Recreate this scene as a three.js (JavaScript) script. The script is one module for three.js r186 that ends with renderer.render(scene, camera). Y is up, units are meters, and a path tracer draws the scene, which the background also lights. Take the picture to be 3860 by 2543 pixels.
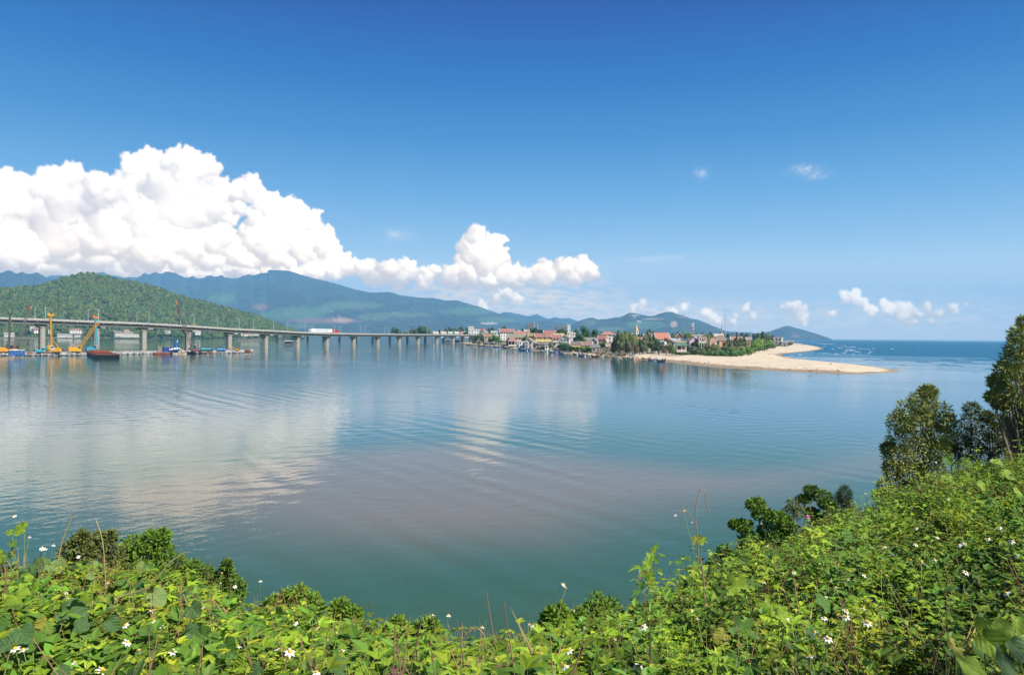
import * as THREE from 'three';
import { mergeGeometries } from 'three/addons/utils/BufferGeometryUtils.js';
import { createNoise3D } from 'simplex-noise';

// ------------------------------------------------------------------ camera, sun, exposure
const scene = new THREE.Scene();
const camera = new THREE.PerspectiveCamera(50.05, 1024 / 674, 0.1, 60000);
camera.position.set(0, 12, 0);
camera.rotation.order = 'YXZ';
camera.rotation.set(-0.0013, 0, 0.0087);
camera.updateMatrixWorld(true);
const renderer = new THREE.WebGLRenderer({ antialias: true });
renderer.toneMapping = THREE.LinearToneMapping;
renderer.toneMappingExposure = 1.75;
renderer.shadowMap.enabled = true;
const SUN = new THREE.Vector3(0.56, 0.70, 0.42).normalize();
const sun = new THREE.DirectionalLight(new THREE.Color(1.0, 0.96, 0.90), 5.0);
sun.name = 'sun';
sun.position.copy(SUN).multiplyScalar(3000);
sun.castShadow = true;
Object.assign(sun.shadow.camera, { left: -1500, right: 1500, top: 1500, bottom: -1500, near: 10, far: 8000 });
sun.shadow.mapSize.set(4096, 4096);
scene.add(sun); scene.add(sun.target);
scene.fog = new THREE.FogExp2(new THREE.Color(0.26, 0.63, 1.0), 1.0e-4);

// ------------------------------------------------------------------ small helpers
let seed = 12345;
const rnd = () => { seed = (seed + 0x6d2b79f5) | 0; let t = Math.imul(seed ^ (seed >>> 15), 1 | seed); t = (t + Math.imul(t ^ (t >>> 7), 61 | t)) ^ t; return ((t ^ (t >>> 14)) >>> 0) / 4294967296; };
const rr = (a, b) => a + (b - a) * rnd();
const reseed = (n) => { seed = n; };
const clamp = (x, a = 0, b = 1) => Math.min(b, Math.max(a, x));
const lerp = (a, b, t) => a + (b - a) * t;
const sstep = (x, a, b) => { const t = clamp((x - a) / (b - a)); return t * t * (3 - 2 * t); };
const noise3 = createNoise3D(() => 0.42);
const noiseB = createNoise3D(() => 0.77);
const fbm = (x, y, z = 0, o = 4) => { let s = 0, a = 0.5, f = 1; for (let i = 0; i < o; i++) { s += a * noise3(x * f, y * f, z * f + i * 7.3); a *= 0.5; f *= 2.03; } return s; };
const table = (pts, x) => { if (x <= pts[0][0]) return pts[0][1]; for (let i = 1; i < pts.length; i++) if (x <= pts[i][0]) return lerp(pts[i - 1][1], pts[i][1], (x - pts[i - 1][0]) / (pts[i][0] - pts[i - 1][0])); return pts[pts.length - 1][1]; };
const s2l = (c) => { c /= 255; return c <= 0.04045 ? c / 12.92 : ((c + 0.055) / 1.055) ** 2.4; };
const srgb = (r, g, b) => [s2l(r), s2l(g), s2l(b)];

// A view of the place from where the photographer stood: bearings read off the photograph become points at real distances.
const FOC = 2723, CX = 1930, CY = 1271.5, EYE = camera.position.clone();
const ray = (px, py) => { const v = new THREE.Vector3((px - CX) / FOC, -(py - CY) / FOC, -1).applyQuaternion(camera.quaternion); return v.divideScalar(-v.z); };
const at = (px, py, depth) => ray(px, py).multiplyScalar(depth).add(EYE);
const onY = (px, py, y = 0) => { const r = ray(px, py); return r.multiplyScalar((y - EYE.y) / r.y).add(EYE); };
const horizonY = (px) => CY - FOC * Math.tan(0.0013) + (px - CX) * 0.0087;

// ------------------------------------------------------------------ sky: air by height, and cumulus built from heaps of puffs
function makeSky() {
  const W = 4096, H = 2048, data = new Float32Array(W * H * 4);
  const grad = [[0, 182, 212, 242], [3, 168, 208, 242], [7, 142, 196, 238], [11, 114, 178, 230], [15, 88, 158, 218], [19, 70, 140, 206], [24, 50, 116, 188], [32, 40, 100, 172], [50, 35, 86, 154], [90, 30, 75, 140]]
    .map(([e, r, g, b]) => [e, ...srgb(r, g, b)]);
  const air = (e) => { let i = 1; while (i < grad.length - 1 && e > grad[i][0]) i++; const a = grad[i - 1], b = grad[i], t = clamp((e - a[0]) / (b[0] - a[0])); return [lerp(a[1], b[1], t), lerp(a[2], b[2], t), lerp(a[3], b[3], t)]; };
  for (let row = 0; row < H; row++) {
    const el = ((row + 0.5) / H - 0.5) * 180, c = el >= 0 ? air(el) : [0.10, 0.18, 0.2];
    for (let col = 0; col < W; col++) { const o = (row * W + col) * 4; data[o] = c[0]; data[o + 1] = c[1]; data[o + 2] = c[2]; data[o + 3] = 1; }
  }
  // cloud sheet, twice as fine as the sky, from -1 to 36 degrees of height
  const S = 2, BW = W * S, PPD = BW / 360, E0 = -1, BH = Math.round(37 * PPD);
  const zb = new Float32Array(BW * BH).fill(-1e9), lt = new Float32Array(BW * BH), al = new Float32Array(BW * BH);
  const L = [SUN.x * 0.75, SUN.y, SUN.z + 0.35]; { const n = Math.hypot(...L); L.forEach((v, i) => { L[i] = v / n; }); }
  let soft = 1.2;
  function splat(x, y, z, R, fam, strength, base) {
    const x0 = Math.floor(x - R), x1 = Math.ceil(x + R), y0 = Math.max(0, Math.floor(y - R)), y1 = Math.min(BH - 1, Math.ceil(y + R));
    for (let yy = y0; yy <= y1; yy++) for (let xx = x0; xx <= x1; xx++) {
      const dx = xx + 0.5 - x, dy = yy + 0.5 - y, d2 = dx * dx + dy * dy;
      if (d2 > R * R || yy < base) continue;
      const dz = Math.sqrt(R * R - d2), zz = z + dz, o = yy * BW + ((xx % BW) + BW) % BW;
      if (zz <= zb[o]) continue;
      zb[o] = zz;
      let nx = dx / R * 0.5, ny = dy / R * 0.5, nz = dz / R * 0.5, w = 0.55;
      for (const f of fam) { const ax = xx - f[0], ay = yy - f[1], az = zz - f[2], n = Math.hypot(ax, ay, az) || 1; nx += ax / n * w; ny += ay / n * w; nz += az / n * w; w *= 0.8; }
      const n = Math.hypot(nx, ny, nz) || 1;
      lt[o] = (nx * L[0] + ny * L[1] + nz * L[2]) / n - 0.6 * Math.exp(-(yy - base) / (PPD * soft));
      al[o] = strength;
    }
  }
  const grow = (x, y, z, R, level, fam, strength, base) => {
    splat(x, y, z, R, fam, strength, base);
    if (level >= 4 || R < 2.2) return;
    const n = [20, 18, 14, 8][level];
    for (let i = 0; i < n; i++) {
      let a = rr(-1, 1), b = rr(-1, 1), c = rr(-0.25, 1); const m = Math.hypot(a, b, c) || 1;
      b += 0.16 * m; const k = R * rr(0.66, 0.98) / m, r = R * (level === 0 ? rr(0.26, 0.5) : rr(0.22, 0.42));
      grow(x + a * k, y + b * k, z + c * k * 0.8, r, level + 1, [[x, y, z], ...fam].slice(0, 2), strength, base);
    }
  };
  const place = (px, py) => { const d = ray(px, py).normalize(); return [(Math.atan2(d.z, d.x) / (2 * Math.PI) + 0.5) * BW, (Math.asin(d.y) * 180 / Math.PI - E0) * PPD]; };
  const Q = 1.6218, PXD = FOC * Math.PI / 180;
  const heap = (list, baseQ, strength = 1, s = 1.2) => { soft = s; list.forEach(([qx, qy, r], i) => { const [x, y] = place(qx * Q, qy * Q), b = place(qx * Q, (baseQ + 3 * Math.sin(qx * 0.05) + 4 * Math.sin(qx * 0.013)) * Q)[1]; grow(x, y, rr(0, 14), r * Q / PXD * PPD * 0.93, 0, [], strength, b); }); };
  reseed(77);
  heap([[-60, 520, 60], [-20, 560, 60], [-40, 470, 40], [10, 500, 58], [60, 478, 46], [40, 560, 62], [112, 450, 46], [150, 424, 34], [178, 470, 52], [130, 535, 66], [222, 468, 46], [250, 540, 66], [284, 450, 40], [332, 418, 46], [366, 398, 38], [420, 398, 40], [465, 396, 34], [400, 470, 72], [322, 510, 66], [462, 476, 58], [350, 565, 58], [430, 566, 58], [492, 560, 46], [506, 450, 36], [516, 505, 26], [584, 506, 20], [548, 482, 16], [548, 442, 24], [590, 446, 30], [622, 480, 36], [642, 518, 44], [604, 560, 44], [682, 508, 36], [715, 520, 26], [700, 568, 44], [745, 562, 30], [766, 588, 24], [560, 588, 36], [640, 598, 36], [482, 600, 34]], 660);
  heap([...Array(30)].map((_, i) => [-80 + i * 29, 634 + 5 * Math.sin(i * 1.7), 20 + 4 * Math.sin(i * 2.3)]), 668);
  heap([[150, 585, 40], [165, 575, 34], [60, 605, 38], [222, 606, 30], [330, 588, 36], [290, 612, 24], [420, 605, 30], [520, 606, 30]], 660);
  heap([[800, 622, 26], [850, 628, 26], [898, 630, 26], [945, 632, 24], [940, 606, 7], [990, 640, 20], [1010, 630, 16], [1050, 640, 26], [770, 628, 26], [720, 628, 24], [870, 646, 22], [930, 652, 20], [980, 656, 20]], 690, 0.95);
  heap([[1104, 536, 11], [1110, 558, 20], [1096, 590, 31], [1150, 574, 26], [1128, 608, 36], [1163, 600, 22], [1068, 606, 18], [1070, 626, 26], [1092, 648, 28], [1180, 640, 28], [1220, 640, 23], [1258, 640, 28], [1268, 618, 15], [1310, 626, 26], [1350, 630, 26], [1376, 634, 20], [1330, 652, 24], [1140, 655, 24], [1200, 658, 18]], 676);
  heap([[1174, 686, 15], [1152, 694, 12], [1195, 696, 12]], 704, 0.85);
  heap([[1112, 706, 9], [1130, 712, 8], [1590, 712, 10], [1560, 718, 9], [1655, 735, 12], [1640, 726, 10], [1672, 745, 10], [1710, 735, 6], [1738, 722, 9], [1750, 740, 8], [1700, 748, 7], [1490, 712, 12], [1470, 716, 9]], 755, 0.72, 0.3);
  heap([[1963, 692, 12], [1988, 698, 14], [1996, 690, 8], [2012, 712, 10], [2030, 722, 9], [2060, 708, 10], [2068, 722, 12], [2100, 725, 15], [2128, 728, 13], [2115, 740, 10], [2158, 712, 8], [2170, 730, 11], [2182, 728, 9], [2215, 718, 10], [2222, 726, 9], [1830, 714, 9], [1845, 718, 11], [1864, 728, 10], [1870, 744, 12], [1858, 736, 8], [1812, 717, 5], [1934, 732, 9], [2162, 752, 8], [2120, 752, 7], [2250, 714, 4]], 768, 0.86, 0.3);
  soft = 1.2;
  // the same kind of weather all round, beyond the frame
  for (let i = 0; i < 11; i++) {
    const az = 52 + i * 24 + rr(-5, 5), n = 9 + Math.floor(rr(0, 8)), wide = rr(6, 12), tall = rr(3, 9), b = (rr(3, 6) - E0) * PPD;
    for (let k = 0; k < n; k++) { const t = rr(-1, 1), up = rr(0, 1) * tall * (1 - t * t); grow(((0.25 + (az + t * wide) / 360) * BW) % BW, b + (0.6 + up) * PPD, rr(0, 14), rr(1.0, 2.2) * PPD, 0, [], 0.95, b); }
  }
  // soften the light on the puffs a little, then lay them over the air with torn edges
  const tmp = new Float32Array(lt.length);
  const blur = (src, dst, r) => { for (let y = r; y < BH - r; y++) for (let x = r; x < BW - r; x++) { const o = y * BW + x; if (zb[o] < -1e8) continue; let s = 0, n = 0; for (let j = -r; j <= r; j++) for (let i = -r; i <= r; i++) { const q = o + j * BW + i; if (zb[q] > -1e8) { s += src[q]; n++; } } dst[o] = s / n; } };
  blur(lt, tmp, 2);
  const rows0 = Math.floor((E0 + 90) / 180 * H), rows1 = Math.floor((E0 + 37 + 90) / 180 * H);
  const shade = [0.545, 0.635, 0.775], lit = [1.07, 1.085, 1.10];
  for (let row = rows0; row < rows1; row++) {
    const el = ((row + 0.5) / H - 0.5) * 180; if (el < 0) continue;
    for (let col = 0; col < W; col++) {
      const by = (el - E0) * PPD, bx = (col + 0.5) * S; let s = 0, l = 0, hit = 0;
      const wx = 5.5 * noise3(col * 0.035, row * 0.035, 1) + 3 * noise3(col * 0.09, row * 0.09, 4) + 1.7 * noise3(col * 0.22, row * 0.22, 7) + 1.0 * noise3(col * 0.5, row * 0.5, 2), wy = 5.5 * noise3(col * 0.035, row * 0.035, 9) + 3 * noise3(col * 0.09, row * 0.09, 14) + 1.7 * noise3(col * 0.22, row * 0.22, 17) + 1.0 * noise3(col * 0.5, row * 0.5, 12);
      for (let j = 0; j <= 1; j++) for (let i = 0; i <= 1; i++) {
        const X = Math.floor(bx + wx + i - 0.5 + BW) % BW, Y = Math.floor(by + wy + j - 0.5); if (Y < 0 || Y >= BH) continue;
        const o = Y * BW + X; if (al[o] > 0) { s += al[o]; l += 0.6 * tmp[o] + 0.4 * lt[o]; hit++; }
      }
      let a = s / 4, c = null;
      if (hit) { const t = sstep(l / hit + 0.30 * fbm(col * 0.025, row * 0.035, 3, 5) + 0.45 * noise3(col * 0.011, row * 0.016, 8) - 0.1, -0.32, 1.02); c = [0, 1, 2].map((k) => lerp(shade[k], lit[k], t)); }
      // grey layers under the middle clouds, and faint scraps high up
      const o4 = (row * W + col) * 4, azd = ((col + 0.5) / W - 0.25) * 360;
      const veil = (cx, cy, sx, sy, k, tone) => { const d = ((azd - cx) / sx) ** 2 + ((el - cy) / sy) ** 2; if (d > 9) return; const v = k * Math.exp(-d) * clamp(0.55 + 1.5 * fbm(azd * (sx < 1.2 ? 2.2 : 0.55) + cx, el * (sx < 1.2 ? 4 : 2.3), cy, 4)); for (let q = 0; q < 3; q++) data[o4 + q] = lerp(data[o4 + q], tone[q], clamp(v)); };
      veil(3.0, 3.1, 5.5, 1.5, 0.85, [0.74, 0.78, 0.85]); veil(-4, 3.6, 5, 1.3, 0.7, [0.72, 0.76, 0.83]); veil(12, 1.9, 7, 0.9, 0.6, [0.78, 0.83, 0.9]); veil(22, 1.8, 8, 1.2, 0.3, [0.75, 0.82, 0.92]); veil(31, 1.7, 6, 1.2, 0.35, [0.75, 0.82, 0.92]);
      veil(11.6, 6.1, 3, 0.25, 0.25, [0.7, 0.78, 0.88]); veil(14.6, 12.5, 0.45, 0.4, 0.45, [0.7, 0.8, 0.92]); veil(21.9, 12.3, 0.9, 0.3, 0.5, [0.75, 0.83, 0.93]); veil(22.8, 11.8, 0.8, 0.25, 0.4, [0.75, 0.83, 0.93]); veil(-15, 25, 1.6, 0.5, 0.12, [0.6, 0.7, 0.85]); veil(-9, 7.8, 1.2, 0.5, 0.3, [0.8, 0.85, 0.92]);
      if (c && a > 0) { a = sstep(a, 0.0, 0.95) * 0.99; for (let q = 0; q < 3; q++) data[o4 + q] = lerp(data[o4 + q], c[q], Math.min(a, s / hit || 0)); }
    }
  }
  // the haze below stands in front of this sky, so the sky above it is what is left when its own glow is taken off
  const glow = [0.095, 0.255, 0.44], seen = 1 / renderer.toneMappingExposure;
  for (let row = H / 2; row < H; row++) { const el = ((row + 0.5) / H - 0.5) * Math.PI, T = Math.exp(-1.0e-4 * Math.min(13000, 1250 / Math.sin(el))); for (let col = 0; col < W; col++) for (let q = 0; q < 3; q++) { const o = (row * W + col) * 4 + q; data[o] = Math.max(0.004, (data[o] * seen - (1 - T) * glow[q]) / T); } }
  const t = new THREE.DataTexture(data, W, H, THREE.RGBAFormat, THREE.FloatType);
  t.mapping = THREE.EquirectangularReflectionMapping; t.magFilter = t.minFilter = THREE.LinearFilter; t.needsUpdate = true;
  return t;
}
scene.background = makeSky();
scene.environment = scene.background;

// ------------------------------------------------------------------ geometry and naming helpers
const names = new Map();
const numbered = (n) => { const k = names.get(n) ?? 0; names.set(n, k + 1); return k ? n + '_' + String(k).padStart(3, '0') : n; };
const V = (x, y, z) => new THREE.Vector3(x, y, z);
const plain = (g) => { const n = g.index ? g.toNonIndexed() : g.clone(); for (const k of Object.keys(n.attributes)) if (!['position', 'normal', 'uv', 'color'].includes(k)) n.deleteAttribute(k); if (!n.attributes.normal) n.computeVertexNormals(); return n; };
function uvMetres(g) { // patterns keep their size in metres, laid on by the way each face points
  const p = g.attributes.position, n = g.attributes.normal, uv = new Float32Array(p.count * 2);
  for (let i = 0; i < p.count; i++) { const ax = Math.abs(n.getX(i)), ay = Math.abs(n.getY(i)), az = Math.abs(n.getZ(i)); let u, v; if (ay >= ax && ay >= az) { u = p.getX(i); v = p.getZ(i); } else if (ax >= az) { u = p.getZ(i); v = p.getY(i); } else { u = p.getX(i); v = p.getY(i); } uv[2 * i] = u; uv[2 * i + 1] = v; }
  g.setAttribute('uv', new THREE.BufferAttribute(uv, 2)); return g;
}
const merged = (list) => { const gs = [].concat(list).flat().filter(Boolean).map(plain); for (const g of gs) g.deleteAttribute('color'); for (const g of gs) uvMetres(g); return gs.length === 1 ? gs[0] : mergeGeometries(gs); };
const put = (g, x = 0, y = 0, z = 0, ry = 0, rx = 0, rz = 0) => g.applyMatrix4(new THREE.Matrix4().compose(V(x, y, z), new THREE.Quaternion().setFromEuler(new THREE.Euler(rx, ry, rz, 'YXZ')), V(1, 1, 1)));
const box = (w, h, d, x = 0, y = 0, z = 0, ry = 0, rx = 0, rz = 0) => put(new THREE.BoxGeometry(w, h, d), x, y, z, ry, rx, rz);
const cyl = (r0, r1, h, x = 0, y = 0, z = 0, seg = 10, ry = 0, rx = 0, rz = 0) => put(new THREE.CylinderGeometry(r1, r0, h, seg), x, y, z, ry, rx, rz);
function bar(a, b, r0, r1 = r0, seg = 6) { const d = b.clone().sub(a), g = new THREE.CylinderGeometry(r1, r0, d.length(), seg); g.applyQuaternion(new THREE.Quaternion().setFromUnitVectors(V(0, 1, 0), d.clone().normalize())); const m = a.clone().add(b).multiplyScalar(0.5); return g.translate(m.x, m.y, m.z); }
const beam = (a, b, w, h) => { const d = b.clone().sub(a), g = new THREE.BoxGeometry(w, h, d.length()); const m = new THREE.Matrix4().lookAt(b, a, V(0, 1, 0)); g.applyMatrix4(m); const c = a.clone().add(b).multiplyScalar(0.5); return g.translate(c.x, c.y, c.z); };
const extrude = (pts, depth, bevel = 0) => { const s = new THREE.Shape(pts.map(([x, y]) => new THREE.Vector2(x, y))); const g = new THREE.ExtrudeGeometry(s, { depth, bevelEnabled: bevel > 0, bevelThickness: bevel, bevelSize: bevel, bevelSegments: 1, steps: 1 }); return g.translate(0, 0, -depth / 2); };
function mesh(name, geo, mat, parent = scene) { const m = new THREE.Mesh(Array.isArray(geo) ? merged(geo) : geo, mat); m.name = parent === scene ? numbered(name) : name; m.castShadow = m.receiveShadow = true; parent.add(m); return m; }
function tag(o, label, category, group, kind) { if (label) o.userData.label = label; if (category) o.userData.category = category; if (group) o.userData.group = group; if (kind) o.userData.kind = kind; return o; }
function thing(name, label, category, p = V(0, 0, 0), turn = 0, group) { const o = new THREE.Group(); o.name = numbered(name); o.position.copy(p); o.rotation.y = turn; scene.add(o); return tag(o, label, category, group); }
const structure = (o, label) => { o.userData.kind = 'structure'; if (label) o.userData.label = label; return o; };
const copyOf = (o, label, p, turn = 0, scale) => { const c = o.clone(); c.name = numbered(o.name.replace(/_\d{3}$/, '')); c.position.copy(p); c.rotation.y = turn; if (scale) c.scale.setScalar(scale); if (label) c.userData.label = label; scene.add(c); return c; };

// ------------------------------------------------------------------ textures of grain, stain and relief
function tex(n, f, srgbMap = true, rep = 1) { const d = new Uint8Array(n * n * 4); for (let y = 0; y < n; y++) for (let x = 0; x < n; x++) { const c = f(x / n, y / n), o = (y * n + x) * 4; d[o] = clamp(c[0]) * 255; d[o + 1] = clamp(c[1]) * 255; d[o + 2] = clamp(c[2]) * 255; d[o + 3] = 255; } const t = new THREE.DataTexture(d, n, n); t.wrapS = t.wrapT = THREE.RepeatWrapping; t.magFilter = THREE.LinearFilter; t.minFilter = THREE.LinearFilter; if (srgbMap) t.colorSpace = THREE.SRGBColorSpace; t.repeat.set(rep, rep); t.needsUpdate = true; return t; }
const loopNoise = (u, v, f, z, o = 4) => { const a = u * 2 * Math.PI, b = v * 2 * Math.PI, r = f / (2 * Math.PI); let s = 0, k = 0.5, q = 1; for (let i = 0; i < o; i++) { s += k * (noise3(Math.cos(a) * r * q + z, Math.sin(a) * r * q, Math.cos(b) * r * q + 3.1) + noiseB(Math.sin(b) * r * q + z, Math.cos(a) * r * q + 1.7, Math.sin(a) * r * q)) * 0.6; k *= 0.5; q *= 2; } return s; };
const grime = tex(256, (u, v) => { const n = 0.93 + 0.12 * loopNoise(u, v, 5, 2), st = 0.10 * Math.max(0, loopNoise(u, v * 0.999, 22, 8, 2)) , c = n - st; return [c, c * 0.995, c * 0.98]; }, true, 1 / 6);
const stains = tex(256, (u, v) => { const col = loopNoise(u, 0.3, 30, 5, 3), n = 0.94 + 0.12 * loopNoise(u, v, 6, 1) - 0.26 * Math.max(0, col) * (0.6 + 0.4 * loopNoise(u, v, 4, 9, 2)); return [n, n * 0.99, n * 0.96]; }, true, 1 / 8);
const rustMap = tex(256, (u, v) => { const n = loopNoise(u, v, 7, 4, 5); const k = sstep(n, -0.15, 0.35); return [lerp(0.62, 1, k), lerp(0.55, 1, k), lerp(0.5, 1, k)]; }, true, 1 / 5);
const tileBump = tex(128, (u, v) => { const a = Math.abs(Math.sin(u * Math.PI * 8)), b = (v * 6) % 1, c = 0.6 * a + 0.4 * b; return [c, c, c]; }, false, 1 / 2);
const mats = new Map();
function mat(color, o = {}) { const key = color + JSON.stringify(Object.keys(o)) + (o.roughness ?? '') + (o.metalness ?? '') + (o.map?.uuid ?? '') + (o.bumpMap?.uuid ?? ''); if (!mats.has(key)) { const m = new THREE.MeshStandardMaterial({ color, roughness: 0.8, map: grime, ...o }); mats.set(key, m); } return mats.get(key); }
// ------------------------------------------------------------------ water: one sheet out to the horizon
const inShape = (x, y, pts) => { let s = false; for (let i = 0, j = pts.length - 1; i < pts.length; j = i++) { const [a, b] = pts[i], [c, d] = pts[j]; if ((b > y) !== (d > y) && x < (c - a) * (y - b) / (d - b) + a) s = !s; } return s; };
const edgeDist = (x, y, pts, closed = true) => { let m = 1e18; for (let i = closed ? 0 : 1, j = closed ? pts.length - 1 : 0; i < pts.length; j = i++) { const [a, b] = pts[j], [c, d] = pts[i], t = clamp(((x - a) * (c - a) + (y - b) * (d - b)) / ((c - a) ** 2 + (d - b) ** 2 || 1)); m = Math.min(m, (x - a - t * (c - a)) ** 2 + (y - b - t * (d - b)) ** 2); } return Math.sqrt(m); };
const groundPoly = (px, y = 0) => px.map(([a, b]) => { const p = onY(a, b, y); return [p.x, p.z]; });
const shoalEdge = groundPoly([[420, 1880], [800, 1790], [1250, 1715], [1700, 1660], [2200, 1720], [2700, 1770], [3000, 1745], [3350, 1690], [3700, 1640], [4200, 1560], [4200, 1640], [3700, 1730], [3350, 1800], [3000, 1860], [2500, 1975], [2100, 2065], [1600, 2100], [1000, 2030], [600, 1940]]);
{
  const rings = [], P = [], C = [], UV = [], I = [];
  for (let dy = 620; dy > 0.95; dy -= dy > 60 ? 4.2 : dy > 12 ? 1.1 : dy > 3 ? 0.5 : 0.2) rings.push(12 * 722.7 / dy);
  rings.push(8500);
  const az = []; for (let a = -180; a < -48; a += 6) az.push(a); for (let a = -48; a <= 48; a += 0.3) az.push(a); for (let a = 54; a <= 180; a += 6) az.push(a);
  const deep = [0.036, 0.084, 0.040], mid = [0.018, 0.092, 0.115], sea = [0.014, 0.105, 0.178], shoal = [0.17, 0.128, 0.078], lagoon = [0.045, 0.10, 0.07], flat = [0.17, 0.145, 0.105];
  const flats = groundPoly([[200, 1308], [330, 1302], [440, 1309], [380, 1316], [180, 1318], [0, 1312]]);
  const mixc = (a, b, t) => a.map((v, i) => lerp(v, b[i], t));
  rings.forEach((r) => az.forEach((d) => {
    const x = Math.sin(d * Math.PI / 180) * r, z = -Math.cos(d * Math.PI / 180) * r, wob = 14 * fbm(x * 0.02, z * 0.02, 5, 3);
    let c = mixc(deep, mid, sstep(r + wob, 60, 130));
    c = mixc(c, sea, sstep(x * 0.82 - z * 0.30 + wob * 3, 190, 420));
    c = mixc(c, lagoon, sstep(-x * 0.6 - z * 0.5 + wob, 300, 380) * (1 - sstep(x, -150, 0)));
    if (r < 320) { const s = inShape(x, z, shoalEdge) ? 1 : -1; c = mixc(c, shoal, sstep(s * edgeDist(x, z, shoalEdge) + 0.35 * wob, -7, 9) * 0.92); }
    if (r > 400 && r < 1200 && x < -150) { const s = inShape(x, z, flats) ? 1 : -1; c = mixc(c, flat, sstep(s * edgeDist(x, z, flats) + wob * 0.5, -8, 8)); }
    P.push(x, 0, z); C.push(...c); UV.push(x / 40, z / 40);
  }));
  const n = az.length;
  for (let i = 0; i + 1 < rings.length; i++) for (let j = 0; j + 1 < n; j++) { const a = i * n + j; I.push(a, a + 1, a + n, a + 1, a + n + 1, a + n); }
  const g = new THREE.BufferGeometry();
  g.setAttribute('position', new THREE.Float32BufferAttribute(P, 3)); g.setAttribute('color', new THREE.Float32BufferAttribute(C, 3)); g.setAttribute('uv', new THREE.Float32BufferAttribute(UV, 2)); g.setIndex(I); g.computeVertexNormals();
  // ripples: many small wave trains that close up over a 60 m tile
  const N = 1024, hx = new Float32Array(N * N), hy = new Float32Array(N * N); reseed(5);
  for (let k = 0; k < 90; k++) {
    const len = 0.28 * Math.pow(22, Math.pow(rnd(), 1.7)), dir = 1.25 + (rnd() + rnd() + rnd() - 1.5) * 1.5, m = 60 / len, a = Math.round(Math.cos(dir) * m), b = Math.round(Math.sin(dir) * m), ph = rr(0, 6.28), s = 0.0098 * Math.pow(len, -0.15), q = Math.hypot(a, b) || 1;
    for (let y = 0; y < N; y++) for (let x = 0; x < N; x++) { const c = Math.cos(2 * Math.PI * (a * x + b * y) / N + ph) * s; hx[y * N + x] += c * a / q; hy[y * N + x] += c * b / q; }
  }
  const nm = new Uint8Array(N * N * 4);
  for (let i = 0; i < N * N; i++) { const x = -hx[i], y = -hy[i], l = 1 / Math.hypot(x, y, 1); nm[4 * i] = (x * l * 0.5 + 0.5) * 255; nm[4 * i + 1] = (y * l * 0.5 + 0.5) * 255; nm[4 * i + 2] = (l * 0.5 + 0.5) * 255; nm[4 * i + 3] = 255; }
  const nt = new THREE.DataTexture(nm, N, N); nt.wrapS = nt.wrapT = THREE.RepeatWrapping; nt.magFilter = nt.minFilter = THREE.LinearFilter; nt.needsUpdate = true;
  const swell = tex(512, (u, v) => { const e1 = sstep(loopNoise(u, v, 4, 3, 2), -0.15, 0.3), e2 = sstep(loopNoise(u, v, 5, 11, 2), -0.1, 0.35), w = 2 * loopNoise(u, v, 9, 7, 3), T2 = 2 * Math.PI, A = (a, b, p) => Math.sin(T2 * (a * u + b * v) + w + p); const n = 0.5 + 0.3 * e1 * (A(39, -30, 0) + 0.7 * A(33, -27, 2) + 0.5 * A(52, -41, 4)) * 0.5 + 0.14 * e2 * (A(15, 46, 1) + 0.7 * A(19, 55, 3) + 0.5 * A(22, 70, 5)) * 0.5 + 0.12 * loopNoise(u, v, 26, 3, 5); return [n, n, n]; }, false); swell.repeat.set(40 / 173, 40 / 173);
  const calm = tex(512, (u, v) => { const n = loopNoise(u, v, 9, 6, 5); const k = 0.03 + 0.07 * sstep(n, -0.1, 0.35); return [k, k, k]; }, false); calm.repeat.set(40 / 900, 40 / 330);
  const zone = (k, j) => new THREE.MeshPhysicalMaterial({ color: 0xffffff, vertexColors: true, ...(j === 0 ? { roughness: 1, roughnessMap: calm } : { roughness: [0, 0.12, 0.24, 0.4][j] }), ior: 1.33, specularIntensity: [1, 0.8, 0.5, 0.3][j], normalMap: nt, normalScale: new THREE.Vector2(k, k), bumpMap: swell, bumpScale: 0.055 });
  // sheltered lagoon, the ruffled inlet and the open sea: the same sheet, with more wind on it
  const by = [[], [], [], []]; for (let i = 0; i < I.length; i += 3) { const x = P[I[i] * 3], z = P[I[i] * 3 + 2], s = x * 0.82 - z * 0.3 + 85 * fbm(x * 0.012, z * 0.03, 2, 4); by[s < 215 || x < 0 ? 0 : s < 285 ? 1 : s < 380 ? 2 : 3].push(I[i], I[i + 1], I[i + 2]); }
  g.setIndex(by.flat()); let from = 0; by.forEach((l, k) => { g.addGroup(from, l.length, k); from += l.length; });
  structure(mesh('water', g, [zone(0.2, 0), zone(0.4, 1), zone(0.6, 2), zone(0.8, 3)]), 'calm blue-green lagoon water with rippled reflections of the clouds');
}

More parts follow.
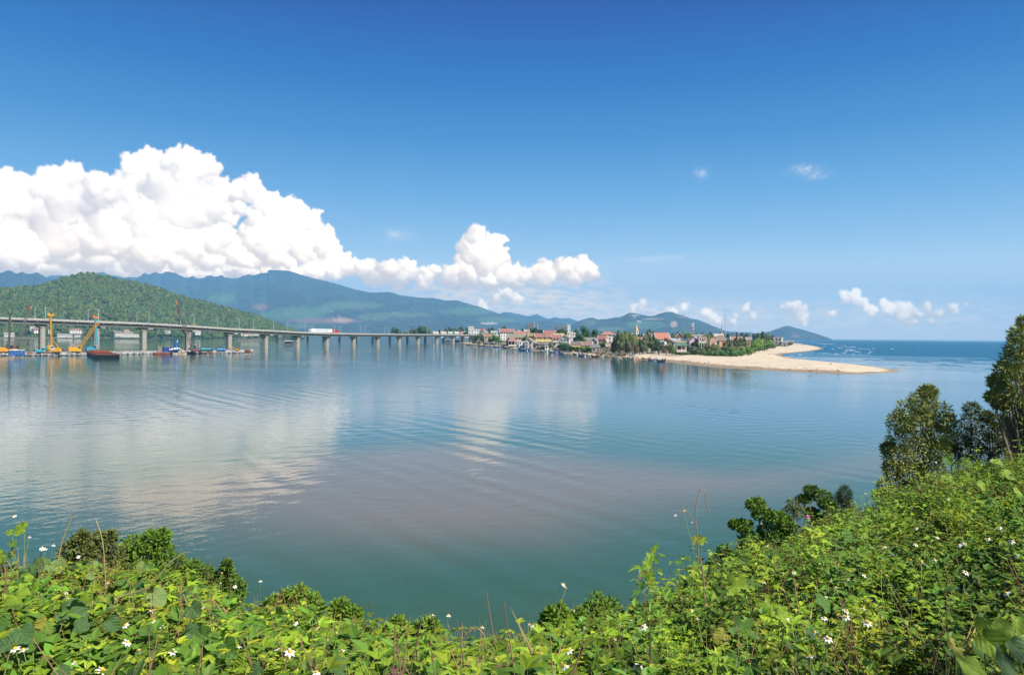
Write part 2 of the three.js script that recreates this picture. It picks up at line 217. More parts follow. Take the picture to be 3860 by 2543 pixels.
// ------------------------------------------------------------------ mountains: ridges with spurs and gullies, forest and bare patches
function range(name, label, ridge, dRidge, dFoot, o = {}) {
  const x0 = ridge[0][0], x1 = ridge[ridge.length - 1][0], step = o.step ?? 5, K = o.rows ?? 56, cols = Math.ceil((x1 - x0) / step), P = [], C = [], I = [], back = 8;
  const dR = typeof dRidge === 'function' ? dRidge : () => dRidge, dF = typeof dFoot === 'function' ? dFoot : () => dFoot;
  for (let i = 0; i <= cols; i++) {
    const px = x0 + (x1 - x0) * i / cols, py = table(ridge, px) + (o.scallop && px < 1010 ? 13 * Math.abs(noise3(px * 0.012, 1, 1)) + 2 * Math.abs(noise3(px * 0.04, 5, 1)) + 7 : 0) + (o.rough ?? 1) * 1.8 * fbm(px * 0.045, 3.3, 1, 4), top = at(px, py, dR(px)), foot = at(px, horizonY(px), dF(px)), bend = o.bend ?? 1.1;
    for (let k = 0; k <= K + back; k++) {
      const t = k / K, p = V(lerp(foot.x, top.x, t), 0, lerp(foot.z, top.z, t));
      const s = o.scale ?? 900, g = Math.abs(noise3(p.x / s, p.z / s, 2)) * 0.7 + Math.abs(noise3(p.x / s * 2.3, p.z / s * 2.3, 6)) * 0.35 + 0.12 * noise3(p.x / s * 6, p.z / s * 6, 8);
      let h = t <= 1 ? Math.pow(t, bend) * (1 - (o.gully ?? 0.5) * (g - 0.15) * Math.pow(1 - t, 0.55) * sstep(t, 0, 0.12)) : 1 - (t - 1) * 3.2;
      p.y = Math.max(h, t <= 1 ? 0 : -0.1) * Math.max(top.y, 2) - (k === 0 ? 3 : 0);
      const scr = p.clone().sub(EYE).applyQuaternion(camera.quaternion.clone().invert()), sx = CX - scr.x / scr.z * FOC, sy = CY + scr.y / scr.z * FOC;
      const n1 = fbm(p.x / 260, p.z / 260, 3, 4), n2 = fbm(p.x / 60, p.z / 60, 9, 3);
      let c = (o.tone ?? [0.022, 0.042, 0.026]).map((v) => v * (1 + 0.9 * n1 + 0.9 * n2));
      for (const [ax, ay, w, hh, col, cut] of o.patches ?? []) { const d = ((sx - ax) / w) ** 2 + ((sy - ay) / hh) ** 2 + 0.55 * n1 + 0.5 * n2; if (d < 1) { const f = sstep(1 - d, 0, cut ?? 0.35); c = c.map((v, q) => lerp(v, col[q] * (1 + 0.4 * n2), f)); } }
      P.push(p.x, p.y, p.z); C.push(...c.map((v) => Math.max(v, 0.008)));
    }
  }
  const n = K + back + 1;
  for (let i = 0; i < cols; i++) for (let k = 0; k < n - 1; k++) { const a = i * n + k; I.push(a, a + n, a + 1, a + n, a + n + 1, a + 1); }
  const g = new THREE.BufferGeometry(); g.setAttribute('position', new THREE.Float32BufferAttribute(P, 3)); g.setAttribute('color', new THREE.Float32BufferAttribute(C, 3)); g.setIndex(I); g.computeVertexNormals();
  return structure(mesh(name, g, new THREE.MeshStandardMaterial({ color: 0xffffff, vertexColors: true, roughness: 1, side: THREE.DoubleSide }) ), label);
}
const meadow = [0.055, 0.12, 0.05], soil = [0.17, 0.10, 0.07], pale = [0.40, 0.36, 0.30], scrub = [0.075, 0.12, 0.05];
range('mountain', 'dark blue mountain half in cloud behind the forested hill', [[-500, 1000], [-200, 1010], [-60, 1004], [30, 1012], [110, 1016], [165, 1022], [200, 1040], [235, 1062], [270, 1090], [330, 1140], [420, 1230]], 7800, 5600, { scallop: true, gully: 0.25 });
range('mountain', 'long forested mountain range whose top the big cloud hides', [[120, 1060], [180, 1022], [240, 1030], [300, 1026], [360, 1012], [430, 1022], [470, 1034], [540, 1020], [620, 1012], [700, 1030], [760, 1034], [820, 1026], [900, 1032], [960, 1022], [1023, 1017], [1088, 1020], [1135, 1035], [1182, 1050], [1200, 1052], [1276, 1071], [1336, 1090], [1397, 1103], [1467, 1100], [1503, 1111], [1573, 1121], [1634, 1123], [1684, 1133], [1719, 1130], [1760, 1143], [1805, 1155], [1861, 1175], [1906, 1191], [1956, 1211], [1987, 1224], [2030, 1240], [2090, 1262]], (x) => lerp(11500, 9000, clamp((x - 200) / 1800)), (x) => lerp(6500, 6000, clamp((x - 200) / 1800)),
  { scallop: true, step: 4, rows: 76, patches: [[1100, 1185, 130, 26, meadow], [840, 1125, 60, 22, meadow], [985, 1156, 36, 11, soil, 0.15], [1230, 1208, 150, 11, soil], [1290, 1206, 40, 9, [0.36, 0.22, 0.15], 0.15], [1410, 1195, 60, 15, scrub, 0.1], [1180, 1168, 90, 14, meadow], [1880, 1205, 90, 11, meadow], [1845, 1218, 34, 4, pale, 0.1], [1760, 1172, 110, 16, meadow], [1500, 1186, 140, 10, scrub], [1330, 1150, 120, 16, scrub], [1130, 1228, 60, 8, scrub]] });
range('mountain', 'distant blue mountain range behind the town', [[1780, 1240], [1850, 1195], [1884, 1182], [1897, 1176], [1921, 1176.5], [1943, 1182], [1955, 1182], [1983, 1190], [1998, 1191], [2023, 1182.8], [2039, 1190], [2060, 1200], [2072, 1201], [2092, 1195], [2116, 1200], [2146, 1198], [2163, 1204], [2180, 1211], [2230, 1240]], 12300, 10800, { rough: 0.3, gully: 0.2 });
range('hill', 'low green hill in front of the distant blue range', [[1930, 1262], [1980, 1228], [2010, 1213], [2045, 1208], [2085, 1212], [2120, 1220], [2160, 1226], [2200, 1240]], 8200, 6600, { rough: 0.5 });
range('mountain', 'green mountain with pale quarry terraces behind the church spire', [[2060, 1262], [2110, 1240], [2150, 1224], [2184, 1209], [2221, 1197], [2237, 1198], [2256, 1204.6], [2301, 1199.6], [2318, 1195], [2340, 1195], [2370, 1179], [2385, 1179.4], [2407, 1182], [2439, 1190], [2469, 1188.7], [2494, 1179.4], [2520, 1174], [2537, 1176], [2550, 1182.6], [2573, 1187], [2603, 1200], [2630, 1204.6], [2651, 1213], [2679, 1224.6], [2710, 1236], [2737, 1247], [2767, 1250], [2800, 1262]], 7600, 5600,
  { patches: [[2391, 1188, 20, 1.6, pale, 0.1], [2480, 1201, 30, 6, soil, 0.3], [2455, 1203, 30, 1.2, pale, 0.1], [2465, 1214, 34, 1.3, pale, 0.1], [2540, 1222, 13, 13, [0.36, 0.22, 0.17], 0.12], [2573, 1193, 16, 5, soil, 0.2], [2430, 1225, 90, 16, meadow], [2300, 1240, 60, 10, scrub], [2410, 1211, 8, 3, pale, 0.1], [2398, 1196, 12, 1.3, pale, 0.1], [2220, 1216, 30, 12, scrub]] });
range('hill', 'low blue ridge between the green mountain and the headland', [[2700, 1264], [2767, 1249], [2794, 1252], [2821, 1251], [2844, 1255], [2870, 1264], [2900, 1274]], 10500, 9500, { rough: 0.3 });
range('headland', 'solitary blue headland rising from the sea horizon', [[2800, 1275], [2866, 1255], [2899, 1249.5], [2932, 1238.5], [2959, 1229], [2973, 1227.6], [2987, 1231.7], [3014, 1238.5], [3044, 1247], [3082, 1259], [3120, 1271], [3137, 1279]], 8300, 7600, { rough: 0.4, patches: [[3000, 1266, 18, 6, soil, 0.4]] });
// low land behind the lagoon, at the mountains' feet
{
  const P = [], I = []; const pts = []; for (let a = -60; a <= 19; a += 2) pts.push(a);
  pts.forEach((a) => { for (const r of [4700, 5600, 9000, 12500]) { const x = Math.sin(a * Math.PI / 180) * r / Math.cos(a * Math.PI / 180), z = -r; P.push(x, r < 5000 ? -0.5 : 2.5 + 1.5 * noise3(x / 900, z / 900, 2), z); } });
  for (let i = 0; i + 1 < pts.length; i++) for (let k = 0; k < 3; k++) { const q = i * 4 + k; I.push(q, q + 4, q + 1, q + 4, q + 5, q + 1); }
  const g = new THREE.BufferGeometry(); g.setAttribute('position', new THREE.Float32BufferAttribute(P, 3)); g.setIndex(I); g.computeVertexNormals();
  structure(mesh('plain', g, new THREE.MeshStandardMaterial({ color: new THREE.Color(0.06, 0.095, 0.045), roughness: 1, side: THREE.DoubleSide })), 'low green plain at the foot of the mountains');
}

// ------------------------------------------------------------------ near forested hill
const leafMat = (r, g, b, t = 0.35) => new THREE.MeshPhysicalMaterial({ color: new THREE.Color(r, g, b), roughness: 0.85, transmission: t, thickness: 0, side: THREE.DoubleSide, specularIntensity: 0.4 });
// a lump of leafy tufts: small triangles turned outwards all through a lumpy crown
function tufts(n, size, shape, jitter = 0.5, slim = 1) {
  const P = [], N = [];
  for (let i = 0; i < n; i++) {
    const { p, out } = shape(i), a = out.clone().add(V(rr(-1, 1), rr(-1, 1), rr(-1, 1)).multiplyScalar(jitter)).normalize(), b = V(rr(-1, 1), rr(-1, 1), rr(-1, 1)).cross(a).normalize(), c = a.clone().cross(b), s = size * rr(0.6, 1.35);
    for (const [u, v] of [[-0.6, -0.35], [0.6, -0.35], [0, 0.85]]) { P.push(p.x + (b.x * u + c.x * v * slim) * s, p.y + (b.y * u + c.y * v * slim) * s, p.z + (b.z * u + c.z * v * slim) * s); const m = out.clone().lerp(a, 0.5).normalize(); N.push(m.x, m.y, m.z); }
  }
  const g = new THREE.BufferGeometry(); g.setAttribute('position', new THREE.Float32BufferAttribute(P, 3)); g.setAttribute('normal', new THREE.Float32BufferAttribute(N, 3)); g.setAttribute('uv', new THREE.Float32BufferAttribute(new Float32Array(P.length / 3 * 2), 2)); return g;
}
function lumpy(lobes) { // points on the shells of several overlapping lobes [x,y,z,r,squash]
  return () => { for (;;) { const l = lobes[Math.floor(rnd() * lobes.length)], d = V(rr(-1, 1), rr(-0.8, 1), rr(-1, 1)); if (d.length() > 1 || d.length() < 0.05) continue; d.normalize(); const k = l[3] * Math.pow(rnd(), 0.28), p = V(l[0] + d.x * k, l[1] + d.y * k * (l[4] ?? 0.85), l[2] + d.z * k); return { p, out: d }; } };
}
const hillRidge = [[-420, 1170], [-200, 1120], [0, 1090], [70, 1084], [140, 1080], [180, 1068], [230, 1050], [262, 1042], [300, 1033], [335, 1030], [370, 1034], [400, 1040], [450, 1055], [520, 1064], [590, 1084], [660, 1110], [740, 1130], [810, 1148], [880, 1168], [950, 1185], [1000, 1203], [1050, 1222], [1090, 1238], [1120, 1252], [1150, 1264]];
const hillAt = (px, t) => { const dr = lerp(2150, 2600, clamp(px / 1100)), df = lerp(1580, 2250, clamp(px / 1100)), top = at(px, table(hillRidge, px) + 4, dr), foot = at(px, horizonY(px), df), p = V(lerp(foot.x, top.x, t), 0, lerp(foot.z, top.z, t)); p.y = (t <= 1 ? Math.pow(t, 0.92) * (1 - 0.16 * Math.abs(noise3(p.x / 170, p.z / 170, 5)) * (1 - t)) : 1 - (t - 1) * 1.8) * top.y; return p; };
{
  const P = [], I = [], K = 40, xs = []; for (let x = -420; x <= 1150; x += 8) xs.push(x);
  xs.forEach((px) => { for (let k = 0; k <= K + 6; k++) { const p = hillAt(px, k / K); P.push(p.x, p.y - 2 - (k === 0 ? 3 : 0), p.z); } });
  const n = K + 7; for (let i = 0; i + 1 < xs.length; i++) for (let k = 0; k + 1 < n; k++) { const a = i * n + k; I.push(a, a + n, a + 1, a + n, a + n + 1, a + 1); }
  const g = new THREE.BufferGeometry(); g.setAttribute('position', new THREE.Float32BufferAttribute(P, 3)); g.setIndex(I); g.computeVertexNormals();
  structure(mesh('hill', g, new THREE.MeshStandardMaterial({ color: new THREE.Color(0.035, 0.055, 0.02), roughness: 1, side: THREE.DoubleSide })), 'near wooded hill behind the bridge');
  reseed(31);
  const crown = [0, 1, 2].map(() => tufts(170, 1.5, lumpy([[0, 3.2, 0, 2.6], [1.6, 2.4, 0.6, 1.9], [-1.4, 2.6, -0.5, 2.0], [0.2, 2.2, 1.7, 1.8], [rr(-1, 1), 4.4, rr(-1, 1), 1.7]]), 0.55));
  const mts = [leafMat(0.125, 0.225, 0.045), leafMat(0.085, 0.18, 0.045), leafMat(0.16, 0.215, 0.05)], lists = [[], [], []];
  for (let i = 0; i < 11500; i++) { const px = rr(-300, 1145), t = Math.pow(rnd(), 0.75) * 1.03, p = hillAt(px, t); lists[clamp(Math.floor(rnd() * 3 + 0.9 * fbm(p.x / 90, p.z / 90, 2, 2)), 0, 2)].push(p); }
  lists.forEach((l, k) => {
    const im = new THREE.InstancedMesh(crown[k], mts[k], l.length), c = new THREE.Color();
    l.forEach((p, i) => { const s = rr(0.95, 2.0), warm = sstep(-p.x, 500, 900); im.setMatrixAt(i, new THREE.Matrix4().compose(V(p.x, p.y - 1.5, p.z), new THREE.Quaternion().setFromAxisAngle(V(0, 1, 0), rr(0, 6.28)), V(s, s * rr(0.85, 1.25), s))); const q = rr(0.65, 1.3); im.setColorAt(i, c.setRGB(q * rr(0.9, 1.15 + 0.25 * warm), q, q * rr(0.8, 1.1))); });
    im.name = numbered('hill_forest'); im.castShadow = im.receiveShadow = true; scene.add(im);
    tag(im, ['mid green tree crowns covering the near hill', 'darker green tree crowns mixed over the near hill', 'yellowish green tree crowns among the trees of the near hill'][k], 'forest', null, 'stuff');
  });
}
// ------------------------------------------------------------------ low land: town shore with the sand spit, and the far shore
function landSheet(name, label, polyPx, o) {
  const poly = groundPoly(polyPx), xs = poly.map((p) => p[0]), zs = poly.map((p) => p[1]), x0 = Math.min(...xs) - 12, x1 = Math.max(...xs) + 12, z0 = Math.max(Math.min(...zs) - 12, o.far ?? -1e9), z1 = Math.max(...zs) + 12;
  const nx = Math.ceil((x1 - x0) / o.cell), nz = Math.ceil((z1 - z0) / o.cell), P = [], C = [], I = [], UV = [], keep = [];
  for (let j = 0; j <= nz; j++) for (let i = 0; i <= nx; i++) {
    const x = x0 + (x1 - x0) * i / nx, z = z0 + (z1 - z0) * j / nz, sd = (inShape(x, z, poly) ? 1 : -1) * edgeDist(x, z, poly);
    const y = clamp(sd * (o.slope ?? 0.09), -1.2, 0.35) + clamp((sd - 4) * 0.03, 0, o.rise ?? 1.2) + 0.10 * clamp(sd / 6) * fbm(x / 14, z / 14, 2, 3);
    P.push(x, y, z); C.push(...o.color(x, z, sd)); UV.push(x, z); keep.push(sd);
  }
  for (let j = 0; j < nz; j++) for (let i = 0; i < nx; i++) { const a = j * (nx + 1) + i, b = a + nx + 1; if (Math.max(keep[a], keep[a + 1], keep[b], keep[b + 1]) < -o.cell) continue; I.push(a, b, a + 1, a + 1, b, b + 1); }
  const g = new THREE.BufferGeometry(); g.setAttribute('position', new THREE.Float32BufferAttribute(P, 3)); g.setAttribute('color', new THREE.Float32BufferAttribute(C, 3)); g.setAttribute('uv', new THREE.Float32BufferAttribute(UV, 2)); g.setIndex(I); g.computeVertexNormals();
  return structure(mesh(name, g, new THREE.MeshStandardMaterial({ color: 0xffffff, vertexColors: true, roughness: 0.95, map: grime })), label);
}
const frontEdge = groundPoly([[2230, 1341], [2300, 1348], [2350, 1352], [2400, 1355], [2450, 1358], [2500, 1362], [2560, 1370], [2620, 1377], [2700, 1384], [2780, 1389], [2860, 1394], [2940, 1398], [3020, 1402], [3100, 1405.5], [3200, 1408], [3280, 1407.5], [3340, 1404]]);
const greenEdge = groundPoly([[1700, 1285], [1800, 1292], [2000, 1312], [2150, 1322], [2320, 1336], [2370, 1333], [2430, 1330], [2500, 1331], [2560, 1336], [2700, 1340], [2800, 1336], [2830, 1325], [2900, 1312], [2960, 1302], [2985, 1293], [2975, 1287], [1700, 1272]], 1.2);
landSheet('sand_spit', 'pale sand beach and low land under the town', [[1745, 1294], [1800, 1299], [1900, 1311], [1960, 1317], [2040, 1324], [2100, 1329], [2150, 1333], [2230, 1341], [2300, 1348], [2350, 1352], [2400, 1355], [2450, 1358], [2500, 1362], [2560, 1370], [2620, 1377], [2700, 1384], [2780, 1389], [2860, 1394], [2940, 1398], [3020, 1402], [3100, 1405.5], [3200, 1408], [3280, 1407.5], [3340, 1404], [3380, 1401], [3404, 1398], [3380, 1393], [3330, 1386], [3250, 1376], [3150, 1366], [3050, 1357], [2990, 1351], [2955, 1343], [2944, 1337], [2960, 1332.5], [3000, 1329], [3060, 1323], [3100, 1316], [3104, 1311], [3070, 1303.5], [3030, 1297], [2995, 1290.5], [2975, 1286.5], [2958, 1282.5], [2900, 1280.6], [2600, 1277.5], [2200, 1274], [1900, 1272], [1700, 1271], [1660, 1277]],
  { cell: 3.2, far: -1900, rise: 1.4, color: (x, z, sd) => {
    const n = fbm(x / 25, z / 25, 4, 4), n2 = fbm(x / 5, z / 5, 7, 3), far = -z > 900;
    const dry = [0.66, 0.545, 0.385].map((v) => v * (1 + 0.10 * n + 0.10 * n2)), wet = [0.30, 0.225, 0.135], soil = [0.16, 0.13, 0.085], grass = [0.10, 0.15, 0.04];
    let c = sd + 2.2 * n + 0.6 * n2 < 4 || (x < 120 && edgeDist(x, z, frontEdge, false) + 4 * n + n2 < 11) ? wet : dry; if (sd > 12 && Math.abs(fbm(x / 30, z / 9, 15, 3)) < 0.018) c = dry.map((v) => v * 0.7);
    const gd = (inShape(x, z, greenEdge) ? 1 : -1) * edgeDist(x, z, greenEdge) + 3 * n;
    if (gd > 0) c = n2 > 0 ? grass : soil; if (gd < 6 && gd > -2 && n2 > 0.1) c = grass;
    return c;
  } });
{ reseed(818); const g = new THREE.BoxGeometry(1, 0.22, 0.3), im = new THREE.InstancedMesh(g, new THREE.MeshStandardMaterial({ color: new THREE.Color(0.11, 0.085, 0.06), roughness: 1 }), 110), c = new THREE.Color(); for (let i = 0; i < 110; i++) { const px = rr(2420, 3180), lo = table([[2420, 1352], [2600, 1372], [2860, 1390], [3100, 1402], [3300, 1403]], px), hi = table([[2420, 1336], [2700, 1343], [2830, 1332], [2940, 1318], [3000, 1356], [3300, 1386]], px), p = onY(px, lerp(lo, hi, rnd()), 0.75), s = rr(0.3, 1.0) * (rnd() < 0.12 ? 2.6 : 1); im.setMatrixAt(i, new THREE.Matrix4().compose(p, new THREE.Quaternion().setFromEuler(new THREE.Euler(rr(-0.1, 0.1), rr(0, 6.28), rr(-0.1, 0.1))), V(s, 1, s))); const k = rr(0.7, 1.6); im.setColorAt(i, c.setRGB(k, k, k)); } im.name = numbered('driftwood'); im.castShadow = im.receiveShadow = true; scene.add(im); tag(im, 'dark driftwood bits and seaweed scattered over the pale sand', 'driftwood', null, 'stuff'); }
landSheet('far_shore', 'far lagoon shore below the wooded hill', [[-400, 1284], [0, 1277], [150, 1275.5], [350, 1273], [520, 1272], [560, 1270], [640, 1269.5], [760, 1272], [830, 1273.5], [880, 1275], [960, 1274], [1060, 1275.5], [1120, 1274.5], [1135, 1272], [1080, 1268.5], [900, 1262], [600, 1259], [300, 1258], [-400, 1256]],
  { cell: 9, far: -3000, rise: 1.5, color: (x, z, sd) => { const n = fbm(x / 40, z / 40, 4, 4); return sd + 6 * n < 10 ? [0.23, 0.19, 0.12] : n > -0.1 ? [0.10, 0.14, 0.05] : [0.18, 0.15, 0.10]; } });

// ------------------------------------------------------------------ bridge
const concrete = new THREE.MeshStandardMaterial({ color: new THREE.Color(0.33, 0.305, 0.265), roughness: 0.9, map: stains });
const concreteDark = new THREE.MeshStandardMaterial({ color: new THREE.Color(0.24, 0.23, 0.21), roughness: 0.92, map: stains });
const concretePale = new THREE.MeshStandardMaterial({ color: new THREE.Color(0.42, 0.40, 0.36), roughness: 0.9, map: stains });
const asphalt = new THREE.MeshStandardMaterial({ color: new THREE.Color(0.055, 0.055, 0.057), roughness: 0.95, map: grime });
const galvanised = new THREE.MeshStandardMaterial({ color: new THREE.Color(0.55, 0.56, 0.56), roughness: 0.5, metalness: 0.3 });
const darkSteel = new THREE.MeshStandardMaterial({ color: new THREE.Color(0.05, 0.052, 0.055), roughness: 0.6, metalness: 0.3 });
const pierPx = [-40, 172, 366, 550, 721, 881, 1015, 1137, 1246, 1345, 1436.5, 1517, 1591, 1657, 1717, 1790];
const deckTop = [[-600, 1168], [-40, 1193], [172, 1201], [366, 1209], [550, 1216], [721, 1226], [881, 1237], [1015, 1243], [1137, 1250], [1246, 1254], [1345, 1256], [1436, 1257], [1517, 1258], [1600, 1258.5], [1657, 1259], [1717, 1260], [1790, 1260.5], [1900, 1262]];
const baseDy = [[-600, 76], [-40, 71], [172, 67], [366, 64], [550, 61.5], [721, 59], [881, 56], [1015, 53], [1137, 49.5], [1246, 46], [1345, 42.5], [1436, 39.5], [1517, 36], [1591, 33], [1657, 30.5], [1717, 28], [1790, 26], [1900, 24]];
const bridgeAt = (px) => { const d = 12 * FOC / table(baseDy, px), p = at(px, horizonY(px), d); p.y = at(px, table(deckTop, px), d).y; return p; };
const BW2 = 5.6;
{
  const line = []; for (let px = -560; px <= 1790; px += 10) line.push(bridgeAt(px));
  for (let k = 0; k < 3; k++) for (let i = 1; i + 1 < line.length; i++) { line[i].y = (line[i - 1].y + 2 * line[i].y + line[i + 1].y) / 4; }
  const side = line.map((p, i) => { const a = line[Math.max(0, i - 1)], b = line[Math.min(line.length - 1, i + 1)]; return V(b.z - a.z, 0, -(b.x - a.x)).normalize().multiplyScalar(-1); }); // towards the viewer
  const prof = (pts, from = 0, to = line.length - 1) => { // sweep a closed section (across, up) along the line
    const P = [], UV = [], I = [], n = pts.length; let run = 0;
    for (let i = from; i <= to; i++) { if (i > from) run += line[i].distanceTo(line[i - 1]); let peri = 0; for (let k = 0; k <= n; k++) { const [a, h] = pts[k % n]; if (k) peri += Math.hypot(a - pts[k - 1][0], h - pts[k - 1][1]); const q = line[i].clone().addScaledVector(side[i], a - BW2); P.push(q.x, q.y + h, q.z); UV.push(run, peri); } }
    for (let i = 0; i < to - from; i++) for (let k = 0; k < n; k++) { const a = i * (n + 1) + k, b = a + n + 1; I.push(a, b, a + 1, a + 1, b, b + 1); }
    const g = new THREE.BufferGeometry(); g.setAttribute('position', new THREE.Float32BufferAttribute(P, 3)); g.setAttribute('uv', new THREE.Float32BufferAttribute(UV, 2)); g.setIndex(I); const f = g.toNonIndexed(); f.computeVertexNormals(); return f;
  };
  const b = thing('road_bridge', 'long concrete road bridge on piers crossing the lagoon from the left edge to the town', 'bridge');
  const dsMat = (m) => { const c = m.clone(); c.side = THREE.DoubleSide; return c; };
  const raw = (name, geo, m, par = b) => { const q = new THREE.Mesh(geo, m); q.name = name; q.castShadow = q.receiveShadow = true; par.add(q); return q; };
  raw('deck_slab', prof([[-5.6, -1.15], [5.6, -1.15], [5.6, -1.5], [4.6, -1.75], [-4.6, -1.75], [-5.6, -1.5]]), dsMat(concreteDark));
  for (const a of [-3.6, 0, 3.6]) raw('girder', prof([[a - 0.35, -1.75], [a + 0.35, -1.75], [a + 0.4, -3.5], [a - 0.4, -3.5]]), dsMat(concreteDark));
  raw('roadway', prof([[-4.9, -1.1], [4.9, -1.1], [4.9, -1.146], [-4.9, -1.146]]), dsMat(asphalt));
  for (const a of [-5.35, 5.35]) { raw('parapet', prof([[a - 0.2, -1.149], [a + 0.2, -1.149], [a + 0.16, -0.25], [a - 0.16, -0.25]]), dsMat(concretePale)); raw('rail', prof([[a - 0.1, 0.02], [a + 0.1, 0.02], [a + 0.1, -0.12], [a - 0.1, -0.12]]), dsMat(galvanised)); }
  // posts that carry the rail, one per 4 m, and drain spouts along the near girder
  const posts = [], spouts = [], joints = [];
  for (let i = 4; i + 1 < line.length; i++) for (const k of [0, 0.5]) { const p = line[i].clone().lerp(line[i + 1], k), s = side[i]; for (const a of [-5.35, 5.35]) { const q = p.clone().addScaledVector(s, a - BW2); posts.push(box(0.16, 0.42, 0.16, q.x, q.y - 0.2, q.z)); } if (i % 5 === 0 && !k) { const q = p.clone().addScaledVector(s, 5.62 - BW2); spouts.push(bar(V(q.x, q.y - 1.4, q.z), V(q.x, q.y - 2.6, q.z), 0.09)); } if (i % 2 === 0 && !k) { const q = p.clone().addScaledVector(s, 5.58 - BW2); joints.push(box(0.12, 1.0, 0.12, q.x, q.y - 0.72, q.z)); } }
  tag(mesh('rail_post', posts, concretePale, b), null, null, null, 'stuff'); mesh('drain_spout', spouts, galvanised, b); mesh('parapet_joint', joints, concreteDark, b);
  pierPx.forEach((px, i) => {
    if (i === pierPx.length - 1) return;
    const k = clamp(Math.round((px + 560) / 10), 1, line.length - 2), p = line[k], s = side[k], ry = Math.atan2(s.x, s.z), c = p.clone().addScaledVector(s, -BW2), d = -p.z, w = lerp(19.5, 15.5, clamp(px / 1700)) / FOC * d, dep = 1.9, top = p.y - 3.5;
    const g = new THREE.Group(); g.name = 'pier'; g.position.set(c.x, 0, c.z); g.rotation.y = ry; b.add(g);
    // broad shaft across the bridge, rounded at both ends; its near end faces the viewer
    const turn = ry - Math.atan2(-c.x, -c.z) ; void turn;
    const sh = new THREE.Shape(), hw = w / 2; sh.moveTo(-hw, -dep + 0.7); sh.lineTo(-hw + 0.7, -dep); sh.lineTo(hw - 0.7, -dep); sh.lineTo(hw, -dep + 0.7); sh.lineTo(hw, dep - 0.7); sh.lineTo(hw - 0.7, dep); sh.lineTo(-hw + 0.7, dep); sh.lineTo(-hw, dep - 0.7); sh.closePath();
    const shaft = new THREE.ExtrudeGeometry(sh, { depth: top - 1.6 + 3, bevelEnabled: false }); shaft.rotateX(-Math.PI / 2); shaft.translate(0, -3, 0);
    mesh('shaft', [shaft], concrete, g);
    // hammerhead cap that carries the girders
    const wing = i > 7 ? 3.2 : 2.2, cap = extrude([[-hw - wing, top], [hw + wing, top], [hw + wing, top - 0.9], [hw, top - 2.4], [-hw, top - 2.4], [-hw - wing, top - 0.9]], dep * 2 + 0.6);
    mesh('cap', [cap], concrete, g);
    mesh('cap_end', [box(3.4, 1.3, 1.4, hw + wing - 0.4, top - 0.55, dep + 0.9)], concretePale, g);
    for (const a of [-1.5, 0, 1.5]) mesh('bearing', [box(0.8, 0.25, 0.5, 0, top + 0.03, a)], darkSteel, g);
  });
  // abutment where the bridge meets the town
  const e = line[line.length - 1], es = side[line.length - 1], ec = e.clone().addScaledVector(es, -BW2), ab = thing('bridge_abutment', 'rough stone and concrete abutment carrying the town end of the road bridge', 'abutment', V(ec.x, 0, ec.z), Math.atan2(es.x, es.z));
  mesh('wall', [box(10, e.y - 1.6, 11.6, 6, (e.y - 1.6) / 2 - 0.4, 0)], concreteDark, ab); mesh('wing_wall', [extrude([[0, -0.5], [14, -0.5], [14, e.y - 2.2], [1.5, e.y - 2.2]], 0.8)].map((g2) => g2.translate(0.5, 0, 6.4)), concretePale, ab);
  mesh('roadway', [box(60, 0.3, 9, 36, e.y - 1.3, 0)], asphalt, ab); mesh('embankment', [extrude([[8, -0.5], [70, -0.5], [70, e.y - 1.5], [10, e.y - 1.5]], 10)], new THREE.MeshStandardMaterial({ color: new THREE.Color(0.16, 0.14, 0.09), roughness: 1, map: grime }), ab);

  // lamp posts in pairs along both sides
  const lampPost = (label, p, ry) => {
    const t = thing('street_lamp', label, 'street lamp', p, ry, 'street lamps along the road bridge');
    mesh('post', [bar(V(0, 0, 0), V(0, 8.6, 0), 0.17, 0.1, 8)], galvanised, t); mesh('arm', [bar(V(0, 8.55, 0), V(0, 9.0, 1.4), 0.07)], galvanised, t); mesh('lamp_head', [box(0.34, 0.16, 0.8, 0, 9.02, 1.7)], galvanised, t); mesh('foot', [box(0.5, 0.5, 0.5, 0, 0.1, 0)], concretePale, t); return t;
  };
  const nearPx = [172, 374, 558, 733, 895, 1028, 1150, 1260, 1361, 1452, 1532, 1606, 1672, 1732, 1788], farPx = [155, 347, 528, 699, 853, 990, 1115, 1221, 1320, 1414, 1495, 1570, 1637, 1698, 1756];
  let first = null;
  [[nearPx, 1], [farPx, -1]].forEach(([list, sgn]) => list.forEach((px, li) => {
    const k = clamp(Math.round((px + 560) / 10), 1, line.length - 2), s = side[k], p = line[k].clone().addScaledVector(s, (sgn > 0 ? 5.62 : -5.62) - BW2); p.y -= 0.6;
    const ry = Math.atan2(-s.x * sgn, -s.z * sgn), nth = ['first', 'second', 'third', 'fourth', 'fifth', 'sixth', 'seventh', 'eighth', 'ninth', 'tenth', 'eleventh', 'twelfth', 'thirteenth', 'fourteenth', 'last'][li], lab = 'slim grey street lamp on the ' + (sgn > 0 ? 'near' : 'far') + (li < 13 ? ' parapet above the ' + nth + ' bridge pier from the left' : li === 13 ? ' parapet over the last bridge span' : ' parapet at the town end of the bridge');
    if (!first) first = lampPost(lab, p, ry); else { const c = copyOf(first, lab, p, ry); c.userData.group = sgn > 0 ? 'street lamps along the near parapet' : 'street lamps along the far parapet'; }
  }));
  first.userData.group = 'street lamps along the near parapet';

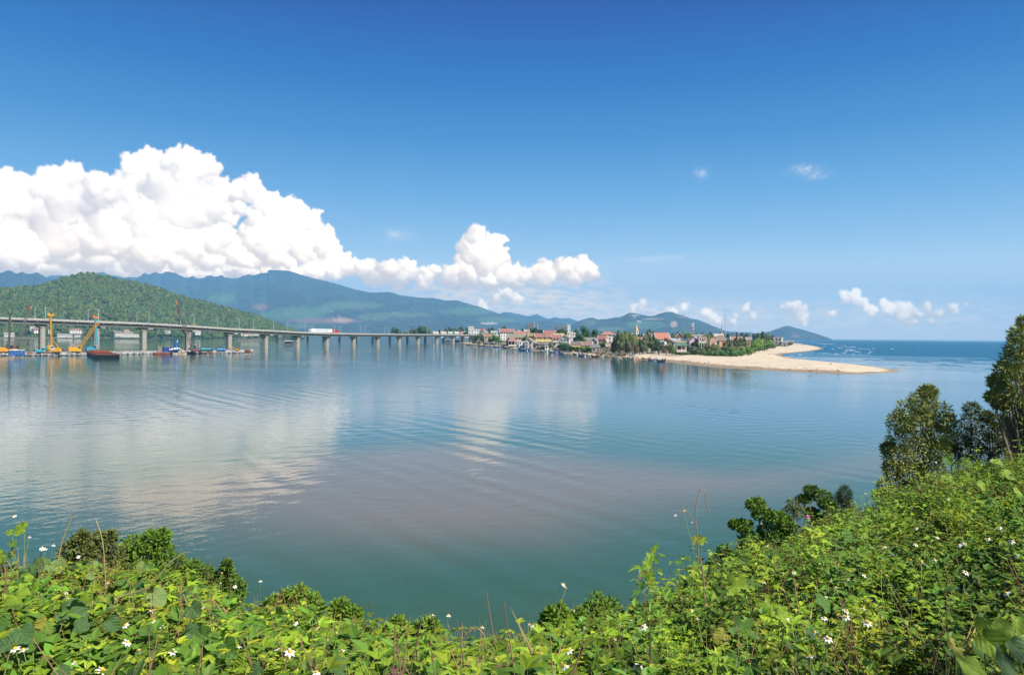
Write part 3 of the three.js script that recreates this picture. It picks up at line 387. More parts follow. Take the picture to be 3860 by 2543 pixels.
  // lorry and car on the roadway
  const onDeck = (px, across) => { const k = clamp(Math.round((px + 560) / 10), 1, line.length - 2); const f = (px + 560) / 10 - k; const p = line[k].clone().lerp(line[k + 1], f); const s = side[k]; const dir = line[k + 1].clone().sub(line[k]).normalize(); p.addScaledVector(s, across - BW2); p.y -= 1.09; return { p, ry: Math.atan2(-dir.z, dir.x) }; };
  const L = onDeck(1236, 2.2), T0 = onDeck(1181, 2.2).p.distanceTo(onDeck(1288, 2.2).p), sc = T0 / 21, tr = thing('articulated_lorry', 'white box trailer lorry with an orange red cab driving right on the bridge', 'lorry', L.p, L.ry); tr.scale.set(sc, 1.12, 1.12);
  const white = mat('#e9edf0', { roughness: 0.4 }), red = mat('#c8401f', { roughness: 0.4 }), tyre = mat('#1a1a1a', { roughness: 0.9 });
  const tl = mesh('trailer', [box(15.2, 2.9, 2.5, -2.9, 2.75, 0)], white, tr); mesh('trailer_rib', [...Array(14)].map((_, i) => box(0.08, 2.8, 0.05, -10 + i * 1.1, 2.75, 1.27)), mat('#cfd4d8'), tl);
  mesh('sign_band', [...Array(13)].map((_, i) => box(0.45, 0.7, 0.02, -7.2 + i * 0.72, 2.9, 1.305)), mat('#6b7782'), tl);
  const cab = mesh('cab', [extrude([[5.2, 0.7], [9.4, 0.7], [9.4, 2.0], [9.0, 3.4], [7.2, 3.75], [5.2, 3.9]], 2.4, 0.06)], red, tr); mesh('windscreen', [box(0.08, 1.1, 2.0, 9.24, 2.75, 0, 0, 0, 0.28)], mat('#20282e', { roughness: 0.15 }), cab); mesh('side_window', [box(1.2, 0.8, 0.05, 8.1, 2.7, 1.28)], mat('#20282e', { roughness: 0.15 }), cab);
  mesh('chassis', [box(17.5, 0.35, 1.2, -1.2, 1.05, 0)], darkSteel, tr);
  for (const x of [-9, -7.6, -6.2, 3.4, 4.8, 8.1]) for (const z of [-1, 1]) mesh('wheel', [cyl(0.52, 0.52, 0.4, x, 0.52, z, 16, 0, Math.PI / 2)], tyre, tr);
  const C2 = onDeck(1163, 2.2), car = thing('pickup_truck', 'small dark and white pickup truck behind the lorry on the bridge', 'pickup truck', C2.p, C2.ry);
  mesh('body', [extrude([[-2.6, 0.4], [2.5, 0.4], [2.55, 0.95], [1.3, 1.1], [-2.6, 1.1]], 1.8, 0.05)], white, car); mesh('cabin', [extrude([[-0.8, 1.1], [1.3, 1.1], [0.6, 1.75], [-0.6, 1.75]], 1.6, 0.04)], mat('#252b31', { roughness: 0.2 }), car); mesh('load', [box(1.6, 0.7, 1.5, -1.7, 1.5, 0)], mat('#3a4046'), car);
  for (const x of [-1.7, 1.6]) for (const z of [-0.85, 0.85]) mesh('wheel', [cyl(0.36, 0.36, 0.25, x, 0.36, z, 14, 0, Math.PI / 2)], tyre, car);
}
// second, lower and farther bridge behind, with its own lamps
{
  const A = at(960, 1254.5, 1500), B = at(2080, 1256, 1250); const b = thing('far_causeway_bridge', 'pale low second bridge running behind the main bridge across the lagoon', 'bridge');
  A.y = Math.max(A.y, 11); B.y = A.y - 1.5; const dir = B.clone().sub(A).normalize(), up = V(0, 1, 0);
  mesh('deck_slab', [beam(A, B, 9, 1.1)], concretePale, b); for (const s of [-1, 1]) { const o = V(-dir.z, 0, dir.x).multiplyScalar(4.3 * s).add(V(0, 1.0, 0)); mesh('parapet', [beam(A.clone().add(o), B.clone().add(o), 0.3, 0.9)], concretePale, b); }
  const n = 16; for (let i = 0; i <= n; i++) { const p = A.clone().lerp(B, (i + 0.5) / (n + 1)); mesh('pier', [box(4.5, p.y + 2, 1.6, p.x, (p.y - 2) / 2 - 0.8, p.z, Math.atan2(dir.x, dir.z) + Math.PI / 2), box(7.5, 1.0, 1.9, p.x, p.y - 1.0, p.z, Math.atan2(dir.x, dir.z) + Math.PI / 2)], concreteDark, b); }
  let f = null; for (let i = 0; i < 15; i++) { const p = A.clone().lerp(B, (i + 0.6) / 15.4).addScaledVector(up, 0.5); if (!f) { f = thing('causeway_lamp', 'tiny pale street lamp on the second bridge behind', 'street lamp', p, 0, 'street lamps on the second bridge'); mesh('post', [bar(V(0, 0, 0), V(0, 8, 0), 0.16, 0.1)], galvanised, f); mesh('lamp_head', [box(1.2, 0.2, 0.4, 0.5, 8, 0)], galvanised, f); } else copyOf(f, null, p); }
}
// ------------------------------------------------------------------ trees: a few of each kind, then copies
const bark = new THREE.MeshStandardMaterial({ color: new THREE.Color(0.13, 0.10, 0.075), roughness: 1, map: grime });
const LEAF = { broad: leafMat(0.095, 0.18, 0.035), dark: leafMat(0.06, 0.125, 0.03), lime: leafMat(0.16, 0.26, 0.05), cas: leafMat(0.15, 0.195, 0.08), casDark: leafMat(0.11, 0.16, 0.07), palm: leafMat(0.16, 0.22, 0.055), dead: leafMat(0.20, 0.115, 0.07), bush: leafMat(0.10, 0.21, 0.045) };
reseed(909);
function trunkGeo(h, r, forks = 4, spread = 0.28) { const gs = [bar(V(0, -0.6, 0), V(0.05 * h, h * 0.5, 0.02 * h), r, r * 0.7)]; for (let i = 0; i < forks; i++) { const a = i / forks * 6.28 + rr(0, 1), b = V(0.05 * h, h * rr(0.28, 0.5), 0.02 * h); gs.push(bar(b, V(Math.cos(a) * h * spread, h * rr(0.6, 0.85), Math.sin(a) * h * spread), r * 0.5, r * 0.15, 5)); } return merged(gs); }
const protoGeo = {
  broad: [0, 1, 2].map(() => { const l = []; for (let i = 0; i < 9; i++) { const a = rr(0, 6.28), q = rr(0.5, 2.4); l.push([Math.cos(a) * q, rr(3.2, 6.6), Math.sin(a) * q, rr(1.1, 1.9)]); } l.push([0, 5, 0, 2.2]); return [tufts(1500, 0.46, lumpy(l), 0.6), trunkGeo(6.5, 0.28)]; }),
  cas: [0, 1, 2].map(() => { const l = []; for (let i = 0; i < 13; i++) { const y = rr(1.8, 8.4), w = 2.0 * Math.pow(1 - Math.abs(y - 4) / 6.4, 0.8), a = rr(0, 6.28); l.push([Math.cos(a) * w, y, Math.sin(a) * w, rr(0.65, 1.3), 1.5]); } return [tufts(1700, 0.5, lumpy(l), 0.35, 2.2), trunkGeo(8.5, 0.22, 6, 0.2)]; }),
  bush: [0, 1].map(() => { const l = []; for (let i = 0; i < 7; i++) l.push([rr(-2.2, 2.2), rr(0.6, 1.9), rr(-1.6, 1.6), rr(0.8, 1.4)]); return [tufts(1100, 0.36, lumpy(l), 0.6), trunkGeo(1.8, 0.12)]; }),
  dead: [(() => { const l = []; for (let i = 0; i < 10; i++) l.push([rr(-2.4, 2.4), rr(0.8, 6.5), rr(-1.2, 1.2), rr(0.7, 1.2), 0.6]); return [tufts(700, 0.34, lumpy(l), 0.4, 2.6), trunkGeo(7, 0.2, 9, 0.36)]; })()],
  palm: [0, 1, 2].map(() => {
    const P = [], top = V(rr(-0.9, 0.9), 6.6, rr(-0.6, 0.6)), n = 17;
    for (let f = 0; f < n; f++) {
      const a = f / n * 6.283 * 2.6 + rr(-0.2, 0.2), lift = 1.0 - 1.5 * (f / n), L = rr(2.4, 3.1), dir = V(Math.cos(a), 0, Math.sin(a)), at2 = (t) => top.clone().addScaledVector(dir, L * t * (0.95 - 0.15 * t)).add(V(0, L * (lift * t - 0.95 * t * t), 0)), w = V(-dir.z, 0, dir.x);
      for (let k = 1; k < 12; k++) { const t = k / 12, c = at2(t), d = at2(Math.min(1, t + 0.13)), len = 0.75 * Math.sin(Math.PI * (0.12 + 0.82 * t)); for (const s of [-1, 1]) { const tip = d.clone().addScaledVector(w, s * len).add(V(0, -0.30 * len, 0)), e = at2(Math.min(1, t + 0.07)); P.push(c.x, c.y, c.z, tip.x, tip.y, tip.z, e.x, e.y + 0.02, e.z); } }
    }
    const g = new THREE.BufferGeometry(); g.setAttribute('position', new THREE.Float32BufferAttribute(P, 3)); g.setAttribute('uv', new THREE.Float32BufferAttribute(new Float32Array(P.length / 3 * 2), 2)); g.computeVertexNormals();
    const tr = []; for (let k = 0; k < 6; k++) { const q = (t) => V(top.x * t * t, -0.5 + 7.1 * t, top.z * t * t); tr.push(bar(q(k / 6), q((k + 1) / 6), 0.2 - k * 0.014, 0.186 - k * 0.014, 7)); } return [g, merged(tr)];
  }),
};
const baseH = { broad: 7.6, cas: 9.4, bush: 2.6, dead: 7.2, palm: 8.2 }, treeProto = new Map();
let treeSeed = 0;
const depthAt = (px, py, y = 1.5) => (EYE.y - y) * FOC / (py - horizonY(px));
function tree(kind, tone, label, px, py, hPx, o = {}) {
  const variant = treeSeed++ % protoGeo[kind].length, key = kind + tone + variant, d = o.d ?? depthAt(px, py), p = o.d ? at(px, py, d) : onY(px, py, 1.5), s = hPx / FOC * d / baseH[kind];
  let t = treeProto.get(key);
  const nm = { broad: 'broadleaf_tree', cas: 'casuarina_tree', bush: 'bush', dead: 'withered_tree', palm: 'coconut_palm' }[kind], cat = { bush: 'bush', palm: 'palm' }[kind] ?? 'tree';
  if (!t) { t = thing(nm, label, cat); mesh(kind === 'palm' ? 'fronds' : 'crown', protoGeo[kind][variant][0], LEAF[tone], t); mesh('trunk', protoGeo[kind][variant][1], bark, t); treeProto.set(key, t); } else { t = t.clone(); t.name = numbered(nm); scene.add(t); delete t.userData.group; }
  t.userData.label = label; if (o.group) t.userData.group = o.group;
  t.position.copy(p); t.rotation.set(0, o.turn ?? rnd() * 6.28, 0); t.scale.set(s * (o.w ?? 1), s, s * (o.w ?? 1)); return t;
}

// ------------------------------------------------------------------ houses
const glassDark = mat('#23282c', { roughness: 0.25 }), frameWhite = mat('#d9d8d2');
function gableRoof(w, h, d, over, th, axis) { // ridge along x; axis 'z' turns it
  const hw = d / 2 + over, L = w + over * 2, g = [];
  for (const s of [-1, 1]) { const sl = Math.hypot(hw, h); g.push(box(L, th, sl + 0.05, 0, h / 2, s * hw / 2, 0, s * Math.atan2(h, hw), 0)); }
  g.push(box(L + 0.1, th * 1.5, 0.35, 0, h + th * 0.3, 0)); return axis === 'z' ? g.map((q) => put(q, 0, 0, 0, Math.PI / 2)) : g;
}
function hipRoof(w, h, d, over, ridge = 0.4) { const a = w / 2 + over, b = d / 2 + over, r = w / 2 * ridge, v = [[-a, 0, -b], [a, 0, -b], [a, 0, b], [-a, 0, b], [-r, h, 0], [r, h, 0]], f = [[3, 2, 5], [3, 5, 4], [1, 0, 4], [1, 4, 5], [2, 1, 5], [0, 3, 4], [0, 1, 2], [0, 2, 3]], P = f.flat().flatMap((i) => v[i]); const g = new THREE.BufferGeometry(); g.setAttribute('position', new THREE.Float32BufferAttribute(P, 3)); g.computeVertexNormals(); return [g]; }
function house(name, label, x0, x1, yTop, yBase, o = {}) {
  const xm = (x0 + x1) / 2, d = o.d ?? depthAt(xm, yBase), m = d / FOC, p = at(xm, o.d ? yBase : horizonY(xm), d); p.y = o.d ? p.y : 1.5;
  const yaw = o.yaw ?? 0.25, facing = Math.atan2(-p.x, -p.z), W = (x1 - x0) * m / (Math.cos(yaw) + 0.55 * Math.abs(Math.sin(yaw))), D = W * (o.deep ?? 0.7), H = (yBase - yTop) * m, rh = o.roof === 'flat' ? 0.5 : H * (o.rf ?? 0.36), wh = H - rh;
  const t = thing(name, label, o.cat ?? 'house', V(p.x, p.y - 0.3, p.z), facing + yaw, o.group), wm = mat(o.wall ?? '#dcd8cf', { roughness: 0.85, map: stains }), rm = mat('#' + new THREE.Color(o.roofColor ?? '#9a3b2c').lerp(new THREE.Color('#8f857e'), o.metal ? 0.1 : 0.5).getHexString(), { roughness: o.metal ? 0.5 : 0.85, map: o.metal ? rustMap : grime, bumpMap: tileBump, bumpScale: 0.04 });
  if (!o.open) {
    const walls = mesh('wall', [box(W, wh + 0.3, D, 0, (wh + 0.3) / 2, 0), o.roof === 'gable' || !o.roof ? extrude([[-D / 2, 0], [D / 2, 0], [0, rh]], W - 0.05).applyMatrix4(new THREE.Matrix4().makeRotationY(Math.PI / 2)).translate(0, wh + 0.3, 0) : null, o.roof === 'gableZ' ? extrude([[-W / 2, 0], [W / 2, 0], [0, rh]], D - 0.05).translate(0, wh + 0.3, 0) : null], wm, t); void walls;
    mesh('plinth', [box(W + 0.16, 0.5, D + 0.16, 0, 0.2, 0)], mat('#8d887e', { map: stains }), t);
    const floors = Math.max(1, Math.round(wh / 3.4)), n = Math.max(1, Math.round(W / 3.2)), fh = wh / floors;
    for (let f = 0; f < floors; f++) {
      if (f) mesh('floor_band', [box(W + 0.24, 0.22, D + 0.24, 0, f * fh + 0.3, 0)], mat(o.trim ?? '#cfcabf', { map: stains }), t);
      for (let i = 0; i < n; i++) {
        const x = (i + 0.5) / n * W - W / 2, isDoor = f === 0 && i === Math.floor(n / 2), hh = isDoor ? fh * 0.7 : fh * 0.46, ww = Math.min(1.5, W / n * 0.5), y = 0.3 + f * fh + (isDoor ? hh / 2 : fh * 0.55);
        const wn = mesh(isDoor ? 'door' : 'window', [box(ww, hh, 0.1, x, y, D / 2 + 0.02)], isDoor ? mat(o.door ?? '#5a4334') : glassDark, t);
        mesh(isDoor ? 'door_frame' : 'window_frame', [box(ww + 0.24, 0.12, 0.16, x, y + hh / 2 + 0.06, D / 2 + 0.03), box(0.12, hh, 0.16, x - ww / 2 - 0.06, y, D / 2 + 0.03), box(0.12, hh, 0.16, x + ww / 2 + 0.06, y, D / 2 + 0.03), isDoor ? null : box(ww + 0.24, 0.12, 0.2, x, y - hh / 2 - 0.06, D / 2 + 0.04)], frameWhite, wn);
      }
      for (const s of [-1, 1]) for (let i = 0; i < Math.max(1, Math.round(D / 4.5)); i++) { const k = Math.max(1, Math.round(D / 4.5)), z = (i + 0.5) / k * D - D / 2, y = 0.3 + f * fh + fh * 0.55; const wn = mesh('window', [box(0.1, fh * 0.42, 1.2, s * (W / 2 + 0.02), y, z)], glassDark, t); mesh('window_frame', [box(0.16, 0.12, 1.5, s * (W / 2 + 0.03), y + fh * 0.21 + 0.05, z), box(0.18, 0.12, 1.5, s * (W / 2 + 0.03), y - fh * 0.21 - 0.05, z)], frameWhite, wn); }
    }
  } else { const nx = Math.max(2, Math.round(W / 3)); for (let i = 0; i <= nx; i++) for (const z of [-1, 1]) mesh('post', [box(0.28, wh, 0.28, i / nx * (W - 0.4) - (W - 0.4) / 2, wh / 2 + 0.3, z * (D / 2 - 0.2))], mat(o.wall ?? '#e0ddd6'), t); mesh('floor', [box(W, 0.6, D, 0, 0.1, 0)], mat('#b6b0a4', { map: stains }), t); mesh('low_wall', [box(W - 0.5, 1.0, 0.15, 0, 0.9, D / 2 - 0.2), box(0.15, 1.0, D - 0.5, W / 2 - 0.2, 0.9, 0)], mat('#c9c5bc', { map: stains }), t); mesh('back_wall', [box(W - 0.5, wh, 0.2, 0, wh / 2 + 0.3, -D / 2 + 0.25)], mat('#7a4a40', { map: stains }), t); }
  const over = o.roof === 'flat' ? 0.25 : Math.min(0.9, W * 0.06), rg = new THREE.Group(); rg.name = 'roof'; rg.position.y = wh + 0.3; t.add(rg);
  const add = (n, g, m2) => mesh(n, g, m2, rg);
  if (o.roof === 'flat') { add('slab', [box(W + 0.5, 0.3, D + 0.5, 0, 0.15, 0)], wm); add('coping', [box(W + 0.5, 0.5, 0.2, 0, 0.55, D / 2 + 0.15), box(0.2, 0.5, D, W / 2 + 0.15, 0.55, 0), box(0.2, 0.5, D, -W / 2 - 0.15, 0.55, 0)], mat(o.roofColor ?? '#cfcbc2', { map: stains })); }
  else if (o.roof === 'hip') { add('tiles', hipRoof(W, rh, D, over), rm); add('fascia', [box(W + 2 * over, 0.22, D + 2 * over, 0, -0.12, 0)], frameWhite); }
  else if (o.roof === 'shed') add('sheet', [box(W + over * 2, 0.14, Math.hypot(D, rh) + 0.8, 0, rh / 2, 0, 0, Math.atan2(rh, D), 0)], rm);
  else { const gz = o.roof === 'gableZ', gg = gz ? gableRoof(D, rh, W, over, 0.18, 'z') : gableRoof(W, rh, D, over, 0.18); add('tiles', gg, rm); const e = []; for (const s of [-1, 1]) { const L = (gz ? D : W) / 2 + over + 0.04, hw = (gz ? W : D) / 2 + over, sl = Math.hypot(hw, rh); for (const q of [-1, 1]) { const b = box(0.22, 0.34, sl, s * L, rh / 2 + 0.02, q * hw / 2, 0, q * Math.atan2(rh, hw), 0); e.push(gz ? put(b, 0, 0, 0, Math.PI / 2) : b); } } add('verge', e, mat(o.verge ?? '#e9e5dc')); }
  if (o.dormer) { const g = new THREE.Group(); g.name = 'dormer'; g.position.set(o.dormer * W, wh + 0.3, D * 0.28); t.add(g); mesh('gable', [extrude([[-W * 0.1, 0], [W * 0.1, 0], [0, rh * 0.75]], D * 0.4)], wm, g); mesh('tiles', gableRoof(D * 0.4, rh * 0.75, W * 0.2, 0.3, 0.16, 'z'), rm, g); }
  if (o.balcony) { const g = new THREE.Group(); g.name = 'balcony'; t.add(g); const fy = wh / 2 + 0.3; mesh('slab', [box(W * 0.96, 0.25, 1.8, 0, fy, D / 2 + 0.9)], mat(o.trim ?? '#e4dfd0', { map: stains }), g); mesh('parapet', [box(W * 0.96, 0.9, 0.15, 0, fy + 0.55, D / 2 + 1.7)], mat(o.trim ?? '#e4dfd0', { map: stains }), g); for (let i = 0; i < 4; i++) mesh('column', [box(0.35, wh + 0.2, 0.35, (i / 3 - 0.5) * W * 0.92, wh / 2 + 0.2, D / 2 + 1.65)], mat(o.trim ?? '#e4dfd0', { map: stains }), g); }
  if (o.awning) mesh('awning', [box(W * 0.9, 0.1, 2.6, 0, wh * 0.82, D / 2 + 1.2, 0, 0.22, 0)], mat(o.awning, { roughness: 0.6, map: rustMap }), t);
  if (o.tank) { const k = mesh('water_tank', [cyl(0.7, 0.7, 1.5, W * 0.25, H + 0.9, -D * 0.2, 12)], mat('#aab3b8', { roughness: 0.35, metalness: 0.6 }), t); void k; }
  return t;
}
const red = '#a8402f', orange = '#c25a2c', white = '#e8e6e0', cream = '#e6d9a8', pinkish = '#e3c3b8';
// shore below the wooded hill
house('lakeside_house', 'white house with red tiled roof left of the first big pier, on the far shore', 122, 160, 1235, 1256, { d: 1560, roofColor: '#8e4636', wall: white, yaw: 0.35, rf: 0.42 });
house('lakeside_house', 'plain white block house standing just left above the red-roofed far shore house', 111, 127, 1231, 1250, { d: 1600, roof: 'flat', wall: white });
house('lakeside_house', 'small white house with pale gable on the far shore behind the grey crane', 18, 50, 1253, 1270, { d: 1530, roofColor: '#b9b4aa', wall: white, yaw: -0.3 });
house('lakeside_house', 'white flat-roofed house half hidden behind the yellow drilling mast', 180, 192, 1243, 1258, { d: 1580, roof: 'flat', wall: white });
house('lakeside_house', 'white house with wide faded red hip roof amid trees on the far shore', 262, 305, 1238, 1256, { d: 1560, roof: 'hip', roofColor: '#a5604f', wall: white, yaw: 0.1 });
house('lakeside_shed', 'long low white-walled building by the water below the faded red hip roof', 218, 268, 1258, 1271, { d: 1500, roof: 'shed', metal: true, roofColor: '#b8c4bb', wall: '#d9d6cd', yaw: 0.05, deep: 0.3, cat: 'shed' });
house('lakeside_shed', 'small grey boathouse at the waterline under the faded red hip roof', 278, 302, 1256, 1271, { d: 1490, roofColor: '#8a8a84', metal: true, wall: '#c9c6bd', deep: 0.5, cat: 'shed' });
house('lakeside_house', 'flat-roofed grey-white waterside building left of the second pier', 428, 462, 1246, 1269, { d: 1500, roof: 'shed', metal: true, roofColor: '#9c9a93', wall: '#cfc9bd', yaw: 0.3 });
house('lakeside_house', 'yellow house with tan roof above the grey-white waterside buildings', 466, 486, 1243, 1257, { d: 1640, roofColor: '#b08d4f', wall: '#d8c27a' });
house('lakeside_house', 'cream house with grey roof on the far shore right beside the yellow one', 474, 498, 1250, 1264, { d: 1570, roofColor: '#a8a49a', wall: '#e2d6b0', yaw: -0.2 });
house('lakeside_shed', 'long whitewashed boundary building with square openings by the far shore water', 462, 520, 1259, 1271, { d: 1480, roof: 'flat', wall: '#d5d2c9', yaw: 0.02, deep: 0.2, cat: 'shed' });
house('lakeside_house', 'white house peeping out of the far shore trees left of the lattice boom', 622, 640, 1245, 1258, { d: 1650, roofColor: '#bdb9b0', wall: white, yaw: -0.5 });
house('lakeside_house', 'white house under the bridge right beside the fourth pier, on the far shore', 732, 754, 1247, 1262, { d: 1700, roofColor: '#c8c5bd', wall: white, yaw: 0.3 });
house('lakeside_house', 'white gabled shore house right of the fifth pier behind the stakes', 899, 920, 1250, 1266, { d: 1900, roofColor: '#c9ccd0', metal: true, wall: white });
house('lakeside_house', 'low cream shore house with rusty red panel right of the fifth pier', 916, 934, 1253, 1267, { d: 1850, roof: 'shed', metal: true, roofColor: '#9b5548', wall: '#ddd2b4' });
house('lakeside_house', 'long white-roofed shore building furthest right below the wooded hill', 934, 975, 1252, 1265, { d: 1950, roofColor: '#d7dadb', metal: true, wall: '#c9c7c0', yaw: 0.1, deep: 0.4 });
house('lakeside_shed', 'grey fishing shed on the far shore left of the sixth pier', 1038, 1064, 1259, 1270, { d: 1900, roofColor: '#8f8b84', metal: true, wall: '#7b7369', cat: 'shed' });
house('lakeside_shed', 'dark fishing shed at the tip of the far shore by the seventh pier', 1092, 1112, 1261, 1271, { d: 1950, roof: 'shed', metal: true, roofColor: '#77787a', wall: '#5b5650', cat: 'shed' });
reseed(4242);
for (let i = 0; i < 66; i++) { const px = i * 14 - 10 + rr(-6, 6); if (px > 900) break; const k = rnd(); tree(k < 0.7 ? 'broad' : k < 0.88 ? 'bush' : 'palm', k < 0.3 ? 'dark' : k < 0.7 ? 'broad' : k < 0.88 ? 'lime' : 'palm', 'leafy shore tree below the wooded hill across the lagoon', px, 1268 + rr(-2, 3), k < 0.7 ? rr(16, 28) : k < 0.88 ? rr(7, 11) : rr(15, 22), { d: 1620 + rr(-60, 160), group: 'trees along the far lagoon shore', w: 1.15 }).position.y = 0.5; }
// town, from the bridge to the right
house('town_house', 'white modern house with a square white tower above the bridge end', 1764, 1786, 1231, 1262, { d: 1050, roof: 'flat', wall: white, yaw: 0.1 });
house('town_house', 'long white low house right beside the white tower above the bridge end', 1776, 1806, 1241, 1262, { d: 1040, roof: 'flat', wall: '#e6e8ea', yaw: 0.05, deep: 0.4 });
house('town_house', 'small red-roofed white house between the bridge end and the mint roof', 1809, 1827, 1238, 1266, { d: 1000, roofColor: red, wall: white, yaw: -0.3 });
house('town_house', 'house with grey pyramid roof right of the small red-roofed house', 1824, 1841, 1246, 1270, { d: 960, roof: 'hip', roofColor: '#8e8a83', wall: '#9a948a' });
house('warehouse', 'white warehouse with a pale mint green metal roof', 1850, 1884, 1247, 1282, { d: 900, roofColor: '#bfe0cc', metal: true, wall: white, yaw: 0.12, rf: 0.22, deep: 0.5, cat: 'warehouse' });
house('town_hall', 'large white building with a big brick red two-slope roof, tallest left of town', 1880, 1936, 1238, 1282, { d: 860, roofColor: '#a4483c', wall: '#efedea', yaw: 0.18, rf: 0.32, deep: 0.6, cat: 'building' });
house('town_house', 'low house with rusty orange roof half sunk in trees by the bridge end', 1824, 1856, 1259, 1284, { d: 800, roofColor: '#a8683f', wall: '#c9b28e', yaw: 0.1 });
house('town_hall', 'long peach-walled building with a wide grey roof left of town', 1912, 1978, 1257, 1296, { d: 740, roofColor: '#a9a99a', metal: true, wall: '#e6c3a4', yaw: 0.12, rf: 0.4, deep: 0.5, cat: 'building' });
house('market_hall', 'long white hall with an orange tiled roof behind the grey-roofed building', 1942, 1994, 1249, 1286, { d: 820, roofColor: orange, wall: white, yaw: 0.1, rf: 0.42, deep: 0.5, cat: 'hall' });
house('bell_pavilion', 'small square tower with a pointed orange pyramid roof', 1984, 1996, 1243, 1280, { d: 800, roof: 'hip', roofColor: orange, wall: '#b98d5a', rf: 0.4, deep: 1, cat: 'tower' });
house('town_house', 'yellow-roofed house left behind the two-storey yellow villa', 1992, 2020, 1255, 1288, { d: 720, roofColor: '#b9ad4e', wall: '#d9cc86', yaw: -0.35, verge: '#efe3b5' });
house('waterside_pavilion', 'open waterside pavilion with a red hip roof and white posts', 1909, 1951, 1272, 1303, { d: 700, roof: 'hip', roofColor: '#a2503f', wall: '#e4e0d8', open: true, rf: 0.42, deep: 0.8, yaw: 0.3, cat: 'pavilion' });
house('yellow_villa', 'two-storey yellow villa with red tiled roof, balcony and columns', 2013, 2084, 1256, 1304, { d: 690, roofColor: '#a5473c', wall: '#d8bf68', trim: '#eedfa0', yaw: 0.14, rf: 0.3, dormer: -0.02, balcony: true, verge: '#f0e4bb', cat: 'villa' });
house('town_house', 'white house with red roof and white verges rising behind the yellow villa', 2050, 2092, 1245, 1290, { d: 800, roofColor: '#a8473d', wall: white, yaw: 0.05, rf: 0.25 });
house('white_gable_house', 'big white gable-fronted house with red roof right of the yellow villa', 2112, 2152, 1262, 1305, { d: 660, roof: 'gableZ', roofColor: '#a8463a', wall: '#efece8', yaw: -0.25, rf: 0.3 });
house('town_house', 'red-roofed house with dark verandah squeezed between villa and white gable', 2080, 2118, 1262, 1304, { d: 672, roofColor: '#a8463a', wall: '#8d5a48', yaw: 0.1, rf: 0.28, balcony: true });
house('waterside_house', 'pale blue-white box house at the water right of the red pavilion', 1953, 1980, 1286, 1312, { d: 660, roof: 'flat', wall: '#dfe4ea', yaw: 0.15 });
house('waterside_house', 'narrow white house with orange gable roof in front of the yellow villa', 1979, 2012, 1273, 1312, { d: 655, roof: 'gableZ', roofColor: '#c8653a', wall: '#ece4d8', yaw: -0.3, rf: 0.35 });
house('waterside_house', 'cream terrace house with white balustrade below the yellow villa', 2008, 2032, 1284, 1314, { d: 640, roof: 'flat', wall: '#efe6b4', yaw: 0.1, awning: '#a7a8a6' });
house('waterside_shed', 'grey corrugated shed on the bank below the yellow villa', 2025, 2056, 1288, 1316, { d: 632, roof: 'shed', roofColor: '#8b8781', metal: true, wall: '#77736b', yaw: 0.2, cat: 'shed' });
house('waterside_house', 'small white house with dark window right of the grey corrugated shed', 2053, 2078, 1288, 1319, { d: 625, roof: 'shed', roofColor: '#9a9892', metal: true, wall: '#e4e2dc', yaw: 0.1 });
house('waterside_house', 'low white house with porch behind the thick bushes', 2088, 2116, 1293, 1321, { d: 610, roof: 'hip', roofColor: '#8f8a84', wall: '#e3dfd8' });
house('town_house', 'cream block with rooftop room right behind the white gable house', 2136, 2158, 1251, 1290, { d: 760, roof: 'flat', wall: '#e9dfba', tank: true });
house('town_house', 'white and grey two-storey house on the right behind the white gable house', 2152, 2168, 1254, 1292, { d: 750, roof: 'flat', wall: '#d9dadd' });
house('town_house', 'long cream roof strip between the red-roofed house and the white gable', 2086, 2124, 1256, 1292, { d: 780, roofColor: '#e2d9a6', wall: '#e9e2c2', yaw: 0.05, deep: 0.4, metal: true, rf: 0.25 });
house('warehouse', 'pale teal roofed warehouse far back right of the pyramid tower', 1974, 2010, 1242, 1266, { d: 1050, roofColor: '#bcd8da', metal: true, wall: white, rf: 0.35, deep: 0.4, cat: 'warehouse' });
house('town_house', 'white gabled house far back left of the pyramid tower', 1944, 1970, 1243, 1268, { d: 1000, roofColor: '#c8683d', roof: 'gableZ', wall: white, rf: 0.3 });
house('waterside_house', 'white house with a bright yellow awning right of the thick bushes', 2152, 2198, 1287, 1323, { d: 560, roof: 'shed', roofColor: '#9b938a', metal: true, wall: '#e4e0d9', awning: '#e0d23a', yaw: 0.1 });
house('waterside_house', 'house with dark red-brown tiled roof in front of the pink gable', 2192, 2232, 1287, 1324, { d: 545, roofColor: '#8c4a3d', wall: '#d8d0c4', yaw: 0.2, rf: 0.4 });
house('pink_house', 'pink gable-ended house in the middle of the town', 2225, 2256, 1272, 1318, { d: 600, roof: 'gableZ', roofColor: '#8a7a70', wall: '#ecc8cf', yaw: -0.25, rf: 0.36 });
house('town_house', 'white house with dark slate-green roof left behind the pink gable', 2196, 2236, 1271, 1312, { d: 640, roofColor: '#5c6a60', wall: white, yaw: 0.25, rf: 0.38 });
house('town_house', 'house with orange-red roof and peach gable right behind the pink house', 2254, 2290, 1263, 1305, { d: 650, roofColor: '#bd5847', wall: '#e9c4a8', yaw: -0.3, rf: 0.36 });
house('town_house', 'two-storey pinkish white villa with red roof behind the casuarinas', 2264, 2318, 1249, 1292, { d: 740, roof: 'hip', roofColor: '#c3705c', wall: '#eddcd6', yaw: 0.1, rf: 0.25 });
house('fishing_shack', 'thatched fishing shack on the bank left of the casuarina clump', 2284, 2312, 1296, 1326, { d: 505, roofColor: '#b09a6a', wall: '#7d6a50', yaw: 0.2, cat: 'shack' });
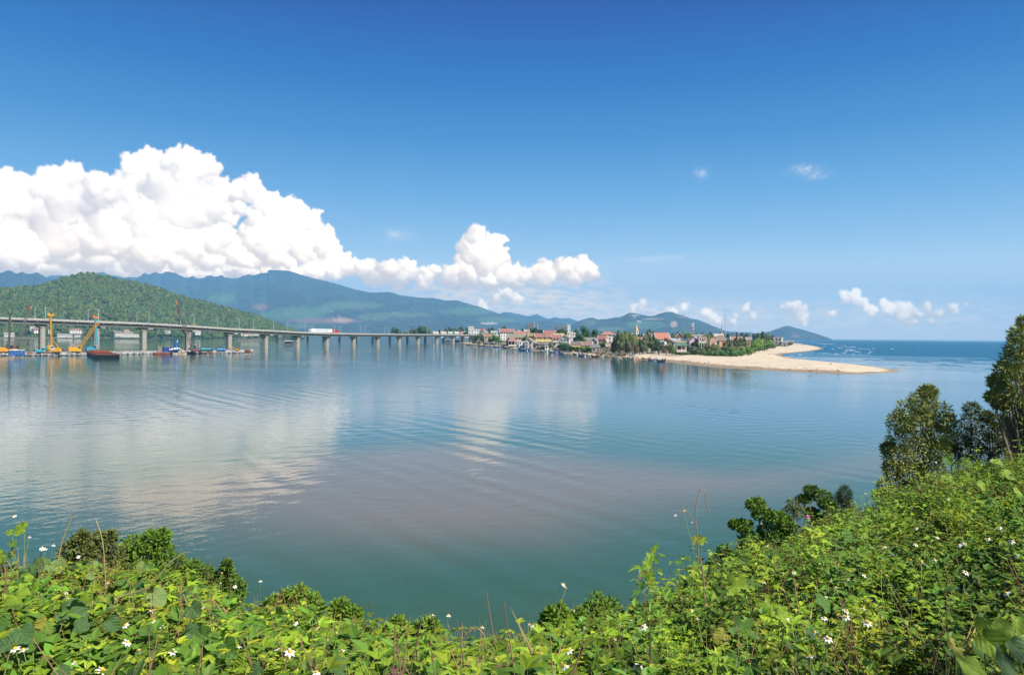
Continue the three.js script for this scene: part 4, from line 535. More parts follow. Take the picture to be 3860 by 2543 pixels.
house('fishing_shack', 'patched grey shack beside the thatched one under the trees', 2312, 2340, 1298, 1328, { d: 495, roof: 'shed', metal: true, roofColor: '#a79f8f', wall: '#6a5d4d', cat: 'shack' });
house('waterside_shed', 'low grey lean-to between the red-brown roof and the shacks', 2226, 2262, 1298, 1327, { d: 520, roof: 'shed', metal: true, roofColor: '#9aa0a2', wall: '#8d887d', cat: 'shed' });
house('town_house', 'small white house with orange roof among the trees left of the temple gate', 2397, 2420, 1270, 1310, { d: 520, roofColor: '#c8703f', wall: '#e6e2d8', yaw: -0.2, rf: 0.3 });
house('temple_hall', 'hall with a steep bright orange tiled roof and white gable tinted blue by painted shade', 2462, 2522, 1254, 1303, { d: 540, roofColor: '#c9652c', wall: '#cfdbe8', yaw: 0.45, rf: 0.5, deep: 0.75, cat: 'temple' });  // bluish shade of the white gable is put into the wall colour
house('town_house', 'long house with brown roof left behind the orange-roofed hall', 2424, 2466, 1257, 1290, { d: 640, roofColor: '#8a5a4a', wall: '#b9a08a', rf: 0.45, deep: 0.4 });
house('town_house', 'red-roofed house showing above the casuarina clump', 2358, 2384, 1254, 1292, { d: 640, roofColor: '#b35f4c', wall: '#cdb8a6', rf: 0.45 });
house('town_house', 'white house with bright white metal roof right of the withered tree', 2530, 2563, 1275, 1312, { d: 470, roofColor: '#e6eaee', metal: true, wall: '#e6eaee', yaw: -0.2, rf: 0.3 });
house('green_roof_house', 'beach house with a green metal roof and white posts', 2548, 2588, 1291, 1324, { d: 430, roof: 'shed', roofColor: '#6fa287', metal: true, wall: '#d5d6d0', open: true, yaw: 0.15, rf: 0.35 });
house('town_house', 'yellowish cream-roofed house directly behind the green roof', 2552, 2586, 1286, 1316, { d: 455, roofColor: '#d9cf96', metal: true, wall: '#cfc8b2', yaw: 0.1, deep: 0.5 });
house('town_house', 'dark timber-roofed hall behind the orange-roofed hall', 2548, 2574, 1253, 1290, { d: 590, roofColor: '#5b4a42', wall: '#7a6a5c', roof: 'gableZ', yaw: 0.1 });
house('town_house', 'long white flat building with pale canopy behind the palms', 2608, 2656, 1262, 1296, { d: 520, roof: 'flat', wall: '#e8e6dc', yaw: 0.1, deep: 0.4 });
house('town_house', 'house with red and lilac roof slopes in front of the long white building', 2592, 2634, 1270, 1308, { d: 450, roofColor: '#b4554c', wall: '#c9bcd0', roof: 'gableZ', yaw: 0.35, rf: 0.45, verge: '#cdb6d8' });
house('town_house', 'pinkish house with open upper floor right of the red and lilac roof', 2632, 2662, 1272, 1308, { d: 446, roof: 'flat', wall: '#c98d84', yaw: 0.1, balcony: true });
house('town_house', 'house with orange hip roof left of the brown-roofed house', 2672, 2702, 1272, 1308, { d: 440, roof: 'hip', roofColor: '#b4643a', wall: '#e0b99a' });
house('town_house', 'house with broad brown roof and white ornate parapet', 2695, 2738, 1262, 1308, { d: 445, roof: 'hip', roofColor: '#8d6f5e', wall: '#e0b088', yaw: 0.1, rf: 0.38 });
house('temple_hall', 'small white temple with upturned white gables behind the brown roof', 2690, 2726, 1258, 1300, { d: 480, roofColor: '#d7d3cc', wall: white, cat: 'temple', yaw: 0.3, rf: 0.3 });
house('town_house', 'tan-roofed house on posts above the hedge bank', 2756, 2794, 1268, 1306, { d: 440, roofColor: '#b57f54', wall: '#9a7a60', yaw: 0.08, rf: 0.34 });
house('beach_hut', 'small thatched hut among casuarinas above the hedge bank', 2812, 2830, 1270, 1302, { d: 450, roofColor: '#9a8f74', wall: '#8a7b63', cat: 'hut' });
house('town_house', 'white two-storey house at the far right end of the trees', 2922, 2950, 1272, 1296, { d: 640, roof: 'flat', wall: '#eceae6', yaw: -0.2 });
house('town_house', 'white house with small orange roof left beside the right-end white house', 2918, 2934, 1271, 1297, { d: 660, roofColor: '#c8703f', wall: white });
house('beach_shed', 'grey concrete beach shed below the white house at the right end', 2944, 2968, 1288, 1304, { d: 560, roof: 'flat', wall: '#a8a8a6', cat: 'shed' });
house('beach_shed', 'row of tiny beach stalls furthest along the far beach', 2962, 2996, 1284, 1291, { d: 900, roof: 'shed', metal: true, roofColor: '#c9c5bd', wall: '#a59a88', deep: 0.2, cat: 'stall' });
house('beach_canopy', 'white canopy on poles standing on the open sand', 2904, 2922, 1304, 1313, { roof: 'shed', metal: true, roofColor: '#e8eaec', wall: '#dcdcdc', open: true, cat: 'canopy', yaw: -0.2 });
// roofs seen over the bridge end
[['mint green roofed house behind the bridge rail, furthest left of the four', 1688, 1706, '#a9d6b8'], ['pale green gabled house behind the bridge rail near the two lamps', 1712, 1730, '#c6dcc4'], ['bright red roofed house behind the bridge rail', 1736, 1750, '#b8392c'], ['white-green roofed house behind the bridge rail beside the red one', 1748, 1768, '#bfe0c0'], ['white-roofed house behind the bridge rail left of the mint one', 1660, 1682, '#d9dcd8'], ['small cream-roofed house behind the bridge rail by the big round tree', 1630, 1652, '#d8d2bb']].forEach(([l, a, b, c]) => house('town_house', l, a, b, 1249, 1272, { d: 1330, roofColor: c, metal: true, wall: white, yaw: 0.3, rf: 0.4 }));

// buildings under construction behind town
function scaffoldTower(label, x0, x1, y0, y1, d, bays, lifts) {
  const p = at((x0 + x1) / 2, y1, d), w = (x1 - x0) / FOC * d, h = (y1 - y0) / FOC * d, t = thing('scaffold_building', label, 'building', p, Math.atan2(-p.x, -p.z) + 0.2), m = mat('#a9a39a', { map: stains }), st = mat('#8f7f74', { metalness: 0.2 });
  for (let i = 0; i <= lifts; i++) mesh('floor_slab', [box(w, 0.35, w * 0.5, 0, h * i / lifts, 0)], m, t);
  for (let i = 0; i <= bays; i++) for (const z of [-1, 1]) mesh('column', [box(0.5, h, 0.5, w * (i / bays - 0.5) * 0.98, h / 2, z * w * 0.24)], m, t);
  const s = []; for (let i = 0; i <= bays * 2; i++) s.push(bar(V(w * (i / bays / 2 - 0.5) * 1.05, 0, w * 0.29), V(w * (i / bays / 2 - 0.5) * 1.05, h * 1.05, w * 0.29), 0.09)); for (let i = 0; i < lifts * 2; i++) s.push(bar(V(-w * 0.53, h * i / lifts / 2, w * 0.29), V(w * 0.53, h * i / lifts / 2, w * 0.29), 0.08)); for (let i = 0; i < bays; i++) s.push(bar(V(w * (i / bays - 0.5), 0, w * 0.295), V(w * ((i + 1) / bays - 0.5), h, w * 0.295), 0.07));
  mesh('scaffolding', s, st, t); return t;
}
scaffoldTower('bare concrete frame wrapped in scaffolding behind the orange hall', 1985, 2017, 1219, 1248, 1250, 7, 6);
scaffoldTower('wide scaffolded concrete frame left against the white tower block', 2094, 2136, 1229, 1254, 1200, 8, 5);
house('tower_block', 'slim white tower block tallest behind the town', 2136, 2150, 1224, 1258, { d: 1200, roof: 'flat', wall: '#eef0f2', yaw: 0.15, deep: 0.8, cat: 'tower block' });
function pole(name, label, cat, px, yTop, yBase, d, r, bands) { const p = at(px, yBase, d), h = (yBase - yTop) / FOC * d, t = thing(name, label, cat, p); if (bands) { for (let i = 0; i < bands; i++) mesh('mast_section', [0, 1, 2].map((k) => { const a = k * 2.094, e = (q) => r * (1 - 0.5 * q); return bar(V(Math.cos(a) * e(i / bays2(bands)), h * i / bands, Math.sin(a) * e(i / bays2(bands))), V(Math.cos(a) * e((i + 1) / bays2(bands)), h * (i + 1) / bands, Math.sin(a) * e((i + 1) / bays2(bands))), r * 0.16); }).concat([0, 1, 2].flatMap((k) => { const a = k * 2.094, b = a + 2.094, e = r * (1 - 0.5 * i / bands); return [bar(V(Math.cos(a) * e, h * i / bands, Math.sin(a) * e), V(Math.cos(b) * e, h * (i + 1) / bands, Math.sin(b) * e), r * 0.09), bar(V(Math.cos(b) * e, h * i / bands, Math.sin(b) * e), V(Math.cos(a) * e, h * (i + 1) / bands, Math.sin(a) * e), r * 0.09)]; })), i % 2 ? mat('#d8d8d8') : mat('#b5493c'), t); } else mesh('post', [bar(V(0, 0, 0), V(0, h, 0), r, r * 0.6)], galvanised, t); return [t, h]; }
function bays2(n) { return n; }
{ const [t, h] = pole('telecom_tower', 'red and white telecom tower with dish clusters above the palms', 'tower', 2609, 1218, 1262, 620, 1.0, 8); for (let k = 0; k < 3; k++) mesh('antenna', [cyl(0.5, 0.5, 1.6, Math.cos(k * 2.1) * 1.1, h * (0.97 - 0.14 * k), Math.sin(k * 2.1) * 1.1, 8), cyl(0.6, 0.6, 0.35, 1.0, h * (0.9 - 0.2 * k), 0.8, 10, 0, Math.PI / 2)], mat('#e3e3e0'), t); }
pole('radio_mast', 'tallest thin radio mast rising far above the town roofs', 'mast', 2733, 1161, 1264, 640, 0.28, 14);
{ const [t, h] = pole('telecom_tower', 'short red and white telecom tower beside the tallest thin mast', 'tower', 2721, 1229, 1264, 660, 0.8, 6); mesh('spike', [bar(V(0, h, 0), V(0, h * 1.18, 0), 0.12, 0.04)], darkSteel, t); }
pole('flag_pole', 'plain white pole between the two scaffolded buildings', 'pole', 2027, 1214, 1250, 1150, 0.55);
pole('hoist_mast', 'thin white hoist mast on the right side of the left scaffolded frame', 'mast', 2014, 1212, 1248, 1240, 0.5);
// church spire
{ const d = 620, p = at(2400, 1258, d), k = d / FOC, t = thing('church_spire', 'church tower with a tall pale orange spire and white belfry', 'church', p, 0.3); mesh('belfry', [box(11 * k, 12 * k, 11 * k, 0, 5 * k, 0)], mat('#ece6da', { map: stains }), t); mesh('cornice', [box(13.5 * k, 1.2 * k, 13.5 * k, 0, 11.6 * k, 0)], mat('#f0dfae'), t); mesh('spire', [put(new THREE.ConeGeometry(7.2 * k, 21 * k, 4), 0, 22.5 * k, 0, Math.PI / 4)], mat('#d9a765', { roughness: 0.7 }), t); mesh('cross', [box(0.35, 5 * k, 0.35, 0, 34.5 * k, 0), box(2 * k, 0.35, 0.35, 0, 35 * k, 0)], mat('#e9e4d6'), t); for (const a of [0, 1]) mesh('belfry_opening', [box(4 * k, 6 * k, 0.2, 0, 6 * k, 5.6 * k)].map((g) => put(g, 0, 0, 0, a * Math.PI / 2)), glassDark, t); }
// temple gate on the beach
{ const d = depthAt(2459, 1331), k = d / FOC, p = onY(2459, 1331, 1.4), t = thing('temple_gate', 'yellow and white temple gate with green tiers facing the beach', 'gate', p, Math.atan2(-p.x, -p.z)), w = mat('#ece8e0'), y = mat('#d8c22e'), g = mat('#2f7a4a'), r = mat('#b23a35');
  for (const s of [-1, 1]) { mesh('pillar', [box(3.2 * k, 18 * k, 3 * k, s * 9 * k, 9 * k, 0)], w, t); mesh('capital', [box(3.8 * k, 2 * k, 3.6 * k, s * 9 * k, 18.6 * k, 0)], y, t); mesh('side_post', [box(2.4 * k, 10 * k, 2.4 * k, s * 15 * k, 5 * k, 0)], w, t); }
  mesh('lintel', [box(21 * k, 3 * k, 3.6 * k, 0, 21 * k, 0)], y, t); mesh('eave', [box(24 * k, 1 * k, 5 * k, 0, 23 * k, 0)], g, t); mesh('name_panel', [box(13 * k, 3.4 * k, 1.6 * k, 0, 25.4 * k, 0)], r, t); for (let i = 0; i < 4; i++) mesh('finial', [box(1.4 * k, 4 * k, 1.4 * k, (i - 1.5) * 5 * k, 27.5 * k, 0)], i % 2 ? y : w, t); mesh('top_roof', hipRoof(17 * k, 3.5 * k, 5 * k, 0.6).map((q) => q.translate(0, 29 * k, 0)), mat('#5a5f5c'), t);
  const sh = thing('shrine', 'small white roadside shrine with red front left of the temple gate', 'shrine', onY(2442, 1331, 1.4), t.rotation.y); mesh('body', [box(5.5 * k, 11 * k, 4 * k, 0, 5.5 * k, 0)], w, sh); mesh('niche', [box(3 * k, 5 * k, 0.4 * k, 0, 7.5 * k, 2.05 * k)], r, sh); mesh('roof', hipRoof(6.5 * k, 2.5 * k, 5 * k, 0.2).map((q) => q.translate(0, 11 * k, 0)), mat('#8a8a86'), sh);
  const f = thing('low_wall', 'low grey wall running along the top of the beach by the gate', 'wall', onY(2470, 1333, 1.3), t.rotation.y); mesh('wall', [box(150 * k, 1.0, 0.3, -24 * k, 0.4, 0)], mat('#9f9a90', { map: stains }), f); for (let i = 0; i < 16; i++) mesh('post', [box(0.3, 2.4, 0.3, (-90 + i * 9) * k, 1.1, 0.3)], mat('#cfccc4'), f); }

// ------------------------------------------------------------------ trees of the town
reseed(1717);
const NTH = ['first', 'second', 'third', 'fourth', 'fifth', 'sixth', 'seventh', 'eighth', 'ninth', 'tenth', 'eleventh', 'twelfth'];
const T = (k, t, l, list, o = {}) => { const order = list.map((q) => q[0]).sort((a, b) => a - b); list.forEach(([x, y, h, w, d]) => tree(k, t, list.length > 1 && list.length < 13 ? l + ', ' + NTH[order.indexOf(x)] + ' from left' : l, x, y, h, { ...o, w: w ?? 1, d })); };
T('broad', 'dark', 'big dark round tree rising left of the casuarina clump', [[2212, 1300, 72, 0.72, 690]]); T('broad', 'dark', 'big dark tree right against the tallest round tree', [[2240, 1300, 62, 0.72, 700]]);
T('broad', 'broad', 'mid green tree in front of the two big dark trees', [[2186, 1302, 44, 0.9, 640], [2200, 1304, 34, 0.9, 630], [2170, 1302, 36, 0.9, 650]], { group: 'trees at the foot of the big dark pair' });
T('cas', 'cas', 'feathery casuarina of the dense clump left of the temple gate', [[2318, 1334, 68, 0.8], [2338, 1335, 86, 0.8], [2356, 1335, 82, 0.9], [2374, 1335, 74, 0.9], [2392, 1335, 60, 0.9], [2326, 1330, 60, 1], [2366, 1330, 78, 1]], { group: 'casuarina clump behind the boats' });
T('cas', 'cas', 'lighter casuarina left and right of the temple gate', [[2424, 1334, 64, 0.9], [2440, 1333, 68, 0.9], [2412, 1334, 58, 0.9], [2482, 1334, 56, 1.1], [2470, 1332, 60, 0.9]], { group: 'casuarinas round the temple gate' });
T('cas', 'cas', 'tall pale casuarina standing behind the temple gate', [[2446, 1300, 62, 0.7, 520]]);
T('broad', 'casDark', 'dark spreading tree right beside the temple gate', [[2484, 1334, 48, 1.1, 370]]);
T('dead', 'dead', 'withered reddish brown tree at the top of the beach', [[2512, 1336, 64, 0.95]]); T('dead', 'dead', 'small rusty leaved tree under the casuarina clump', [[2396, 1336, 38, 0.9]]);
T('broad', 'lime', 'vine-covered bright green tree right of the withered tree', [[2534, 1338, 46, 0.75]]);
T('palm', 'palm', 'coconut palm standing above the casuarina clump', [[2352, 1320, 76, 1, 430], [2388, 1320, 72, 1.1, 420], [2384, 1318, 60, 1, 440]], { group: 'palms above the casuarina clump' });
T('palm', 'palm', 'low spreading coconut palm at the top of the beach', [[2706, 1342, 52, 1.2], [2690, 1340, 50, 1.1], [2728, 1342, 44, 1.2], [2746, 1342, 40, 1.3], [2764, 1342, 38, 1.3], [2676, 1338, 46, 1], [2780, 1341, 34, 1.2]], { group: 'low palms at the beach edge' });
T('palm', 'palm', 'coconut palm behind the middle of the beach', [[2588, 1312, 70, 1, 480], [2600, 1310, 62, 1, 490], [2664, 1312, 62, 1, 460], [2688, 1310, 54, 1, 470], [2672, 1314, 56, 1, 455], [2540, 1300, 44, 1, 600], [2520, 1300, 42, 1, 610], [2500, 1300, 44, 1, 600]], { group: 'palms behind the beach houses' });
T('bush', 'cas', 'wide olive bush in front of the pinkish house', [[2622, 1337, 50, 1.0], [2648, 1338, 44, 0.9], [2600, 1336, 34, 0.9], [2636, 1339, 30, 1.1]], { group: 'olive bushes at the beach edge' });
T('bush', 'bush', 'low green bush at the edge of the sand', [[2566, 1338, 16, 1.2], [2582, 1339, 14, 1.2], [2676, 1342, 12, 1.3], [2660, 1341, 16, 1.2], [2700, 1343, 10, 1.5], [2548, 1337, 14, 1.2], [2714, 1343, 20, 1.2], [2730, 1343.5, 22, 1.1], [2748, 1343.5, 20, 1.2], [2764, 1343, 24, 1.1], [2780, 1342, 22, 1.2], [2692, 1343, 20, 1.2]], { group: 'low bushes along the sand' });
T('bush', 'lime', 'bright green creeper mound on the sand bank', [[2786, 1338, 46, 1.0], [2800, 1335, 46, 1.1], [2816, 1331, 44, 1.1], [2834, 1327, 40, 1.1], [2850, 1324, 38, 1.1], [2866, 1320, 34, 1.1], [2811, 1327, 50, 1.0], [2882, 1316, 32, 1.1], [2898, 1313, 26, 1.2]], { group: 'green mounds of the hedge bank' });
T('cas', 'cas', 'casuarina of the row on the bank by the right-end houses', [[2776, 1312, 44, 0.9, 420], [2792, 1312, 40, 0.9, 430], [2806, 1310, 36, 0.9, 440], [2844, 1312, 54, 0.8], [2858, 1312, 56, 0.8], [2872, 1312, 60, 0.8], [2886, 1311, 52, 0.8], [2898, 1310, 50, 0.8], [2910, 1308, 44, 0.9], [2922, 1307, 36, 0.9], [2934, 1307, 26, 1]], { group: 'casuarina row on the right bank' });
T('cas', 'cas', 'casuarina in the belt between beach and houses', [[2570, 1326, 36, 1.2], [2592, 1328, 42, 1.2], [2614, 1326, 44, 1.2], [2668, 1330, 40, 1.2], [2684, 1328, 44, 1.2], [2702, 1328, 42, 1.2], [2716, 1326, 46, 1.2], [2738, 1328, 40, 1.3], [2752, 1324, 46, 1.2], [2768, 1326, 42, 1.3], [2828, 1318, 44, 1.1]], { group: 'casuarina belt above the beach' });
T('bush', 'cas', 'small round bush standing alone near the beach sheds', [[2976, 1303, 16, 0.8]]);
T('broad', 'dark', 'big round tree behind the bridge rail in mid lagoon', [[1592, 1272, 46, 1.35, 1300]]); T('broad', 'cas', 'olive tree left against the big round tree behind the bridge', [[1556, 1272, 32, 1.3, 1290], [1612, 1270, 34, 1.1, 1320], [1574, 1272, 36, 1.2, 1330]], { group: 'trees round the big one behind the bridge' });
T('broad', 'dark', 'lone dark tree behind the bridge, left of the big round tree', [[1488, 1268, 34, 1.1, 1350]]); T('broad', 'cas', 'low tree beside the lone dark tree behind the bridge', [[1503, 1268, 24, 1.2, 1350], [1530, 1270, 22, 1.4, 1340]], { group: 'low trees behind the bridge' });
T('cas', 'casDark', 'dark tree in the row behind the bridge end', [[1655, 1272, 30, 1.2, 1350], [1682, 1272, 36, 1.1, 1360], [1696, 1272, 38, 1.1, 1360], [1710, 1270, 34, 1.1, 1370], [1730, 1270, 36, 1.1, 1370], [1744, 1270, 38, 1.1, 1370], [1760, 1268, 34, 1.1, 1300], [1846, 1270, 34, 1, 1050], [1856, 1270, 36, 1, 1060]], { group: 'dark trees behind the bridge end' });
T('broad', 'lime', 'yellowish green tree between rusty orange roof and water', [[1866, 1298, 38, 0.9, 740], [1850, 1298, 28, 1, 745], [1878, 1298, 30, 0.9, 735]], { group: 'yellowish trees on the bank by the bridge' });
T('broad', 'cas', 'olive tree beside the bridge abutment', [[1806, 1296, 40, 0.9, 820], [1822, 1296, 36, 0.9, 810], [1792, 1296, 34, 0.8, 830]], { group: 'olive trees by the bridge abutment' });
T('palm', 'lime', 'short palm on the bank between abutment and rusty orange roof', [[1801, 1297, 26, 1.2, 780]]);
T('broad', 'broad', 'green tree before the yellow-roofed house', [[1984, 1300, 34, 1, 690], [1972, 1300, 26, 1, 695], [1996, 1300, 30, 1, 692]], { group: 'trees left of the yellow villa' });
T('broad', 'dark', 'dark tree behind the roofs in the middle of town', [[1896, 1262, 34, 0.8, 1000], [1930, 1268, 24, 1.2, 1000], [2010, 1268, 34, 1.1, 900], [2024, 1268, 32, 1.1, 900], [2038, 1268, 28, 1.1, 900], [2100, 1272, 30, 1.2, 860], [2114, 1272, 34, 1.2, 850], [2128, 1272, 30, 1.2, 860], [2166, 1286, 40, 0.8, 800], [2176, 1284, 44, 0.7, 810], [1955, 1264, 20, 1.4, 1050], [1970, 1262, 24, 1.2, 1060]], { group: 'dark trees among the town roofs' });
T('bush', 'dark', 'thick dark bush on the bank right of the small white house', [[2112, 1326, 34, 0.9, 590], [2128, 1328, 30, 0.9, 585], [2144, 1328, 32, 0.9, 580], [2160, 1330, 24, 1, 560]], { group: 'thick bushes on the bank' }); T('broad', 'cas', 'brownish tree on the bank in front of the villa', [[2074, 1322, 36, 0.6, 615]]);
T('bush', 'lime', 'leafy bush before the red-brown roofed house', [[2202, 1328, 20, 0.8, 530], [2220, 1328, 24, 0.7, 525]], { group: 'bushes before the red-brown roof' }); T('broad', 'broad', 'spreading green tree over the shacks', [[2262, 1324, 34, 1.1, 540], [2278, 1322, 36, 1, 530]], { group: 'green trees over the shacks' });
reseed(2323); for (let i = 0; i < 46; i++) { const px = 2170 + i * 16 + rr(-5, 5); T(i % 4 === 1 ? 'palm' : 'cas', i % 4 === 1 ? 'palm' : 'casDark', 'far tree top on the skyline behind the town', [[px, 1276, rr(18, 27), rr(0.9, 1.5), 760 + rr(-40, 120)]], { group: 'tree tops on the skyline behind the town' }); }

// ------------------------------------------------------------------ boats
function hullGeo(L, B, h) { // sheer rising to bow and stern, flared sides, a deck inside
  const n = 14, P = [], I = [], half = (t) => B / 2 * Math.pow(Math.sin(Math.PI * (0.04 + 0.92 * t)), 0.7), top = (t) => h * (0.62 + 1.5 * Math.pow(Math.abs(t - 0.46) * 1.9, 2.4)), keel = (t) => -0.25 + h * 0.8 * Math.pow(Math.abs(t - 0.5) * 2, 5);
  const sec = (t) => { const b = half(t), T2 = top(t), k = keel(t); return [[0, k], [b * 0.62, lerp(k, T2, 0.25)], [b, T2], [b * 0.9, T2 - 0.02], [b * 0.82, T2 * 0.7], [0, T2 * 0.68]]; };
  for (let i = 0; i <= n; i++) { const t = i / n, s = sec(t); for (const side of [1, -1]) for (const [z, y] of s) P.push((t - 0.5) * L * (1 + 0.03 * y), y, z * side); }
  const m = 12; for (let i = 0; i < n; i++) for (const o of [0, 6]) for (let k = 0; k < 5; k++) { const a = i * m + o + k, b = a + m; if (o === 0) I.push(a, b, a + 1, a + 1, b, b + 1); else I.push(a, a + 1, b, a + 1, b + 1, b); }
  const g = new THREE.BufferGeometry(); g.setAttribute('position', new THREE.Float32BufferAttribute(P, 3)); g.setIndex(I); const q = g.toNonIndexed(); q.computeVertexNormals(); return { hull: q, top, half };
}
const nets = mat('#6d675d');
function boat(label, px, py, lenPx, yaw, c = {}, group) {
  const y = c.y ?? 0, p = onY(px, py, y), d = -p.z, L = Math.max(4.5, lenPx / FOC * d / Math.max(0.55, Math.cos(yaw))), B = L * 0.24, h = L * 0.10 + 0.35, G = hullGeo(L, B, h), t = thing('fishing_boat', label, 'boat', p, Math.atan2(-p.x, -p.z) + yaw, group), dsm = (m) => { const q = m.clone(); q.side = THREE.DoubleSide; return q; };
  mesh('hull', [G.hull], dsm(mat(c.hull ?? '#2f5fa8', { roughness: 0.55, map: stains })), t);
  for (const s of [-1, 1]) { const gw = []; for (let i = 0; i < 12; i++) { const a = 0.02 + i * 0.08, b = a + 0.08; gw.push(bar(V((a - 0.5) * L, G.top(a) + 0.05, s * G.half(a)), V((b - 0.5) * L, G.top(b) + 0.05, s * G.half(b)), 0.09, 0.09, 5)); } mesh('gunwale', gw, mat(c.trim ?? '#b89a6a'), t); }
  mesh('deck', [box(L * 0.72, 0.08, B * 0.7, 0, h * 0.55, 0)], mat('#8a7558', { map: grime }), t);
  for (let i = 0; i < 3; i++) mesh('thwart', [box(0.3, 0.1, B * 0.85, (i - 1) * L * 0.2, h * 0.72, 0)], mat('#9b8562'), t);
  if (c.cabin) { mesh('cabin', [box(L * 0.2, 1.5, B * 0.6, -L * 0.08, h * 0.6 + 0.75, 0)], mat(c.cabin, { roughness: 0.5 }), t); mesh('cabin_roof', [box(L * 0.24, 0.12, B * 0.7, -L * 0.08, h * 0.6 + 1.55, 0)], mat(c.cabinRoof ?? '#cdd3d6'), t); mesh('cabin_window', [box(L * 0.12, 0.5, 0.06, -L * 0.08, h * 0.6 + 1.0, B * 0.3)], glassDark, t); }
  if (c.net) { const g = new THREE.IcosahedronGeometry(1, 2), q = g.attributes.position; for (let i = 0; i < q.count; i++) { const k = 1 + 0.25 * noise3(q.getX(i) * 2, q.getY(i) * 2, q.getZ(i) * 2 + px); q.setXYZ(i, q.getX(i) * k, q.getY(i) * k, q.getZ(i) * k); } g.computeVertexNormals(); g.scale(L * 0.11, 0.55, B * 0.3); g.translate(L * 0.16, h * 0.65 + 0.3, 0); mesh('net_heap', [g], c.net === true ? nets : mat(c.net), t); }
  if (c.mast) mesh('mast', [bar(V(L * 0.1, h * 0.5, 0), V(L * 0.12, h + 3.6, 0), 0.08, 0.04)], mat('#8a7a60'), t);
  mesh('engine_box', [box(0.9, 0.6, 0.6, -L * 0.32, h * 0.6 + 0.3, 0)], mat('#44484b'), t);
  if (c.float) mesh('float', [put(new THREE.SphereGeometry(0.42, 12, 8), L * 0.2, 0.15, B * 0.8)], mat('#eceff0', { roughness: 0.4 }), t);
  return t;
}
boat('weathered grey and tan boat with a blue stern, moored just right of the bridge end', 1773, 1301, 38, 0.2, { hull: '#a39a83', trim: '#7d7563', net: true, cabin: '#8a8474' });
boat('small white boat under the bridge end', 1746, 1300, 18, -0.2, { hull: '#c9cdcb', net: '#a13a34' });
boat('dark low boat with a teal net heap between the shacks', 1815, 1304, 26, 0.1, { hull: '#39424a', net: '#3f9a86' });
boat('slim pale blue boat half hidden behind the royal blue one', 1853, 1307, 20, 0.1, { hull: '#5f83b8' });
boat('royal blue boat with white bow left of the red pavilion', 1878, 1309, 36, -0.15, { hull: '#2c4fa6', trim: '#c9b98e', net: true, float: true });
boat('brown and blue boat with yellow bow in front of the red pavilion', 1914, 1312, 44, 0.15, { hull: '#6f5d4a', trim: '#c2a04a', net: '#8a9298' });
boat('blue and red boat with a bright blue cabin, foremost in open water', 1977, 1321, 48, 0.1, { hull: '#2f6a9c', trim: '#a2453c', cabin: '#3f9ad8', cabinRoof: '#59b0e8', net: '#51483f', float: true });
boat('long dark hulk drawn up on the bank behind the blue cabin boat', 2022, 1316, 38, 0.05, { hull: '#4d453c', net: true });
boat('teal-hulled low boat beside the long grey jetty boats', 2048, 1325, 26, 0.2, { hull: '#3d8a83', net: '#8d8b84' });
boat('sky blue boat with a black and white cabin in front of the brownish tree', 2084, 1328, 34, -0.1, { hull: '#3f7fc0', cabin: '#e4e6e6', cabinRoof: '#2a2c2e' });
boat('dark blue boat heaped with nets under the thick bushes', 2122, 1330, 38, 0.12, { hull: '#2a4f93', net: true, float: true, trim: '#3d3a36' });
boat('pale pinkish boat drawn up on the bank under the thick bushes', 2152, 1329, 24, 0, { hull: '#b9aaa0', net: '#a8524a', y: 0.4 });
boat('navy boat with white floats left of the net-heaped brown boat', 2172, 1336, 24, -0.1, { hull: '#26407e', float: true });
boat('brown boat with deep blue waterline and stacked gear, largest of the crowded row', 2198, 1342, 34, 0.15, { hull: '#3a5a98', trim: '#7a6a58', net: '#6b5a4a', cabin: '#5c5248', float: true });
boat('cream boat with orange stripe in the crowded row', 2226, 1343, 30, 0.2, { hull: '#d9cda9', trim: '#b0713a', net: '#9c8a6c' });
boat('brown boat with an orange bow patch in the crowded row', 2243, 1345, 24, -0.25, { hull: '#7c5a38', trim: '#c97a34', net: true });
boat('grey-white boat with a dark prow in the crowded row', 2262, 1344, 28, 0.1, { hull: '#c3bda8', trim: '#5a5148' });
boat('slate blue boat tucked behind the crowded row', 2278, 1341, 30, 0.15, { hull: '#5f7484', net: '#8a8f92' });
boat('white boat with a tan awning at the right end of the crowded row', 2298, 1347, 32, 0.05, { hull: '#e2dcc6', cabin: '#c9a87c', cabinRoof: '#8f7a5e' });
boat('cream curved boat with high dark prow nearest the start of the sand', 2320, 1352, 28, -0.2, { hull: '#d8c7a0', trim: '#5f4c3a', net: '#3fa08c' });
boat('beached dark boat under the left casuarinas', 2262, 1334, 30, 0.1, { hull: '#55504a', y: 0.7 }); boat('beached grey boat under the middle casuarinas', 2292, 1336, 34, 0.05, { hull: '#77756f', y: 0.8 }); boat('beached black tarred boat right under the casuarina clump', 2344, 1340, 34, -0.1, { hull: '#2f3134', y: 0.9 });
boat('beached boat covered with a royal blue tarpaulin on the sand', 2386, 1343, 22, 0, { hull: '#c9d4dc', cabin: '#2f6bd0', cabinRoof: '#2a62c8', y: 0.9 });
boat('slim cream boat at the sand edge with a bare mast', 2362, 1353, 22, 0.1, { hull: '#cbb993', trim: '#6a5a48', mast: true }); boat('white boat touching the slim cream masted one', 2380, 1354, 22, -0.1, { hull: '#ddd8c9', trim: '#4e6b6a', net: '#9aa8a4' }); boat('tiny orange-red boat end-on beside the white one', 2394, 1354, 9, 1.0, { hull: '#c8623a' });
